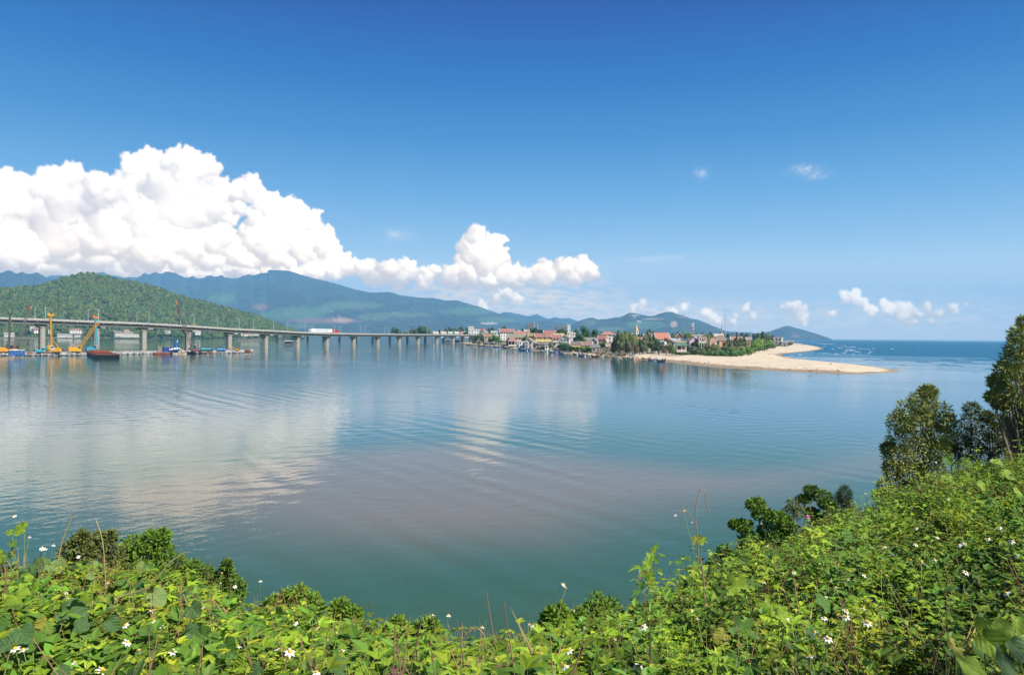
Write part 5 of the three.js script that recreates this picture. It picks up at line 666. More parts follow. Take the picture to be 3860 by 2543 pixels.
boat('small dark brown boat alone off the beach, left of the pale blue one', 2437, 1356, 13, 0.1, { hull: '#5b4a3a' }); boat('pale blue boat with upswept ends alone off the beach', 2459, 1359, 21, 0.05, { hull: '#5b93bf', trim: '#b09a78' }); boat('dark boat with two bundles, furthest right off the beach', 2492, 1363, 20, 0, { hull: '#2e4456', net: '#4a4640', trim: '#3a3732' });
boat('blue wooden boat far along the open beach', 3026, 1300, 12, 0.1, { hull: '#6a6258', y: 0.5 }); boat('brown upturned boat on the far beach left of the other', 3004, 1301, 8, 0.1, { hull: '#5a4a40', y: 0.5 });
// stilt landings and shacks along the crowded bank
reseed(55);
function stiltDock(label, px, py, wPx, hPx, roofC) { const p = onY(px, py, 0), d = -p.z, w = wPx / FOC * d, h = hPx / FOC * d, t = thing('stilt_shack', label, 'shack', p, Math.atan2(-p.x, -p.z) + rr(-0.2, 0.2)), wood = mat('#6e6150', { map: stains }); mesh('platform', [box(w, 0.2, 5, 0, 1.2, 0)], wood, t); for (let i = 0; i < 7; i++) for (const z of [-2, 2]) mesh('stilt', [bar(V((i / 6 - 0.5) * w + rr(-0.2, 0.2), -1, z), V((i / 6 - 0.5) * w, rr(1.2, h * 0.9), z), 0.1)], wood, t); mesh('wall', [box(w * 0.7, h * 0.55, 3.4, -w * 0.05, 1.3 + h * 0.27, -0.4)], mat('#5d5348', { map: stains }), t); mesh('opening', [box(w * 0.28, h * 0.36, 0.1, -w * 0.05, 1.3 + h * 0.2, 1.33)], mat('#1e1d1b'), t); mesh('roof_sheet', [box(w * 0.86, 0.1, 5.2, -w * 0.05, 1.5 + h * 0.58, -0.1, 0, 0.16, 0)], mat(roofC, { map: rustMap, roughness: 0.6 }), t); }
stiltDock('stilt shack with a grey patched roof at the water under the abutment', 1790, 1297, 26, 14, '#8f8a80'); stiltDock('stilt shack with an orange tarp roof right of the abutment', 1806, 1299, 16, 12, '#c86a34'); stiltDock('low stilt landing with pale roof left of the green wall', 1832, 1302, 22, 12, '#b9b3a6'); stiltDock('stilt shack with whitish wall roof behind the royal blue boat', 1856, 1303, 24, 14, '#cfd0ca'); stiltDock('stilt shack with tan awning left of the red pavilion', 1900, 1308, 18, 14, '#cfc19a'); stiltDock('stilt shack with dark roof under the last bridge span', 1724, 1293, 26, 12, '#6b6a66'); stiltDock('long stilt shed with pale roof between the last two piers', 1690, 1291, 30, 12, '#c3bda8'); stiltDock('stilt landing heaped with gear under the yellow villa', 2040, 1321, 26, 12, '#9a9a94'); stiltDock('stilt landing with grey roof below the thick bushes', 2098, 1327, 20, 12, '#8a8985');
stiltDock('lone fishing hut on stilts standing in open water between the piers', 1088, 1299, 38, 16, '#e2e4e2');
// stakes and net frames in the shallows on the far side
{ const wood = mat('#8a8072'); const st = (label, x0, x1, y, n) => { const d = depthAt(x0, y, 0), t = thing('net_stakes', label, 'fishing stakes', onY((x0 + x1) / 2, y, 0)), c = t.position; const w = (x1 - x0) / FOC * d; for (let i = 0; i < n; i++) { const a = V(rr(-0.5, 0.5) * w, -1, rr(-25, 25)); mesh('stake', [bar(a, V(a.x + rr(-0.3, 0.3), rr(2.5, 5), a.z), 0.16)], wood, t); } for (let i = 0; i < 4; i++) mesh('rail', [bar(V(-w / 2, rr(1.5, 3), -20 + i * 13), V(w / 2, rr(1.5, 3), -20 + i * 13), 0.12)], wood, t); void c; };
  st('forest of fishing stakes in the water right of the fifth pier', 896, 928, 1285, 40); st('fishing stakes in the water left of the sixth pier', 940, 996, 1284, 50); st('fishing stakes on the far water between the tenth and twelfth piers', 1500, 1580, 1279, 46); st('dense fishing stakes and frames between the twelfth and thirteenth piers', 1598, 1648, 1289, 60); st('sparse rickety stakes behind the black drilling mast', 10, 100, 1296, 46); }
// pylons on the mountain
{ const ray0 = new THREE.Raycaster(); ray0.far = 60000; const hills = scene.children.filter((o) => /^mountain/.test(o.name)); scene.updateMatrixWorld(true); let f = null; for (const [x, y] of [[1218, 1180], [1246, 1176], [1253, 1177], [1358, 1172], [1371, 1173], [1484, 1182], [1490, 1183], [1552, 1171], [1561, 1173], [1589, 1175], [1629, 1176], [2191, 1232], [2196, 1234]]) { const dir = at(x, y, 1000).sub(EYE).normalize(); ray0.set(EYE, dir); const hit = ray0.intersectObjects(hills)[0]; if (!hit) continue; const p = hit.point; if (!f) { f = thing('power_pylon', 'tiny white power pylon on the slope of the far mountain', 'pylon', p, 0, 'power pylons on the mountain slopes'); mesh('leg', [bar(V(-4, -2, 0), V(0, 20, 0), 0.8, 0.5)], mat('#e3e6e6'), f); mesh('leg', [bar(V(4, -2, 0), V(0, 20, 0), 0.8, 0.5)], mat('#e3e6e6'), f); mesh('crossarm', [bar(V(-5, 22, 0), V(5, 22, 0), 0.6), bar(V(0, 20, 0), V(0, 26, 0), 0.6)], mat('#e3e6e6'), f); } else copyOf(f, null, p); } }
// surf
{ const pts = [[2992, 1285.5, 30], [3020, 1287, 24], [3048, 1289.5, 30], [3072, 1292, 34], [3098, 1295.5, 36], [3124, 1297, 30], [3143, 1297, 16], [3108, 1305, 10], [3160, 1306, 12], [3180, 1303.5, 16], [3200, 1308, 28], [3222, 1309, 20], [3243, 1314, 14], [3258, 1315, 10], [3272, 1315.5, 14], [3294, 1313, 12], [3364, 1315.5, 14], [3284, 1325, 16], [3273, 1331, 14], [3232, 1326, 18], [3216, 1320, 22], [3197, 1321, 26], [3178, 1331, 14], [3153, 1334, 12], [3216, 1334, 12], [3240, 1334, 8], [3110, 1332, 8], [3015, 1337, 12], [2968, 1345, 16], [2985, 1340, 8], [3200, 1315, 14], [3170, 1312, 18], [3140, 1316, 10], [3460, 1313, 5], [3187, 1326, 10]]; const foam = mat('#eef2f3', { roughness: 0.9 });
  pts.forEach(([x, y, w]) => { const p = onY(x, y, 0), d = -p.z, L = w / FOC * d, gs = []; for (let i = 0; i < 7; i++) { const g = new THREE.SphereGeometry(1, 10, 6), t = rr(-0.5, 0.5); g.scale(L * rr(0.10, 0.2), rr(0.14, 0.32), rr(0.5, 1.3)); g.translate(t * L, 0.04, rr(-1.4, 1.4)); gs.push(g); } const m = mesh('breaking_wave', gs, foam); m.position.copy(p); m.rotation.y = rr(-0.25, 0.05); tag(m, 'white crest of a small breaking wave off the outer beach', 'wave', 'white surf crests off the beach'); }); }
// ------------------------------------------------------------------ building site on a rubble causeway under the bridge
landSheet('rubble_causeway', 'low grey rubble causeway of the building site along the bridge', [[-300, 1342], [0, 1340], [200, 1340], [330, 1339], [430, 1337], [560, 1334], [640, 1333], [760, 1332], [860, 1331], [930, 1329], [955, 1326], [945, 1320], [880, 1318], [800, 1320], [640, 1323], [330, 1327], [0, 1330], [-300, 1331]],
  { cell: 2.2, slope: 0.35, rise: 0.9, color: (x, z, sd) => { const n = fbm(x / 6, z / 6, 4, 4), r = fbm(x / 15, z / 15, 9, 3); return r > 0.22 ? [0.24, 0.13, 0.075] : n > 0 ? [0.36, 0.33, 0.28] : [0.25, 0.22, 0.18]; } });
reseed(991);
{ // loose grey stones along the water side
  const g = new THREE.DodecahedronGeometry(0.6, 0), q = g.attributes.position; for (let i = 0; i < q.count; i++) { const k = 1 + 0.3 * noise3(Math.round(q.getX(i) * 9), Math.round(q.getY(i) * 9), Math.round(q.getZ(i) * 9)); q.setXYZ(i, q.getX(i) * k, q.getY(i) * k * 0.8, q.getZ(i) * k); } g.computeVertexNormals();
  const im = new THREE.InstancedMesh(g, new THREE.MeshStandardMaterial({ color: new THREE.Color(0.34, 0.33, 0.31), roughness: 0.95 }), 2600), c = new THREE.Color(), edge = [[-100, 1342], [0, 1340], [200, 1340], [330, 1339], [430, 1337], [560, 1334], [640, 1333], [760, 1332], [860, 1331], [930, 1329], [955, 1326]];
  for (let i = 0; i < 2600; i++) { const px = rr(-60, 952), p = onY(px, table(edge, px) - Math.pow(rnd(), 1.6) * 5, 0.1), s = rr(0.4, 1.5); p.y = rr(0, 0.35) + 0.4; im.setMatrixAt(i, new THREE.Matrix4().compose(p, new THREE.Quaternion().setFromEuler(new THREE.Euler(rr(0, 6), rr(0, 6), rr(0, 6))), V(s * rr(0.8, 1.5), s, s))); const k = rr(0.55, 1.25); im.setColorAt(i, c.setRGB(k, k * 0.98, k * 0.94)); }
  im.name = numbered('rubble_stones'); im.castShadow = im.receiveShadow = true; scene.add(im); tag(im, 'grey stones heaped along the edge of the building site causeway', 'rubble', null, 'stuff');
}
const GY = 1.15, yellow = mat('#c9921a', { roughness: 0.5 }), teal = mat('#2f9ab0', { roughness: 0.5 }), blue = mat('#2f74c4', { roughness: 0.55, map: rustMap }), rust = mat('#8d4a2c', { roughness: 0.9, map: rustMap }), steel = mat('#4a4c4f', { roughness: 0.6, metalness: 0.3 }), black = mat('#1d1d1f', { roughness: 0.85 }), orangeP = mat('#d5782a', { roughness: 0.55 }), offwhite = mat('#dcd9d2'), glassC = mat('#20282e', { roughness: 0.15 });
function site(name, label, cat, px, py, yaw = 0, group) { const p = onY(px, py, GY); const t = thing(name, label, cat, p, Math.atan2(-p.x, -p.z) + yaw, group); return [t, -p.z / FOC]; } // second value: metres per photo pixel there
function tracks(t, L, W) { for (const s of [-1, 1]) { const tr = mesh('track', [extrude([[-L / 2 + 0.3, 0], [L / 2 - 0.3, 0], [L / 2, 0.45], [L / 2 - 0.3, 0.9], [-L / 2 + 0.3, 0.9], [-L / 2, 0.45]], 0.7)].map((g) => g.translate(0, 0, s * W / 2)), black, t); mesh('track_wheel', [-0.36, -0.12, 0.12, 0.36].map((q) => cyl(0.3, 0.3, 0.75, q * L, 0.42, s * W / 2, 12, 0, Math.PI / 2)), steel, tr).userData.kind = 'stuff'; } }
function lattice(a, b, w, r, n, m, name, t) { const d = b.clone().sub(a).normalize(), s = d.clone().cross(V(0, 0, 1)).normalize().multiplyScalar(w / 2), q = d.clone().cross(s).normalize().multiplyScalar(w / 2), c = [s.clone().add(q), s.clone().sub(q), s.clone().negate().sub(q), s.clone().negate().add(q)], g = []; const e = (k, i) => { const f = i / n, taper = Math.min(1, 0.25 + 4 * Math.min(f, 1 - f)); return a.clone().lerp(b, f).addScaledVector(c[k % 4], taper); }; for (let k = 0; k < 4; k++) for (let i = 0; i < n; i++) { g.push(bar(e(k, i), e(k, i + 1), r, r, 4)); g.push(bar(e(k, i), e(k + 1, i + 1), r * 0.7, r * 0.7, 4)); } return mesh(name, g, m, t); }
function excavator(label, px, py, wPx, m, flip, yaw = 0) { // body with counterweight, cab, boom, stick and bucket reaching to +x
  const [t, k] = site('excavator', label, 'excavator', px, py, yaw), s = wPx * k / 10; t.scale.set(flip ? -s : s, s, s);
  tracks(t, 4.4, 2.6); mesh('house', [extrude([[-3.0, 1.0], [1.4, 1.0], [1.4, 2.0], [0.2, 2.4], [-2.9, 2.3]], 2.6, 0.08)], m, t); mesh('counterweight', [extrude([[-3.5, 1.1], [-2.8, 1.1], [-2.8, 2.2], [-3.4, 2.1]], 2.5, 0.06)], black, t);
  const cab = mesh('cab', [extrude([[0.1, 1.9], [1.7, 1.9], [1.55, 3.3], [0.3, 3.4]], 1.0, 0.05).translate(0, 0, 0.7)], m, t); mesh('cab_window', [box(1.1, 0.9, 0.06, 0.95, 2.75, 1.26), box(0.06, 0.9, 0.8, 1.7, 2.75, 0.7)], glassC, cab);
  mesh('boom', [beam(V(1.2, 1.9, -0.3), V(3.4, 4.5, -0.3), 0.5, 0.65), beam(V(3.3, 4.45, -0.3), V(5.6, 5.0, -0.3), 0.45, 0.6)], m, t); mesh('stick', [beam(V(5.5, 5.1, -0.3), V(6.7, 2.6, -0.3), 0.4, 0.5)], m, t); mesh('ram', [bar(V(1.5, 1.8, 0.05), V(3.5, 4.0, 0.05), 0.11), bar(V(3.4, 5.2, -0.3), V(5.4, 5.5, -0.3), 0.1)], steel, t); mesh('bucket', [extrude([[6.4, 2.7], [7.1, 2.6], [6.9, 1.5], [6.0, 1.3], [6.1, 1.9]], 1.2, 0.04).translate(0, 0, -0.3)], black, t); return t;
}
excavator('teal excavator with raised arm beside the first bridge pier', 152, 1332, 62, teal, false, 0.1);
excavator('small yellow excavator at the right end of the rubble causeway', 890, 1323, 34, yellow, true, -0.1);
function containerBox(label, px, py, wPx, hPx, m, o = {}) { const [t, k] = site('site_container', label, 'container', px, py, o.yaw ?? 0.1), w = wPx * k, h = hPx * k; mesh('box', [box(w, h, 2.5, 0, h / 2 + 0.1, 0)], m, t); const n = Math.round(w / 0.45); for (let i = 0; i < n; i++) mesh('rib', [box(0.18, h * 0.86, 0.1, (i + 0.5) / n * w - w / 2, h / 2 + 0.1, 1.27)], m, t); mesh('frame', [box(w + 0.12, 0.2, 2.62, 0, 0.12, 0), box(w + 0.12, 0.2, 2.62, 0, h + 0.05, 0), box(0.2, h, 2.62, -w / 2, h / 2, 0), box(0.2, h, 2.62, w / 2, h / 2, 0)], m, t); if (o.window) { const wn = mesh('window', [box(w * 0.09, h * 0.3, 0.1, w * 0.27, h * 0.66, 1.33)], glassC, t); mesh('window_frame', [box(w * 0.11, 0.1, 0.14, w * 0.27, h * 0.82, 1.34), box(w * 0.11, 0.1, 0.14, w * 0.27, h * 0.5, 1.34)], offwhite, wn); } if (o.roof) mesh('roof_cover', [box(w * 1.02, 0.25, 2.9, 0, h + 0.3, 0), box(w * 0.3, 0.3, 1.8, -w * 0.1, h + 0.5, 0)], offwhite, t); return t; }
containerBox('bright blue corrugated site cabin with a small window at the water edge', 62, 1340.5, 49, 19, blue, { window: true, roof: true, yaw: 0.08 });
containerBox('royal blue container half behind the white tarpaulin', 632, 1327, 34, 17, mat('#2c50b8', { map: rustMap }), { yaw: 0.2 });
containerBox('small dark blue tool container between the tanks', 754, 1327, 7, 10, mat('#274a7c', { map: rustMap }));
function rig(name, label, px, py, topPx, topPy, m, o) { // crawler rig with a tall mast
  const [t, k] = site(name, label, 'drilling rig', px, py, 0), L = (o.bodyPx ?? 36) * k, h = (py - topPy) * k, lean = (topPx - (o.mastPx ?? px)) * k, mx = ((o.mastPx ?? px) - px) * k;
  tracks(t, L * 0.8, 3); mesh('house', [extrude([[-L / 2, 1.0], [L / 2, 1.0], [L / 2, 2.5], [L * 0.1, 3.0], [-L / 2, 2.8]], 2.8, 0.08)], o.body ?? m, t); mesh('counterweight', [box(1.1, 1.5, 2.8, (o.back ?? 1) * L / 2, 1.9, 0)], o.ballast ?? black, t);
  const cab = mesh('cab', [box(1.5, 1.8, 1.2, -(o.back ?? 1) * L * 0.34, 3.0, 1.0)], o.cab ?? offwhite, t); mesh('cab_window', [box(1.1, 0.9, 0.06, -(o.back ?? 1) * L * 0.34, 3.2, 1.62)], glassC, cab);
  const a = V(mx, 1.2, 0), b = V(mx + lean, h, 0), w = o.w ?? 0.9; mesh('mast', [beam(a, b, w, w)], m, t); mesh('mast_ladder', [...Array(22)].map((_, i) => { const q = a.clone().lerp(b, (i + 0.5) / 22); return box(w * 1.3, 0.14, w * 1.3, q.x, q.y, 0); }), o.rung ?? m, t).userData.kind = 'stuff';
  mesh('mast_head', [box(w * 3.2, w * 1.1, w * 1.3, b.x + 0.2, b.y + 0.2, 0), cyl(w * 0.8, w * 0.8, w * 0.6, b.x - w, b.y + 0.9, 0, 12, 0, Math.PI / 2), cyl(w * 0.6, w * 0.6, w * 0.5, b.x + w, b.y + 0.6, 0, 12, 0, Math.PI / 2)], o.head ?? m, t);
  for (const s of [-1, 1]) mesh('stay', [bar(V((o.back ?? 1) * L * 0.3, 2.6, s * 0.9), a.clone().lerp(b, 0.36).add(V(0, 0, s * 0.3)), 0.16)], m, t);
  mesh('drill_drive', [box(w * 2.2, w * 2.4, w * 1.6, a.x + lean * 0.2 - w * 1.0, h * (o.drive ?? 0.17), 0.5), cyl(w * 0.7, w * 0.7, w * 1.6, a.x - w * 1.2, h * (o.drive ?? 0.17) - w * 2, 0.5, 12)], o.drv ?? m, t); mesh('kelly_bar', [bar(V(a.x - w * 1.0, 0.4, 0.6), V(b.x - w * 0.7, h, 0.6), 0.14)], steel, t); return t;
}
rig('drilling_rig', 'tall yellow drilling rig with white cab right of the first pier', 210, 1332, 192, 1190, yellow, { bodyPx: 36, mastPx: 197, back: 1, w: 0.85, rung: mat('#9a6f14') });
rig('drilling_rig', 'dark grey drilling rig with thin black mast at the left edge', 30, 1330, 35, 1184, steel, { bodyPx: 34, mastPx: 33, back: -1, body: mat('#4d4a46'), w: 0.7, cab: black, drv: steel });
rig('drilling_rig', 'teal drilling rig with leaning mast and orange head by the barge', 344, 1328, 356, 1198, teal, { bodyPx: 32, mastPx: 364, back: -1, w: 0.75, head: orangeP, cab: teal, drv: orangeP });
{ const [t, k] = site('yellow_dozer', 'orange yellow machine body cut by the left edge', 'machine', 2, 1331, 0); mesh('body', [extrude([[-5, 0.9], [3.0, 0.9], [3.0, 1.8], [1.6, 2.9], [-5, 3.1]], 2.6, 0.08)], mat('#dd9418', { roughness: 0.5 }), t); tracks(t, 6, 2.8); mesh('hood', [box(2.0, 1.2, 2, 4.4, 1.5, 0)], mat('#d9a11c'), t); void k; }
function crawlerCrane(label, px, py, bodyPx, m, boomM, footPx, footPy, tipPx, tipPy, o = {}) { const [t, k] = site('crawler_crane', label, 'crane', px, py, 0), L = bodyPx * k; tracks(t, L * 0.8, 3.2); mesh('house', [extrude([[-L / 2, 1.0], [L / 2, 1.0], [L / 2, 2.4], [0, 3.1], [-L / 2, 3.0]], 2.8, 0.08)], m, t); const cab = mesh('cab', [box(1.5, 1.8, 1.1, L * 0.36, 2.9, 1.0)], m, t); mesh('cab_window', [box(1.1, 0.9, 0.06, L * 0.36, 3.1, 1.58)], glassC, cab); mesh('counterweight', [box(1.2, 1.5, 2.9, -L / 2, 1.9, 0)], o.ballast ?? black, t); const a = V((footPx - px) * k, Math.max(1.2, (py - footPy) * k), 0), b = V((tipPx - px) * k, (py - tipPy) * k, 0); lattice(a, b, o.w ?? 1.3, o.r ?? 0.15, o.n ?? 20, boomM, 'lattice_boom', t); mesh('gantry', [bar(V(-L * 0.4, 2.8, 0), V(-L * 0.15, 5.5, 0), 0.14), bar(V(L * 0.05, 2.8, 0), V(-L * 0.15, 5.5, 0), 0.12)], m, t); mesh('pendant_rope', [bar(V(-L * 0.15, 5.5, 0.3), b, 0.05, 0.05, 4), bar(V(-L * 0.15, 5.5, -0.3), b, 0.05, 0.05, 4)], steel, t); mesh('hoist_rope', [bar(b, V(b.x + 0.4, b.y - (o.hang ?? 8), 0), 0.05, 0.05, 4)], steel, t); mesh('hook_block', [box(0.5, 0.9, 0.4, b.x + 0.4, b.y - (o.hang ?? 8), 0), put(new THREE.TorusGeometry(0.35, 0.09, 6, 12, 4.4), b.x + 0.4, b.y - (o.hang ?? 8) - 0.8, 0)], orangeP, t); return [t, a, b]; }
crawlerCrane('yellow crawler crane with golden lattice boom leaning right', 282, 1331, 40, mat('#d8a41e', { roughness: 0.5 }), mat('#c69626'), 294, 1316, 355, 1212, { ballast: mat('#b8433a'), hang: 1 });
crawlerCrane('grey crane with weathered lattice boom rising at the left side', 56, 1330, 22, mat('#6b4a34'), mat('#6a6866'), 60, 1318, 102, 1142, { w: 1.3, hang: 2 });
{ const [t, a, b] = crawlerCrane('grey lattice boom crane with blue and white banner behind the third pier', 726, 1326, 20, mat('#55585a'), mat('#5a5856'), 724, 1316, 668, 1137, { w: 1.5, n: 26, hang: 5 }); const q = (f) => a.clone().lerp(b, f); for (let i = 0; i < 6; i++) mesh('banner_panel', [beam(q(0.62 + i * 0.027).add(V(0.4, 0, 0.9)), q(0.644 + i * 0.027).add(V(0.4, 0, 0.9)), 1.7, 0.1)], i % 2 ? offwhite : mat('#3fa0d8'), t); mesh('jib_head', [beam(q(0.93).add(V(0, 0, 0.2)), q(1.0), 0.8, 0.7)], orangeP, t); }
{ // barge: long pontoon seen on its dark bow, rusty deck gear
  const A = onY(366, 1352, 0), B = onY(440, 1350, 0), C = onY(323, 1334, 0), ax = B.clone().sub(A), W = ax.length(), dir = C.clone().sub(A), L = dir.length(), mid = A.clone().add(B).multiplyScalar(0.5).addScaledVector(dir, 0.5), t = thing('barge', 'flat pontoon barge with a black bow and rusty deck in front of the teal rig', 'barge', V(mid.x, 0, mid.z), Math.atan2(-dir.x, -dir.z));
  mesh('hull', [extrude([[-L / 2, 1.9], [L / 2, 1.9], [L / 2, 1.5], [L / 2 - 0.9, -0.4], [-L / 2, -0.4]], W)].map((g) => put(g, 0, 0, 0, -Math.PI / 2)), mat('#2f3234', { map: rustMap, roughness: 0.7 }), t); mesh('deck', [box(W - 0.1, 0.12, L - 0.1, 0, 1.96, 0)], rust, t); for (const s of [-1, 1]) mesh('side_plating', [box(0.12, 1.7, L * 0.94, s * (W / 2 + 0.05), 0.95, 0)], mat('#a99c86', { map: rustMap }), t); for (let i = 0; i < 5; i++) mesh('rubbing_post', [box(0.25, 1.9, 0.25, -W / 2 - 0.2, 0.95, (i / 4 - 0.5) * L * 0.85)], mat('#6b5a48', { map: rustMap }), t); for (const s of [-1, 1]) { mesh('tyre_fender', [put(new THREE.TorusGeometry(0.5, 0.2, 8, 16), s * W * 0.44, 1.0, L / 2 + 0.1)], black, t); mesh('bollard', [cyl(0.22, 0.26, 0.8, s * W * 0.4, 2.3, L * 0.4, 10)], steel, t); }
  for (let i = 0; i < 4; i++) { const u = thing('steel_pipe', ['rusty steel pipe lying across the barge deck, nearest the bow', 'second rusty pipe on the barge deck', 'third rusty pipe on the barge deck', 'rusty pipe on the barge deck nearest the teal rig'][i], 'pipe', V(mid.x, 2.35, mid.z).addScaledVector(dir, (i - 1.4) * 0.17 ), t.rotation.y + rr(-0.15, 0.15)); mesh('pipe', [cyl(0.34, 0.34, W * 0.75, 0, 0, 0, 14, 0, 0, Math.PI / 2)], rust, u); mesh('pipe_end', [cyl(0.28, 0.28, 0.04, W * 0.375 + 0.02, 0, 0, 14, 0, 0, Math.PI / 2)], black, u); }
}
function pontoon(label, x0, x1, y, m, h = 0.9) { const A = onY(x0, y, 0), B = onY(x1, y, 0), L = A.distanceTo(B), p = A.add(B).multiplyScalar(0.5), t = thing('pontoon', label, 'pontoon', p, Math.atan2(-p.x, -p.z)); mesh('hull', [extrude([[-L / 2, h], [L / 2, h], [L / 2 - 0.8, -0.3], [-L / 2 + 0.8, -0.3]], 3.4)], m, t); mesh('deck', [box(L - 0.4, 0.1, 3.0, 0, h + 0.05, 0)], mat('#9a8a72', { map: rustMap }), t); for (const s of [-1, 1]) mesh('bollard', [cyl(0.15, 0.18, 0.5, s * L * 0.42, h + 0.3, 0.9, 8)], steel, t); }
pontoon('red-brown flat pontoon moored left of the white tarpaulin', 577, 642, 1335, mat('#8a4330', { map: rustMap })); pontoon('long pale pontoon moored under the white tarpaulin', 642, 706, 1334, mat('#cfc3ae', { map: rustMap }), 0.7); pontoon('rust-streaked work float below the teal tank', 748, 800, 1331, mat('#8c5638', { map: rustMap }), 0.6); pontoon('dark small float between the second pier and the red-brown pontoon', 524, 548, 1332, black, 0.5);
function tank(label, px, py, wPx, hPx, m, upright) { const [t, k] = site('storage_tank', label, 'tank', px, py, 0.1), w = wPx * k, h = hPx * k; if (upright) { mesh('shell', [cyl(w / 2, w / 2, h, 0, h / 2, 0, 24)], m, t); mesh('hoop', [0.05, 0.35, 0.66, 0.97].map((q) => put(new THREE.TorusGeometry(w / 2 + 0.03, 0.07, 6, 28), 0, h * q, 0, 0, Math.PI / 2)), m, t).userData.kind = 'stuff'; mesh('ladder', [box(0.5, h, 0.12, w * 0.42, h / 2, w * 0.3), box(0.12, h, 0.5, w * 0.5, h / 2, 0)], steel, t); mesh('sign_plate', [box(w * 0.16, h * 0.14, 0.05, w * 0.3, h * 0.86, w * 0.41, 0.5)], offwhite, t); } else { mesh('shell', [cyl(h / 2, h / 2, w, 0, h / 2 + 0.4, 0, 22, 0, 0, Math.PI / 2)], m, t); for (const s of [-1, 1]) { mesh('dished_end', [put(new THREE.SphereGeometry(h / 2, 20, 10).scale(0.35, 1, 1), s * w / 2, h / 2 + 0.4, 0)], m, t); mesh('saddle', [box(0.5, 0.8, h * 0.8, s * w * 0.3, 0.4, 0)], steel, t); } mesh('walkway', [box(w * 0.8, 0.1, 0.8, 0, h + 0.55, 0), ...[0, 1, 2, 3, 4].map((i) => box(0.08, 0.9, 0.08, (i / 4 - 0.5) * w * 0.78, h + 1.0, 0.35)), box(w * 0.8, 0.07, 0.07, 0, h + 1.4, 0.35)], steel, t); } return t; }
{ const t = tank('upright blue steel tank standing behind the white tarpaulin', 662, 1326, 15, 46, mat('#2b7fd0', { roughness: 0.5, map: rustMap }), true); void t; }
tank('lying blue tank near the right end of the causeway', 832, 1327, 28, 13, mat('#2f8fd0', { roughness: 0.5, map: rustMap })); tank('lying teal tank with a blue end right of the third pier', 774, 1326, 34, 14, mat('#2a9aa0', { roughness: 0.5, map: rustMap })); tank('lying dark blue tank touching the right end of the teal tank', 794, 1325, 12, 14, mat('#2a5fb0', { roughness: 0.5, map: rustMap })); tank('lying red-brown tank in front of the green drill', 740, 1328, 24, 9, mat('#93452f', { roughness: 0.6, map: rustMap }));
{ const [t, k] = site('drill_wagon', 'small green drill wagon behind the red-brown tank', 'drill', 738, 1326, 0); mesh('base', [box(20 * k, 5 * k, 2.4, 0, 3 * k, 0)], mat('#4fae8a', { map: rustMap }), t); mesh('tower', [extrude([[0, 5 * k], [8 * k, 5 * k], [9 * k, 20 * k], [6 * k, 20 * k]], 1.6)], mat('#4a9a80', { map: rustMap }), t); mesh('arm', [beam(V(8 * k, 20 * k, 0), V(1 * k, 38 * k, 0), 0.4, 0.5)], steel, t); }
{ const [t, k] = site('tarpaulin_shelter', 'white tarpaulin shelter with a sagging grey right end', 'shelter', 666, 1329, 0.1), W = 54 * k, g = new THREE.PlaneGeometry(W, 7, 30, 10); g.rotateX(-Math.PI / 2); const q = g.attributes.position; for (let i = 0; i < q.count; i++) { const u = q.getX(i) / W + 0.5, v = q.getZ(i) / 7; q.setY(i, 14 * k + 5 * k * Math.sin(u * 2.6) - (u > 0.62 ? (u - 0.62) * 42 * k : 0) - 1.2 * v * v * 2 + 0.22 * Math.sin(u * 40 + v * 7)); } g.computeVertexNormals(); mesh('tarpaulin', [g], new THREE.MeshStandardMaterial({ color: new THREE.Color(0.72, 0.71, 0.69), roughness: 0.7, side: THREE.DoubleSide, map: grime }), t); for (const x of [-0.46, -0.2, 0.08]) for (const z of [-2.8, 2.8]) mesh('post', [bar(V(x * W, 0, z), V(x * W, 14.5 * k, z), 0.1)], steel, t); mesh('table', [box(W * 0.3, 0.9, 2, -W * 0.1, 0.8, 0)], mat('#355a9c'), t); }
{ const [t, k] = site('pallet_stack', 'stack of grey concrete frames left of the royal blue container', 'stack', 600, 1329, 0.2); for (let i = 0; i < 6; i++) { mesh('frame', [box(15 * k, 0.35, 0.3, 0, 0.4 + i * 0.62, 1.0), box(15 * k, 0.35, 0.3, 0, 0.4 + i * 0.62, -1.0), box(0.3, 0.35, 2.2, -7 * k, 0.4 + i * 0.62, 0), box(0.3, 0.35, 2.2, 7 * k, 0.4 + i * 0.62, 0)], mat('#8a8378', { map: stains }), t); for (const s of [-1, 0, 1]) mesh('spacer', [box(0.3, 0.3, 0.3, s * 6 * k, 0.71 + i * 0.62, 1.0)], mat('#6d675e'), t); } }
{ const [t, k] = site('pile_rack', 'rack of pale concrete piles between yellow crane and teal rig', 'rack', 313, 1329, 0.1); for (let i = 0; i < 5; i++) mesh('pile', [box(0.35, 17 * k, 0.35, (i - 2) * 2.6 * k, 8.5 * k, 0)], mat('#b9b5ab', { map: stains }), t); for (const q of [0.35, 0.7]) mesh('cross_rail', [box(13 * k, 0.2, 0.2, 0, 17 * k * q, 0.3)], mat('#6f6a62'), t); }
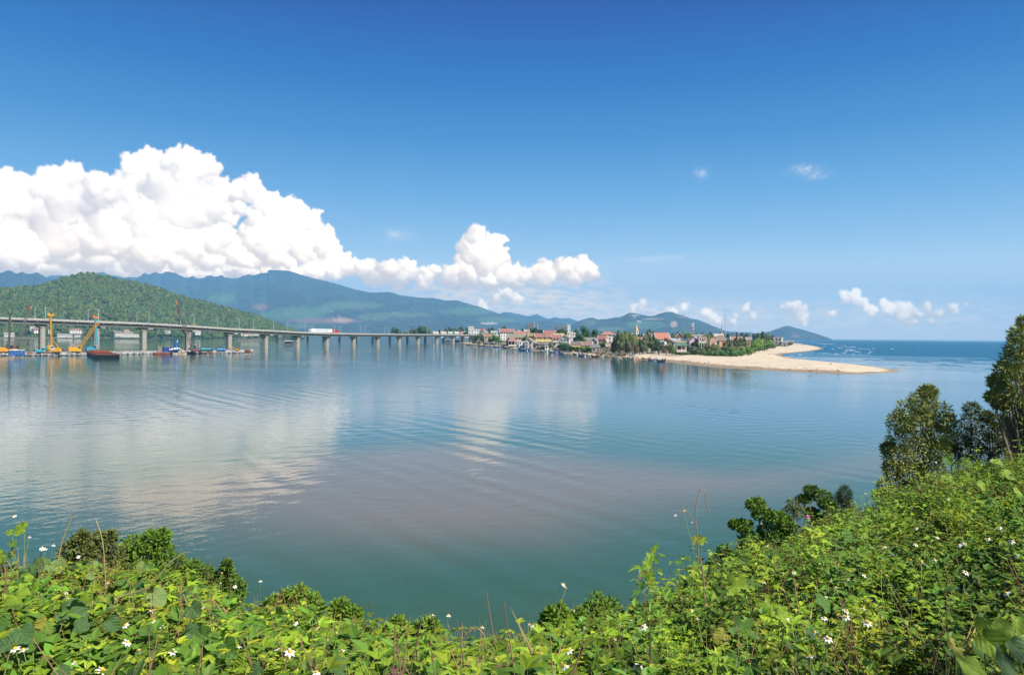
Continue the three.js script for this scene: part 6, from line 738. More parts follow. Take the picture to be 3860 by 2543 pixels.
{ const [t, k] = site('sheet_pile_ring', 'rusty ring of sheet piles at the very end of the causeway', 'sheet piling', 932, 1328, 0); const r = 10 * k; for (let i = 0; i < 20; i++) { const a = i / 20 * 6.283; mesh('sheet_pile', [box(0.62, 10 * k + (i % 3) * 0.15, 0.2, Math.cos(a) * r, 3.4 * k, Math.sin(a) * r * 0.7, -a + Math.PI / 2)], rust, t); } }
[['brown timber stack between teal excavator and first pier', 178, 1333, 24, '#8a5a3a'], ['rusty beams lying right of the blue site cabin', 110, 1333, 20, '#9a6a48'], ['rusty beams heaped behind the barge', 392, 1329, 30, '#a05a34'], ['brown planks laid along the causeway by the second pier', 352, 1330, 40, '#9c7a58'], ['rusty scrap heap below the teal tank', 786, 1331, 30, '#9a4e2c'], ['sand-coloured sacks heaped in front of the tarpaulin', 690, 1331, 26, '#c2a886']].forEach(([l, x, y, w, c]) => { const [t, k] = site('material_stack', l, 'building material', x, y, rr(-0.1, 0.1)); for (let i = 0; i < 7; i++) mesh('beam', [box(w * k * rr(0.7, 1), 0.25, 0.35, rr(-0.3, 0.3), 0.2 + Math.floor(i / 3) * 0.27, (i % 3 - 1) * 0.45, rr(-0.04, 0.04))], mat(c, { map: rustMap }), t); });
// ------------------------------------------------------------------ the overgrown bank in front
const edgeTab = [[-500, 2040, 5.5], [0, 2125, 5.5], [240, 2125, 6], [450, 2110, 7.2], [640, 2140, 7.6], [800, 2180, 7.8], [900, 2262, 7.4], [1000, 2275, 7], [1150, 2262, 7], [1300, 2305, 6.4], [1480, 2375, 6], [1640, 2405, 5.5], [1800, 2440, 5.2], [1950, 2415, 5.5], [2100, 2335, 6.2], [2300, 2300, 7], [2420, 2255, 7.5], [2520, 2215, 8], [2650, 2125, 9], [2800, 2062, 10], [3000, 1975, 11], [3150, 1915, 11.5], [3300, 1865, 12], [3450, 1795, 12.5], [3600, 1735, 13], [3860, 1665, 13.5], [4300, 1610, 14]];
const edgeY = edgeTab.map(([a, b]) => [a, b]), edgeD = edgeTab.map(([a, , c]) => [a, c]);
function canopy(u, t) { // height of the plant tops at bearing u (sideways per metre ahead), t metres ahead
  const px = CX + u * FOC, te = table(edgeD, px), he = -(table(edgeY, px) + (px < 2500 ? 45 : 22) - 1268) / FOC * te, t0 = 2.3, h0 = -1.13;
  let h = t <= te ? lerp(h0, he, clamp((t - t0) / (te - t0), -0.4, 1)) : he - 1.25 * (t - te);
  return 12 + h + (t <= te + 0.3 ? 0.13 * fbm(u * t * 1.1, t * 1.1, 4, 4) : 0);
}
const ground = (x, z) => Math.max(canopy(x / Math.max(1, -z), -z) - 0.5, -1.5);
function onBank(px, py, ahead = 0.06) { const u = (px - CX) / FOC, te = table(edgeD, px), r = ray(px, py); let t = 1.9; for (; t < te + 0.4; t += 0.03) if (EYE.y + r.y * t < canopy(u, t)) break; t = Math.min(t, te) - ahead; return { p: EYE.clone().addScaledVector(r, t), t }; }
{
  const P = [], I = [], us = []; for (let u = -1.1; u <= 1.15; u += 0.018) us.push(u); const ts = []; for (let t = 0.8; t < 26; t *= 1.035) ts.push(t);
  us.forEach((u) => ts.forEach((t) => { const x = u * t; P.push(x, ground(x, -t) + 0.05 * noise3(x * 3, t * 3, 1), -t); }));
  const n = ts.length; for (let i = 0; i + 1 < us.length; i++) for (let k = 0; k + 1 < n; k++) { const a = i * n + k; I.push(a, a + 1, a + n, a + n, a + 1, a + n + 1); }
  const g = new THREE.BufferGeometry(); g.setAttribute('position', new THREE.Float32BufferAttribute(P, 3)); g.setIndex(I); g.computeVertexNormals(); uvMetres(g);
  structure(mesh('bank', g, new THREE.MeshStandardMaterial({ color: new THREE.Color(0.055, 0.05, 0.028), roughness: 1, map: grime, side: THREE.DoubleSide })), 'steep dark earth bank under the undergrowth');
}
const blade = (r, g, b, o = {}) => new THREE.MeshPhysicalMaterial({ color: new THREE.Color(r, g, b), roughness: 0.5, transmission: 0.34, thickness: 0, side: THREE.DoubleSide, specularIntensity: 0.35, ...o });
// a leaf as a folded, drooping blade: base, two widths, tip
function leafTris(P, base, dir, up, len, wid, fold = 0.25, droop = 0.25) {
  const side = dir.clone().cross(up).normalize(), n = side.clone().cross(dir).normalize(), q = (t, s) => base.clone().addScaledVector(dir, len * t).addScaledVector(side, s).addScaledVector(n, Math.abs(s) * fold * 1.6 - droop * len * t * t);
  const b = q(0, 0), m = q(0.42, 0), tip = q(1, 0), l = q(0.34, wid / 2), r = q(0.34, -wid / 2), l2 = q(0.68, wid * 0.36), r2 = q(0.68, -wid * 0.36);
  for (const [x, y, z] of [[b, m, l], [b, r, m], [m, l2, l], [m, r, r2], [m, tip, l2], [m, r2, tip]]) P.push(x.x, x.y, x.z, y.x, y.y, y.z, z.x, z.y, z.z);
}
const soup = (P) => { const g = new THREE.BufferGeometry(); g.setAttribute('position', new THREE.Float32BufferAttribute(P, 3)); g.setAttribute('uv', new THREE.Float32BufferAttribute(new Float32Array(P.length / 3 * 2), 2)); g.computeVertexNormals(); return g; };
reseed(606);
const rv = () => V(rr(-1, 1), rr(-1, 1), rr(-1, 1)).normalize();
function weedClump(n, h, spread, ll, lw) { // stems with opposite pairs of three-part leaves
  const P = [];
  for (let s = 0; s < n; s++) {
    const a = rr(0, 6.28), foot = V(Math.cos(a) * spread * rr(0, 0.6), 0, Math.sin(a) * spread * rr(0, 0.6)), top = V(Math.cos(a) * spread * rr(0.4, 1.3), h * rr(0.7, 1.15), Math.sin(a) * spread * rr(0.4, 1.3));
    leafTris(P, foot, top.clone().sub(foot).normalize(), V(0.3, 0, 1), foot.distanceTo(top) * 1.08, 0.006, 0, 0);
    for (let k = 0; k < 6; k++) {
      const t = 0.3 + k * 0.14, c = foot.clone().lerp(top, t);
      for (const sg of [0, Math.PI]) {
        const b = k * 1.57 + a + sg + rr(-0.4, 0.4), d = V(Math.cos(b), rr(-0.25, 1.3), Math.sin(b)).normalize(), pet = c.clone().addScaledVector(d, ll * 0.45), L = ll * rr(0.7, 1.25) * (1.1 - 0.3 * t);
        leafTris(P, pet, d, V(0, 1, 0), L, lw * rr(0.8, 1.2), 0.2, rr(0.1, 0.5));
        for (const w of [0.9, -0.9]) { const e = d.clone().applyAxisAngle(V(0, 1, 0), w); leafTris(P, pet, e, V(0, 1, 0), L * 0.72, lw * 0.8, 0.2, rr(0.1, 0.4)); }
      }
    }
  }
  return soup(P);
}
function stemClump(n, h, spread, r) { const gs = []; for (let i = 0; i < n; i++) { const a = rr(0, 6.28), f = V(Math.cos(a) * spread * 0.4, -0.1, Math.sin(a) * spread * 0.4), m = V(Math.cos(a) * spread * 0.8 + rr(-0.04, 0.04), h * 0.55, Math.sin(a) * spread * 0.8 + rr(-0.04, 0.04)), t = m.clone().add(V(rr(-0.12, 0.12), h * rr(0.4, 0.6), rr(-0.12, 0.12))); gs.push(bar(f, m, r, r * 0.8, 4), bar(m, t, r * 0.8, r * 0.4, 4)); if (rnd() < 0.6) gs.push(bar(m, m.clone().add(V(rr(-0.15, 0.15), h * 0.3, rr(-0.15, 0.15))), r * 0.6, r * 0.3, 4)); } return merged(gs); }
const spots = (n, keep) => { const out = []; let guard = 0; while (out.length < n && guard++ < n * 30) { const u = rr(-0.92, 0.98), px = CX + u * FOC, te = table(edgeD, px), t = Math.sqrt(rr(1.7 * 1.7, (te + 0.5) ** 2)); if (rnd() > keep(u, t, te, px)) continue; out.push([u, t, te, px]); } return out; };
function scatter(name, label, cat, geos, materials, list, size, colour, sink = 0.46) {
  const per = geos.map(() => []); list.forEach((s, i) => per[Math.floor(rnd() * geos.length)].push(s));
  geos.forEach((g, k) => { const l = per[k]; if (!l.length) return; const im = new THREE.InstancedMesh(g, materials[k % materials.length], l.length), c = new THREE.Color(); l.forEach(([u, t], i) => { const s = size(u, t), x = u * t, y = canopy(u, t) - sink * s; im.setMatrixAt(i, new THREE.Matrix4().compose(V(x, y, -t), new THREE.Quaternion().setFromEuler(new THREE.Euler(rr(-0.2, 0.2), rr(0, 6.28), rr(-0.2, 0.2))), V(s, s * rr(0.85, 1.15), s))); colour(c, u, t); im.setColorAt(i, c); }); im.name = numbered(name); im.castShadow = im.receiveShadow = true; scene.add(im); tag(im, label(k), cat, null, 'stuff'); });
}
const weeds = [weedClump(5, 0.48, 0.17, 0.085, 0.030), weedClump(6, 0.52, 0.19, 0.075, 0.024), weedClump(4, 0.44, 0.2, 0.095, 0.042), weedClump(7, 0.46, 0.18, 0.055, 0.021)];
scatter('undergrowth', (k) => ['bright green three-leaved weeds covering the bank', 'narrow-leaved yellowish weeds mixed over the bank', 'broader-leaved green weeds mixed over the bank', 'small-leaved dense weeds filling the bank'][k], 'undergrowth', weeds, [blade(0.225, 0.35, 0.024), blade(0.315, 0.395, 0.026), blade(0.115, 0.24, 0.026), blade(0.225, 0.31, 0.028)],
  spots(5600, (u, t) => 0.12 + 1.6 * clamp(0.5 + 1.7 * fbm(u * t * 1.9, t * 1.9, 21, 3))), (u, t) => rr(0.6, 1.3) * (u > 0.2 ? 0.74 : 0.92), (c, u, t) => { const y = fbm(u * t * 0.8, t * 0.8, 7, 3), q = rr(0.6, 1.3) * (1 + 0.9 * fbm(u * t * 1.6, t * 1.6, 55, 3)); c.setRGB(q * (1 + 0.55 * Math.max(0, y)), q, q * rr(0.7, 1.2)); }, 0.55);
scatter('ground_creeper', () => 'low creeper leaves coloured dark to deepen the shade between the weeds', 'creeper', [weedClump(4, 0.22, 0.24, 0.08, 0.05)], [blade(0.07, 0.15, 0.03)], spots(1300, () => 1), () => rr(0.8, 1.3), (c) => { const q = rr(0.6, 1.2); c.setRGB(q, q, q); }, 0.42);  // creeper colour lowered so that the gaps look shaded
const stemMat = new THREE.MeshStandardMaterial({ color: new THREE.Color(0.30, 0.26, 0.10), roughness: 0.8 }), dryMat = new THREE.MeshStandardMaterial({ color: new THREE.Color(0.27, 0.175, 0.10), roughness: 0.9 }), greenStem = new THREE.MeshStandardMaterial({ color: new THREE.Color(0.20, 0.28, 0.06), roughness: 0.7 });
scatter('stems', (k) => ['yellow green weed stems standing through the undergrowth', 'dry brown stalks standing through the undergrowth'][k], 'stems', [stemClump(5, 0.5, 0.24, 0.0028), stemClump(4, 0.5, 0.26, 0.0026)], [stemMat, dryMat], spots(620, (u, t, te, px) => px > 2500 ? 1 : 0.6), () => rr(0.8, 1.2), (c) => { const q = rr(0.7, 1.3); c.setRGB(q, q, q); }, 0.53);

scatter('tall_weeds', (k) => ['taller lime weeds sticking out of the undergrowth', 'taller dark green weeds sticking out of the undergrowth'][k], 'weeds', [weedClump(4, 0.8, 0.09, 0.085, 0.024), weedClump(5, 0.75, 0.12, 0.075, 0.028)], [blade(0.34, 0.45, 0.035), blade(0.15, 0.28, 0.03)], spots(170, (u, t, te, px) => px < 2450 || t < 3.6 || t > te - 0.8 ? 0 : clamp(0.5 + 2.2 * fbm(u * t * 0.9, t * 0.9, 33, 2))), () => rr(0.75, 1.15), (c) => { const q = rr(0.7, 1.2); c.setRGB(q, q, q); }, 0.62);
const grassTuft = (n, h, sp, w) => { const P = []; for (let i = 0; i < n; i++) { const a = rr(0, 6.28), d = V(Math.cos(a) * rr(0.1, 0.6), 1, Math.sin(a) * rr(0.1, 0.6)).normalize(); leafTris(P, V(rr(-1, 1) * sp, 0, rr(-1, 1) * sp), d, rv(), h * rr(0.6, 1.2), w, 0.1, rr(0.1, 0.5)); } return soup(P); };
scatter('dry_grass', (k) => ['straw-brown dry grass and dead twigs between the weeds', 'reddish dead stalks in patches between the weeds', 'green grass blades between the weeds'][k], 'grass', [grassTuft(26, 0.42, 0.14, 0.007), stemClump(9, 0.5, 0.22, 0.0026), grassTuft(16, 0.4, 0.12, 0.007)], [blade(0.42, 0.32, 0.13, { transmission: 0.2 }), new THREE.MeshStandardMaterial({ color: new THREE.Color(0.30, 0.16, 0.09), roughness: 0.9 }), blade(0.24, 0.36, 0.05)], spots(560, (u, t) => clamp(0.35 + (u > 0.25 ? 0.15 : 0) + 2.4 * fbm(u * t * 1.2, t * 1.2, 41, 3))), () => rr(0.7, 1.2), (c) => { const q = rr(0.6, 1.3); c.setRGB(q, q, q); }, 0.45);

// small-leaved shrubs and light trees on the rim of the bank
function shrubGeo(lobes, n, ll, lw) { const f = lumpy(lobes), P = []; for (let i = 0; i < n; i++) { const { p, out } = f(), d = out.clone().add(rv().multiplyScalar(0.8)).normalize(); leafTris(P, p, d, rv(), ll * rr(0.7, 1.3), lw * rr(0.8, 1.2), 0.15, rr(0, 0.3)); } return soup(P); }
function shrub(name, label, cat, lobesPx, t, n, ll, lw, m, o = {}) { // lobes as [px, py, radius px] at t metres
  const base = o.base ?? [lobesPx[0][0], lobesPx[0][1] + lobesPx[0][2]], bp = at(base[0], base[1], t), g0 = ground(bp.x, bp.z), k = t / FOC, root = V(bp.x, Math.min(g0, bp.y), bp.z), s = thing(name, label, cat, root);
  const lobes = lobesPx.map(([px, py, r, sq]) => { const c = at(px, py, t + rr(-0.3, 0.3) * r * k * 2).sub(root); return [c.x, c.y, c.z, r * k, sq ?? 0.9]; });
  mesh('foliage', shrubGeo(lobes, n, ll, lw), m, s); const st = []; lobes.forEach((l) => { const q = V(l[0] * 0.4 + rr(-0.05, 0.05), l[1] * 0.55, l[2] * 0.4); st.push(bar(V(0, -0.1, 0), q, (o.r ?? 0.016), (o.r ?? 0.016) * 0.7, 5), bar(q, V(l[0], l[1] + l[3] * 0.5, l[2]), (o.r ?? 0.016) * 0.7, 0.004, 5)); for (let i = 0; i < 4; i++) { const e = rv().multiplyScalar(l[3] * 0.8); st.push(bar(V(l[0], l[1], l[2]).lerp(q, 0.3), V(l[0] + e.x, l[1] + Math.abs(e.y), l[2] + e.z), 0.005, 0.002, 4)); } }); mesh('stem', st, o.wood ?? dryMat, s); return s;
}
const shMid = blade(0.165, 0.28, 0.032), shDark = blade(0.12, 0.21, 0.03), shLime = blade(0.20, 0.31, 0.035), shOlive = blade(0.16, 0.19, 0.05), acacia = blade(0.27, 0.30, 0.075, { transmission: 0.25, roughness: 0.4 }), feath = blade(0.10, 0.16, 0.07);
shrub('shrub', 'small dark shrub rising behind the largest pale leaf', 'shrub', [[300, 2050, 36], [262, 2080, 34], [310, 2110, 44], [330, 2080, 26], [310, 2022, 16], [270, 2130, 36]], 6.6, 1500, 0.05, 0.018, shOlive);
shrub('shrub', 'thin brownish shrub left of the rounded green bush', 'shrub', [[400, 2040, 30], [370, 2030, 20], [425, 2090, 40], [390, 2110, 40], [415, 2020, 12]], 6.8, 1200, 0.05, 0.018, shOlive);
shrub('shrub', 'rounded green bush with drooping feathery top on the left rim', 'bush', [[500, 2060, 46], [570, 2040, 42], [610, 2020, 26], [550, 2090, 60], [480, 2110, 50], [610, 2080, 40], [480, 2160, 60], [570, 2160, 60]], 7.4, 3400, 0.045, 0.02, shMid);
shrub('shrub', 'dark leafy mound right against the rounded green bush', 'bush', [[660, 2130, 44], [720, 2150, 40], [690, 2190, 50], [770, 2170, 36], [640, 2180, 50], [740, 2220, 50], [800, 2200, 36]], 7.7, 3200, 0.045, 0.02, shDark);
shrub('shrub', 'cone-shaped dark shrub at the right end of the left rim', 'shrub', [[856, 2128, 14], [850, 2160, 26], [860, 2195, 36], [890, 2220, 36], [830, 2220, 40], [870, 2250, 44]], 7.7, 2000, 0.045, 0.02, shDark);
[[1080, 2250, 30], [1130, 2232, 26], [1180, 2262, 24], [1285, 2282, 26], [1330, 2306, 22], [1030, 2272, 28]].forEach(([x, y, r]) => { const s = shrub('shrub', 'small leafy tuft on the rim of the dip', 'shrub', [[x, y, r], [x + r * 0.6, y + r * 0.8, r * 0.9], [x - r * 0.7, y + r * 0.8, r * 0.9]], table(edgeD, x) - 0.1, 620, 0.045, 0.018, rnd() < 0.5 ? shMid : shLime); s.userData.label += ', ' + NTH[[1030, 1080, 1130, 1180, 1285, 1330].indexOf(x)] + ' from left'; s.userData.group = 'leafy tufts on the rim of the dip'; });
[[1500, 2350, 22], [1560, 2368, 20], [1620, 2352, 24], [2075, 2320, 24], [2110, 2300, 22], [2250, 2268, 34], [2300, 2280, 26], [2180, 2318, 24]].forEach(([x, y, r]) => { const s = shrub('shrub', 'light green leafy tuft at the lowest part of the rim', 'shrub', [[x, y, r], [x + r * 0.6, y + r * 0.9, r], [x - r * 0.7, y + r * 0.9, r]], table(edgeD, x) - 0.1, 560, 0.045, 0.019, rnd() < 0.4 ? shMid : shLime); s.userData.label += ', ' + NTH[[1500, 1560, 1620, 2075, 2110, 2180, 2250, 2300].indexOf(x)] + ' from left'; s.userData.group = 'light tufts round the dip'; });
shrub('sapling', 'light sapling with layered crown left of the fuzzy bush on the right rim', 'small tree', [[2800, 1980, 34, 0.5], [2850, 1900, 34, 0.6], [2880, 1940, 40, 0.5], [2830, 2030, 44, 0.6], [2900, 2000, 40, 0.6], [2930, 1950, 34, 0.6], [2770, 1975, 18, 0.5], [2880, 2060, 50, 0.7], [2955, 2040, 40, 0.7], [2830, 2080, 46, 0.8], [2920, 2090, 50, 0.8], [2970, 1985, 30, 0.7]], 10.5, 5200, 0.055, 0.024, shMid, { base: [2880, 2130], r: 0.022 });
shrub('sapling', 'slender sapling with open umbrella crown behind the pink flower', 'small tree', [[3060, 1848, 26, 0.6], [3100, 1870, 34, 0.6], [3030, 1880, 22, 0.5], [3120, 1900, 30, 0.6], [3060, 1930, 26, 0.5], [3090, 1960, 30, 0.6]], 11.8, 2800, 0.05, 0.022, shDark, { base: [3040, 2060], r: 0.02 });
shrub('shrub', 'straw-coloured creeper-hung stub between the two saplings', 'shrub', [[2990, 1900, 24], [2975, 1930, 26], [3010, 1930, 24], [2960, 1960, 24]], 11, 900, 0.04, 0.016, shOlive, { base: [2985, 2060] });
shrub('shrub', 'fuzzy grey-green wispy bush on the right rim', 'bush', [[3170, 1910, 40, 1.2], [3150, 1960, 44, 1.2], [3200, 1950, 36, 1.2], [3185, 1870, 20, 1.8], [3130, 1990, 40]], 11.8, 8000, 0.07, 0.005, feath, { base: [3165, 2050] });
shrub('shrub', 'compact dark bush at the foot of the sapling', 'bush', [[2730, 2080, 26], [2755, 2100, 34], [2710, 2120, 30], [2690, 2140, 28], [2790, 2110, 30]], 9.6, 1500, 0.045, 0.02, shDark);
shrub('shrub', 'dark twiggy bush low under the left acacia', 'bush', [[3340, 1830, 26], [3360, 1860, 32], [3320, 1870, 26], [3380, 1890, 30]], 12.2, 1100, 0.06, 0.02, acacia);
// acacias with sickle-shaped leaves
const acWood = new THREE.MeshStandardMaterial({ color: new THREE.Color(0.16, 0.12, 0.085), roughness: 0.9, map: grime });
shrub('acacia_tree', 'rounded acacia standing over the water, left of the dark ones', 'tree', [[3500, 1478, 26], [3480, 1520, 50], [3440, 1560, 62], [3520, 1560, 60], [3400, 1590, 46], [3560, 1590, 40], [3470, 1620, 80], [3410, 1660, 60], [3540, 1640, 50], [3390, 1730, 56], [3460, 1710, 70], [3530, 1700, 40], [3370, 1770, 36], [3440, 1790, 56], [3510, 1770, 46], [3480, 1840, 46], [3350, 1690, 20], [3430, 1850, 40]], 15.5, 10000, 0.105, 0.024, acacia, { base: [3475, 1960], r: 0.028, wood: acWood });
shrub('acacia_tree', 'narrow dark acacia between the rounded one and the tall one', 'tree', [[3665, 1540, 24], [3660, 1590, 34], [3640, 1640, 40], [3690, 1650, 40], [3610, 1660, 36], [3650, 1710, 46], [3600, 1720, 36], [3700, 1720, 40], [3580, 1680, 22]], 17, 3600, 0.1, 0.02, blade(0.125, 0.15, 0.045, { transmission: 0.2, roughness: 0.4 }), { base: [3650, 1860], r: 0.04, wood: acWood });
shrub('acacia_tree', 'low dark acacia at the right edge under the tall one', 'tree', [[3740, 1620, 34], [3760, 1590, 26], [3790, 1640, 46], [3740, 1680, 40], [3830, 1660, 50], [3720, 1570, 18], [3870, 1690, 50], [3780, 1720, 46]], 16.5, 3600, 0.1, 0.02, blade(0.115, 0.14, 0.042, { transmission: 0.2, roughness: 0.4 }), { base: [3790, 1840], r: 0.04, wood: acWood });
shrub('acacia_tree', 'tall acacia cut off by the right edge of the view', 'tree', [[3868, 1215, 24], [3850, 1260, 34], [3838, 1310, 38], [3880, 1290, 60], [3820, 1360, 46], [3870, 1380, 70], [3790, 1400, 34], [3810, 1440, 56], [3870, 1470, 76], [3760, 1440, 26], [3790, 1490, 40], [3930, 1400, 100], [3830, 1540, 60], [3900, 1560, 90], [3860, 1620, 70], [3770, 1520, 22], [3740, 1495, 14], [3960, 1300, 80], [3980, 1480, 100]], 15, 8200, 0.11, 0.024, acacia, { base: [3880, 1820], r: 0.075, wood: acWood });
{ const root = V(4.9, 9.6, 0.6), t = thing('acacia_tree', 'acacia beyond the right edge whose shade falls on the corner', 'tree', root), l = [[-0.7, 4.3, -0.9, 0.75], [-0.2, 4.7, -0.4, 0.8], [-1.1, 3.7, -0.8, 0.6], [0.3, 4.0, -1.1, 0.7], [-0.3, 3.6, -0.2, 0.8], [0.5, 5.1, 0.1, 0.7]]; mesh('foliage', shrubGeo(l, 4200, 0.11, 0.024), acacia, t); mesh('stem', l.map((q) => bar(V(0, 0, 0), V(q[0], q[1], q[2]), 0.05, 0.01, 6)), acWood, t); }

// broad single leaves on creeping vines
const leafTex = tex(128, (u, v) => { const x = u - 0.5, a = Math.abs(x), main = Math.max(0, 1 - a / 0.012), k = (v - a * 0.75) * 6.5, f = Math.abs(k - Math.round(k)), side = a < 0.46 && v > 0.05 ? Math.max(0, 1 - f / 0.05) : 0, n = 0.80 + 0.13 * loopNoise(u, v, 7, 3) + 0.06 * loopNoise(u, v, 30, 5, 2), w = Math.max(main, 0.6 * side) * 0.28; return [lerp(n, 1.0, w), lerp(n, 1.0, w * 0.8), lerp(n * 0.95, 1.0, w)]; });
const leafBump = tex(128, (u, v) => { const a = Math.abs(u - 0.5), k = (v - a * 0.75) * 6.5, f = Math.abs(k - Math.round(k)), h = 0.3 + 0.7 * Math.sqrt(Math.min(1, f * 2)) * Math.min(1, a / 0.03); return [h, h, h]; }, false);
const bigLeafMat = (r, g, b) => blade(r, g, b, { map: leafTex, bumpMap: leafBump, bumpScale: 0.003, roughness: 0.6 });
const LM = { pale: bigLeafMat(0.30, 0.46, 0.14), lime: bigLeafMat(0.33, 0.50, 0.04), green: bigLeafMat(0.13, 0.28, 0.045), dark: bigLeafMat(0.115, 0.235, 0.075), yellow: bigLeafMat(0.42, 0.42, 0.06), purple: bigLeafMat(0.30, 0.17, 0.12) };
function bigLeaf(outline) { // a cupped, wavy blade from polar outline r(a); a = 0 points to the tip
  const P = [], UV = [], I = [], rings = 4, n = 26; const pt = (k, j) => { const a = j / n * Math.PI * 2, r = outline(a) * k, x = Math.sin(a) * r, y = Math.cos(a) * r; return [x, y, 0.22 * Math.abs(x) - 0.28 * (y + 0.15) * Math.abs(y + 0.15) + 0.05 * Math.sin(a * 5) * k * k]; };
  P.push(0, -0.1, 0); UV.push(0.5, 0.35); for (let k = 1; k <= rings; k++) for (let j = 0; j < n; j++) { const [x, y, z] = pt(k / rings, j); P.push(x, y - 0.1 * (1 - k / rings), z); UV.push(0.5 + x * 0.75, 0.42 + y * 0.68); }
  for (let j = 0; j < n; j++) { I.push(0, 1 + (j + 1) % n, 1 + j); for (let k = 0; k + 1 < rings; k++) { const a = 1 + k * n + j, b = 1 + k * n + (j + 1) % n; I.push(a, b, a + n, b, b + n, a + n); } }
  const g = new THREE.BufferGeometry(); g.setAttribute('position', new THREE.Float32BufferAttribute(P, 3)); g.setAttribute('uv', new THREE.Float32BufferAttribute(UV, 2)); g.setIndex(I); g.computeVertexNormals(); return g;
}
const heart = [0, 1, 2].map((k) => bigLeaf((a) => { const c = Math.cos(a), back = Math.exp(-((a - Math.PI) ** 2) * 9); return 0.5 * (1 + 0.1 * c + 0.18 * Math.exp(-(Math.min(a, 6.283 - a) ** 2) * 14) - 0.45 * back + 0.03 * Math.sin(a * 7 + k * 2)); }));
const palmate = [0, 1].map((k) => bigLeaf((a) => { const back = Math.exp(-((a - Math.PI) ** 2) * 10); return 0.5 * (0.80 + 0.30 * Math.cos(a * 5 * 0.5 * 2) * (1 - back) + 0.04 * Math.sin(a * 17 + k) - 0.4 * back); }));
reseed(8088);
function vine(label, scale, ox, oy, list, o = {}) {
  const first = onBank(ox + list[0][0] / scale, oy + list[0][1] / scale), root = V(first.p.x, first.p.y - 0.35, first.p.z), t = thing(o.name ?? 'broad_leaf_vine', label, o.cat ?? 'vine', root), st = []; let prev = V(0, -0.1, 0);
  list.forEach(([zx, zy, r, tone, shape]) => {
    const q = onBank(ox + zx / scale, oy + zy / scale, (shape === 'p' ? 0.42 : 0.34) + (r > 60 ? 0.15 : 0)), dist = q.t, size = r / scale * 2.0 / FOC * dist * 1.18, p = q.p.clone().sub(root), L = mesh('leaf', (shape === 'p' ? palmate : heart)[Math.floor(rnd() * (shape === 'p' ? 2 : 3))], LM[tone ?? 'green'], t);
    L.position.copy(p); L.scale.setScalar(size); const n = V(rr(-0.5, 0.6), rr(0.35, 1.0), rr(0.35, 1.1)).normalize(), tip = V(rr(-1, 1), rr(-1.0, 0.35), rr(-0.2, 0.4)), x = tip.clone().cross(n).normalize(), y = n.clone().cross(x); L.quaternion.setFromRotationMatrix(new THREE.Matrix4().makeBasis(x, y, n));
    const foot = p.clone().addScaledVector(y, -size * 0.2), node = V(foot.x * 0.9 + prev.x * 0.1, Math.min(foot.y, prev.y + 0.2) - 0.12, foot.z - 0.03); st.push(bar(foot, node, 0.0022, 0.003, 5), bar(node, prev.clone().lerp(node, 0.15), 0.003, 0.003, 5)); prev = node;
  });
  mesh('stem', st, greenStem, t); return t;
}
const ZL = 2.439, ZC = 2.6444, ZR = 1.9775, ZF = 1.6625;
vine('vine with the largest pale veined leaf, at the left edge of the bank', ZL, 0, 1900, [[450, 605, 128, 'pale'], [320, 560, 62, 'dark'], [255, 650, 66, 'dark'], [300, 785, 58, 'lime'], [185, 830, 58, 'lime'], [230, 690, 46, 'lime'], [190, 690, 40, 'green'], [410, 770, 48, 'dark']]);
vine('vine with glossy lime leaves cut by the left edge', ZL, 0, 1900, [[60, 960, 104, 'lime'], [0, 480, 56, 'lime'], [10, 560, 40, 'lime'], [40, 1090, 70, 'green'], [20, 770, 50, 'green'], [60, 1290, 66, 'dark'], [200, 1180, 84, 'dark'], [270, 1300, 52, 'green']]);
vine('climbing shoot with one big lime leaf at the very top left', ZL, 0, 1900, [[195, 230, 60, 'lime'], [140, 380, 34, 'green'], [110, 360, 30, 'green'], [120, 430, 28, 'yellow'], [70, 470, 30, 'green'], [90, 260, 26, 'lime']]);
vine('vine with dull grey-green leaves under the left shrubs', ZL, 0, 1900, [[720, 560, 58, 'dark'], [850, 605, 72, 'pale'], [940, 612, 46, 'dark'], [840, 660, 34, 'pale'], [500, 785, 56, 'yellow'], [690, 850, 54, 'green'], [800, 880, 62, 'lime'], [770, 780, 48, 'green']]);
vine('vine with two pale leaves standing up like wings', ZL, 0, 1900, [[1315, 615, 46, 'pale'], [1375, 580, 44, 'green'], [1300, 560, 34, 'pale'], [1220, 775, 82, 'dark'], [1430, 850, 76, 'pale'], [1555, 810, 40, 'yellow'], [1090, 700, 44, 'green'], [1140, 690, 40, 'dark']]);
vine('vine with cupped grey-green leaves right of the middle of the left bank', ZL, 0, 1900, [[1820, 830, 88, 'pale'], [1690, 880, 66, 'dark'], [1770, 960, 68, 'dark'], [1740, 1190, 80, 'dark'], [1860, 1200, 74, 'green'], [1960, 880, 36, 'yellow'], [2080, 1310, 84, 'green'], [2140, 970, 52, 'green']]);
vine('vine with broad dark leaves low on the left bank', ZL, 0, 1900, [[640, 1000, 108, 'dark'], [960, 905, 62, 'dark'], [1020, 1090, 62, 'dark'], [390, 1050, 52, 'lime'], [385, 1090, 44, 'yellow'], [1340, 1160, 54, 'green'], [730, 1120, 60, 'dark'], [1000, 960, 48, 'dark'], [560, 1540, 60, 'dark']]);
vine('vine with rounded green leaves left of the dip', ZC, 800, 2100, [[650, 560, 58, 'green'], [700, 640, 42, 'green'], [350, 720, 54, 'lime'], [340, 630, 46, 'green'], [460, 680, 62, 'green'], [150, 870, 72, 'lime'], [60, 570, 60, 'dark'], [490, 560, 40, 'green']]);
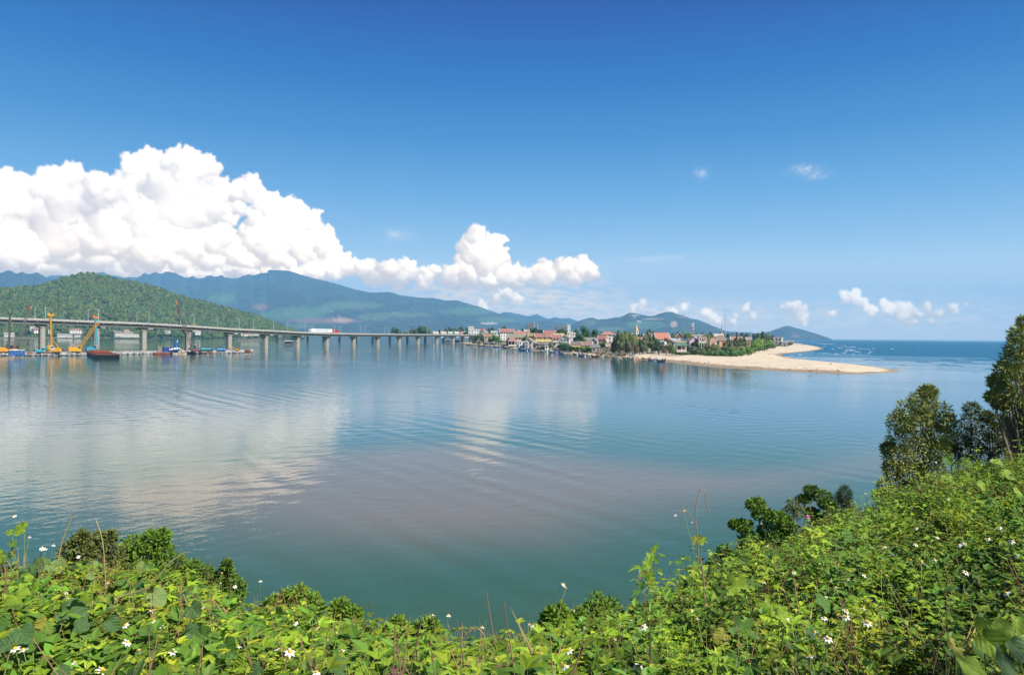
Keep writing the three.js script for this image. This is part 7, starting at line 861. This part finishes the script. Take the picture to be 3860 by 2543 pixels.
vine('vine with large leaves at the bottom edge left of centre', ZC, 800, 2100, [[300, 1060, 74, 'lime'], [450, 1110, 58, 'dark'], [1250, 1090, 84, 'dark'], [890, 860, 46, 'dark'], [1390, 900, 60, 'green'], [1680, 850, 54, 'green'], [1490, 930, 52, 'lime'], [1575, 930, 48, 'yellow'], [1900, 920, 60, 'dark'], [1460, 1140, 76, 'lime'], [1600, 1120, 62, 'lime']]);
vine('plant with one brownish purple lobed leaf at the bottom edge', ZC, 800, 2100, [[1820, 1150, 66, 'purple', 'p'], [2010, 810, 34, 'lime', 'p']], { name: 'purple_leaved_plant', cat: 'plant' });
vine('pair of broad opposite leaves behind the arching grass ear', ZC, 1600, 2000, [[720, 1140, 92, 'green'], [640, 1150, 60, 'green'], [520, 1180, 48, 'lime'], [690, 1350, 88, 'lime'], [720, 1200, 50, 'lime']], { name: 'broad_leaf_plant', cat: 'plant' });
vine('tall weed with long pointed leaves right of the dip', ZC, 1600, 2000, [[1750, 1060, 80, 'green'], [1700, 1040, 60, 'green'], [1830, 1010, 56, 'lime'], [2020, 1110, 44, 'green'], [1350, 960, 48, 'green'], [1540, 1110, 40, 'green'], [1440, 880, 44, 'lime']], { name: 'broad_leaf_plant', cat: 'plant' });
vine('vine with big maple-like lobed leaves in the middle of the right bank', ZR, 2400, 1750, [[770, 915, 96, 'lime', 'p'], [985, 1070, 84, 'lime', 'p'], [1090, 1140, 60, 'lime', 'p'], [795, 1230, 100, 'green', 'p'], [640, 1275, 52, 'yellow'], [600, 815, 58, 'green', 'p'], [700, 770, 52, 'green'], [440, 800, 48, 'yellow', 'p'], [580, 970, 46, 'lime', 'p'], [860, 890, 56, 'green', 'p']]);
vine('lobed-leaved creeper at the bottom edge right of centre', ZR, 2400, 1750, [[620, 1470, 90, 'lime', 'p'], [730, 1440, 62, 'green', 'p'], [860, 1530, 70, 'green', 'p'], [800, 1010, 40, 'green', 'p'], [1380, 1030, 64, 'green'], [1290, 1260, 46, 'dark'], [450, 560, 40, 'yellow', 'p'], [490, 570, 44, 'lime', 'p']]);
vine('cluster of round bright leaves in the bottom right corner', ZF, 3060, 1600, [[1230, 1300, 80, 'lime'], [1290, 1240, 50, 'lime'], [1115, 1360, 72, 'lime'], [1075, 1395, 56, 'green'], [985, 1515, 80, 'lime'], [1060, 1235, 50, 'green'], [1200, 1470, 80, 'dark'], [1290, 1400, 70, 'dark'], [1080, 1250, 44, 'lime']]);
vine('yellowing lobed leaf plant left of the bottom right corner leaves', ZF, 3060, 1600, [[905, 1410, 62, 'yellow', 'p'], [950, 1420, 44, 'yellow', 'p'], [870, 1440, 50, 'green', 'p']], { name: 'broad_leaf_plant', cat: 'plant' });
vine('broad bright leaves along the right rim under the acacias', ZF, 3060, 1600, [[980, 340, 38, 'lime'], [860, 345, 34, 'lime'], [1290, 430, 36, 'lime'], [850, 215, 28, 'green'], [1180, 250, 40, 'lime'], [1230, 330, 40, 'lime'], [1110, 270, 34, 'lime'], [460, 560, 44, 'lime', 'p'], [405, 430, 26, 'lime', 'p'], [245, 700, 40, 'green'], [560, 660, 50, 'lime'], [960, 240, 32, 'green'], [1060, 380, 30, 'lime'], [330, 680, 30, 'lime']]);
vine('climbing vine hung on a tall stalk at the left start of the right bank', ZC, 1600, 2000, [[2310, 150, 26, 'green'], [2290, 190, 28, 'lime'], [2250, 240, 36, 'lime'], [2220, 320, 42, 'lime'], [2290, 270, 30, 'green'], [2240, 430, 44, 'lime'], [2160, 530, 36, 'green'], [2250, 520, 40, 'lime'], [2310, 300, 26, 'green'], [2350, 400, 24, 'green'], [2200, 360, 26, 'lime'], [2170, 410, 26, 'purple'], [2140, 460, 20, 'purple']]);

// ------------------------------------------------------------------ daisies
const petalGeo = (() => { const P = []; for (let i = 0; i < 6; i++) { const a = i / 6 * 6.283 + rr(-0.15, 0.15), d = V(Math.cos(a), rr(-0.35, 0.1), Math.sin(a)).normalize(); leafTris(P, d.clone().multiplyScalar(0.18), d, V(0, 1, 0), 0.85, 0.5, -0.08, 0.25); } return soup(P); })();
const discGeo = new THREE.SphereGeometry(0.34, 10, 6); discGeo.scale(1, 0.75, 1); discGeo.translate(0, 0.1, 0);
const petalMat = blade(0.82, 0.82, 0.78, { transmission: 0.15, roughness: 0.6 }), discMat = new THREE.MeshStandardMaterial({ color: new THREE.Color(0.75, 0.42, 0.03), roughness: 0.8 }), pinkMat = blade(0.75, 0.42, 0.6);
const stalkGeo = merged([bar(V(0, 0, 0), V(0.5, -6, 0.2), 0.07, 0.09, 5), bar(V(0.5, -6, 0.2), V(0.3, -13, 0), 0.09, 0.1, 5)]);
let daisy0 = null;
function daisy(x, y, label, group, k = 1) {
  const q = onBank(x, y, 0.36), s = 0.0188 * k * rr(0.85, 1.2);
  if (!daisy0) { daisy0 = thing('daisy', label, 'flower', q.p, 0, group); mesh('petals', petalGeo, petalMat, daisy0); mesh('disc', discGeo, discMat, daisy0); mesh('stalk', stalkGeo, greenStem, daisy0); } else { const c = daisy0.clone(); c.name = numbered('daisy'); scene.add(c); delete c.userData.group; c.position.copy(q.p); c.userData.label = label; if (group) c.userData.group = group; var d = c; }
  const o = d ?? daisy0; o.scale.setScalar(s); o.rotation.set(rr(0.1, 0.75), rr(0, 6.28), rr(-0.35, 0.35), 'YXZ'); return o;
}
reseed(3131);
const field = (scale, ox, oy, label, group, list) => list.forEach(([x, y]) => daisy(ox + x / scale, oy + y / scale, label, group));
daisy(130 / ZL, 1900 + 107 / ZL, 'highest white daisy at the top left, on its own tall stalk', null, 1.0); daisy(270 / ZL, 1900 + 300 / ZL, 'white daisy alone just below the highest one at top left'); daisy(490 / ZL, 1900 + 375 / ZL, 'white daisy right of the touching pair at the left rim'); daisy(385 / ZL, 1900 + 405 / ZL, 'left one of two touching white daisies at the left rim'); daisy(410 / ZL, 1900 + 408 / ZL, 'right one of two touching white daisies at the left rim');
daisy(2400 + 285 / ZR, 1750 + 378 / ZR, 'lower daisy of the two standing against the water beside the dry stalk', null, 1.5); daisy(2400 + 355 / ZR, 1750 + 345 / ZR, 'upper daisy of the two standing against the water beside the dry stalk', null, 1.4); daisy(1600 + 1390 / ZC, 2000 + 535 / ZC, 'white daisy standing tallest against the water right of the dip', null, 1.3); daisy(800 + 480 / ZC, 2100 + 235 / ZC, 'small white daisy on a lone stalk against the water left of the dip');
daisy(800 + 1120 / ZC, 2100 + 840 / ZC, 'large white daisy facing down beside the creeping stem in the middle', null, 1.3);
field(ZL, 0, 1900, 'white daisy with yellow centre among the broad leaves of the left bank', 'daisies of the left bank', [[718, 482], [612, 858], [605, 812], [645, 920], [815, 830], [690, 1010], [990, 722], [1045, 805], [1118, 775], [1060, 880], [1280, 760], [1330, 765], [1390, 770], [1375, 980], [1410, 975], [1150, 1110], [1470, 1120], [1415, 1070], [1675, 1190], [1170, 1265], [1275, 1345], [135, 1325], [210, 1335], [680, 1455], [935, 1517], [1870, 945], [1985, 820], [2035, 630], [2030, 722], [2155, 755], [2020, 905], [2160, 1110], [2150, 1300], [1585, 1350], [2020, 975]]);
field(ZC, 800, 2100, 'white daisy with yellow centre on the middle bank left of the dip', 'daisies left of the dip', [[95, 155], [225, 290], [225, 675], [375, 750], [410, 790], [220, 875], [255, 880], [635, 910], [1295, 935], [830, 655], [1005, 620], [1055, 700], [1100, 590], [1320, 735], [1240, 750], [1680, 960], [1790, 685], [1910, 850], [1040, 1145], [2195, 575], [2355, 575], [2255, 705], [2360, 695], [2220, 830], [2155, 905], [2095, 950], [2175, 990], [2180, 1025], [2290, 1130], [1970, 840], [2360, 920], [1515, 1070], [775, 940]]);
field(ZC, 1600, 2000, 'white daisy with yellow centre on the bank right of the dip', 'daisies right of the dip', [[1410, 570], [1490, 795], [1040, 930], [1075, 945], [575, 957], [380, 1140], [520, 1110], [1545, 975], [1600, 968], [1505, 1010], [1320, 1090], [1440, 1190], [950, 1245], [840, 1200], [925, 1390], [640, 1310], [525, 1390], [1075, 1175], [1085, 1055], [1830, 870], [1820, 905], [1890, 945], [1965, 950], [1775, 965], [2060, 895], [2185, 955], [1890, 1080], [2005, 815], [2350, 660], [2335, 845], [2125, 1350], [1400, 1350], [320, 1235]]);
field(ZR, 2400, 1750, 'white daisy with yellow centre around the big lobed leaves', 'daisies round the lobed leaves', [[412, 430], [930, 440], [980, 605], [770, 705], [605, 760], [520, 770], [925, 820], [960, 770], [1175, 805], [1030, 930], [950, 875], [1220, 1090], [1110, 1140], [975, 1365], [1290, 1425], [450, 1150], [340, 1045], [245, 985], [175, 985], [400, 990], [405, 1085], [530, 950], [630, 1045], [15, 1505]]);
field(ZF, 3060, 1600, 'white daisy with yellow centre on the high bank below the acacias', 'daisies of the right bank', [[620, 850], [690, 862], [770, 845], [858, 820], [970, 925], [435, 920], [330, 940], [225, 970], [150, 1020], [85, 1080], [220, 1165], [215, 1205], [325, 1150], [350, 1240], [80, 1210], [20, 1300], [105, 1340], [1180, 645], [1255, 730], [1220, 1055], [965, 745], [925, 755], [655, 750], [415, 685], [655, 650], [790, 705], [780, 235], [520, 325], [553, 352], [905, 400], [860, 465], [540, 495], [955, 170], [685, 228], [335, 430], [500, 815], [470, 945], [1288, 820], [1108, 715], [455, 765]]);
// single stalks that stand clear of the rest
function stalk(name, label, pts, t, r, m, head) { const w = pts.map(([x, y]) => at(x, y, t)), root = V(w[0].x, w[0].y, w[0].z), o = thing(name, label, 'plant', root), c = new THREE.CatmullRomCurve3(w.map((q) => q.clone().sub(root))); mesh('stem', [new THREE.TubeGeometry(c, 24, r, 5)], m, o); if (head) head(o, c); return o; }
stalk('dry_stalk', 'tall bare brown stalk bent over at its tip against the water', [[2634, 2160], [2632, 2080], [2628, 2000], [2622, 1940], [2630, 1870], [2642, 1838], [2656, 1850], [2664, 1900], [2674, 1934]], 6.5, 0.004, dryMat, (o, c) => { mesh('side_twig', [bar(c.getPoint(0.55), c.getPoint(0.55).add(V(-0.05, 0.06, 0)), 0.003), bar(c.getPoint(0.3), c.getPoint(0.3).add(V(-0.19, 0.26, 0)), 0.003), bar(c.getPoint(0.3).add(V(-0.08, 0.11, 0)), c.getPoint(0.3).add(V(-0.2, 0.12, 0)), 0.002)], dryMat, o); });
stalk('grass_stalk', 'straight yellow grass stalk leaning right on the left rim', [[217, 2120], [226, 2070], [240, 2020], [256, 1980], [275, 1942]], 4.5, 0.004, stemMat); stalk('grass_stalk', 'slim grass stalk leaning left, right of the leaning yellow one', [[398, 2230], [394, 2140], [388, 2060], [376, 2000], [360, 1960]], 4.5, 0.0035, stemMat);
stalk('foxtail_grass', 'arching foxtail grass ear over the dip', [[1830, 2500], [1830, 2430], [1822, 2390], [1806, 2372], [1785, 2367], [1760, 2376], [1745, 2398]], 4.0, 0.0035, stemMat, (o, c) => { const P = []; for (let i = 0; i < 260; i++) { const t = rr(0.55, 1), p = c.getPoint(t), d = rv(); leafTris(P, p, d, rv(), 0.016, 0.003, 0, 0); } mesh('ear', soup(P), blade(0.36, 0.34, 0.16), o); });
stalk('pink_flower', 'single pink pompom flower on a stalk on the right bank', [[3078, 2010], [3066, 1985], [3052, 1958], [3046, 1948]], 10.2, 0.004, dryMat, (o, c) => { const P = []; for (let i = 0; i < 90; i++) { const d = rv(); leafTris(P, c.getPoint(1), d, rv(), 0.04, 0.012, 0, 0); } mesh('petals', soup(P), pinkMat, o); });
stalk('dry_stalk', 'bare reddish stalk standing in front of the lobed leaves', [[2624, 2560], [2640, 2440], [2652, 2350], [2656, 2260], [2652, 2180], [2640, 2100]], 5.0, 0.005, dryMat);
stalk('creeper_stem', 'long brown creeper stem snaking through the middle bank', [[840, 2290], [880, 2350], [970, 2378], [1040, 2420], [1080, 2450], [1092, 2500]], 3.6, 0.005, dryMat); stalk('creeper_stem', 'pale green creeper stem looping over the left bank', [[330, 2275], [400, 2265], [480, 2240], [560, 2210], [640, 2120], [700, 2080]], 4.1, 0.0045, stemMat); stalk('creeper_stem', 'dark curling creeper stem under the cupped grey-green leaves', [[690, 2240], [705, 2272], [750, 2270], [800, 2262], [830, 2300]], 4.2, 0.004, dryMat);
camera.far = 60000; camera.updateProjectionMatrix();
renderer.render(scene, camera);
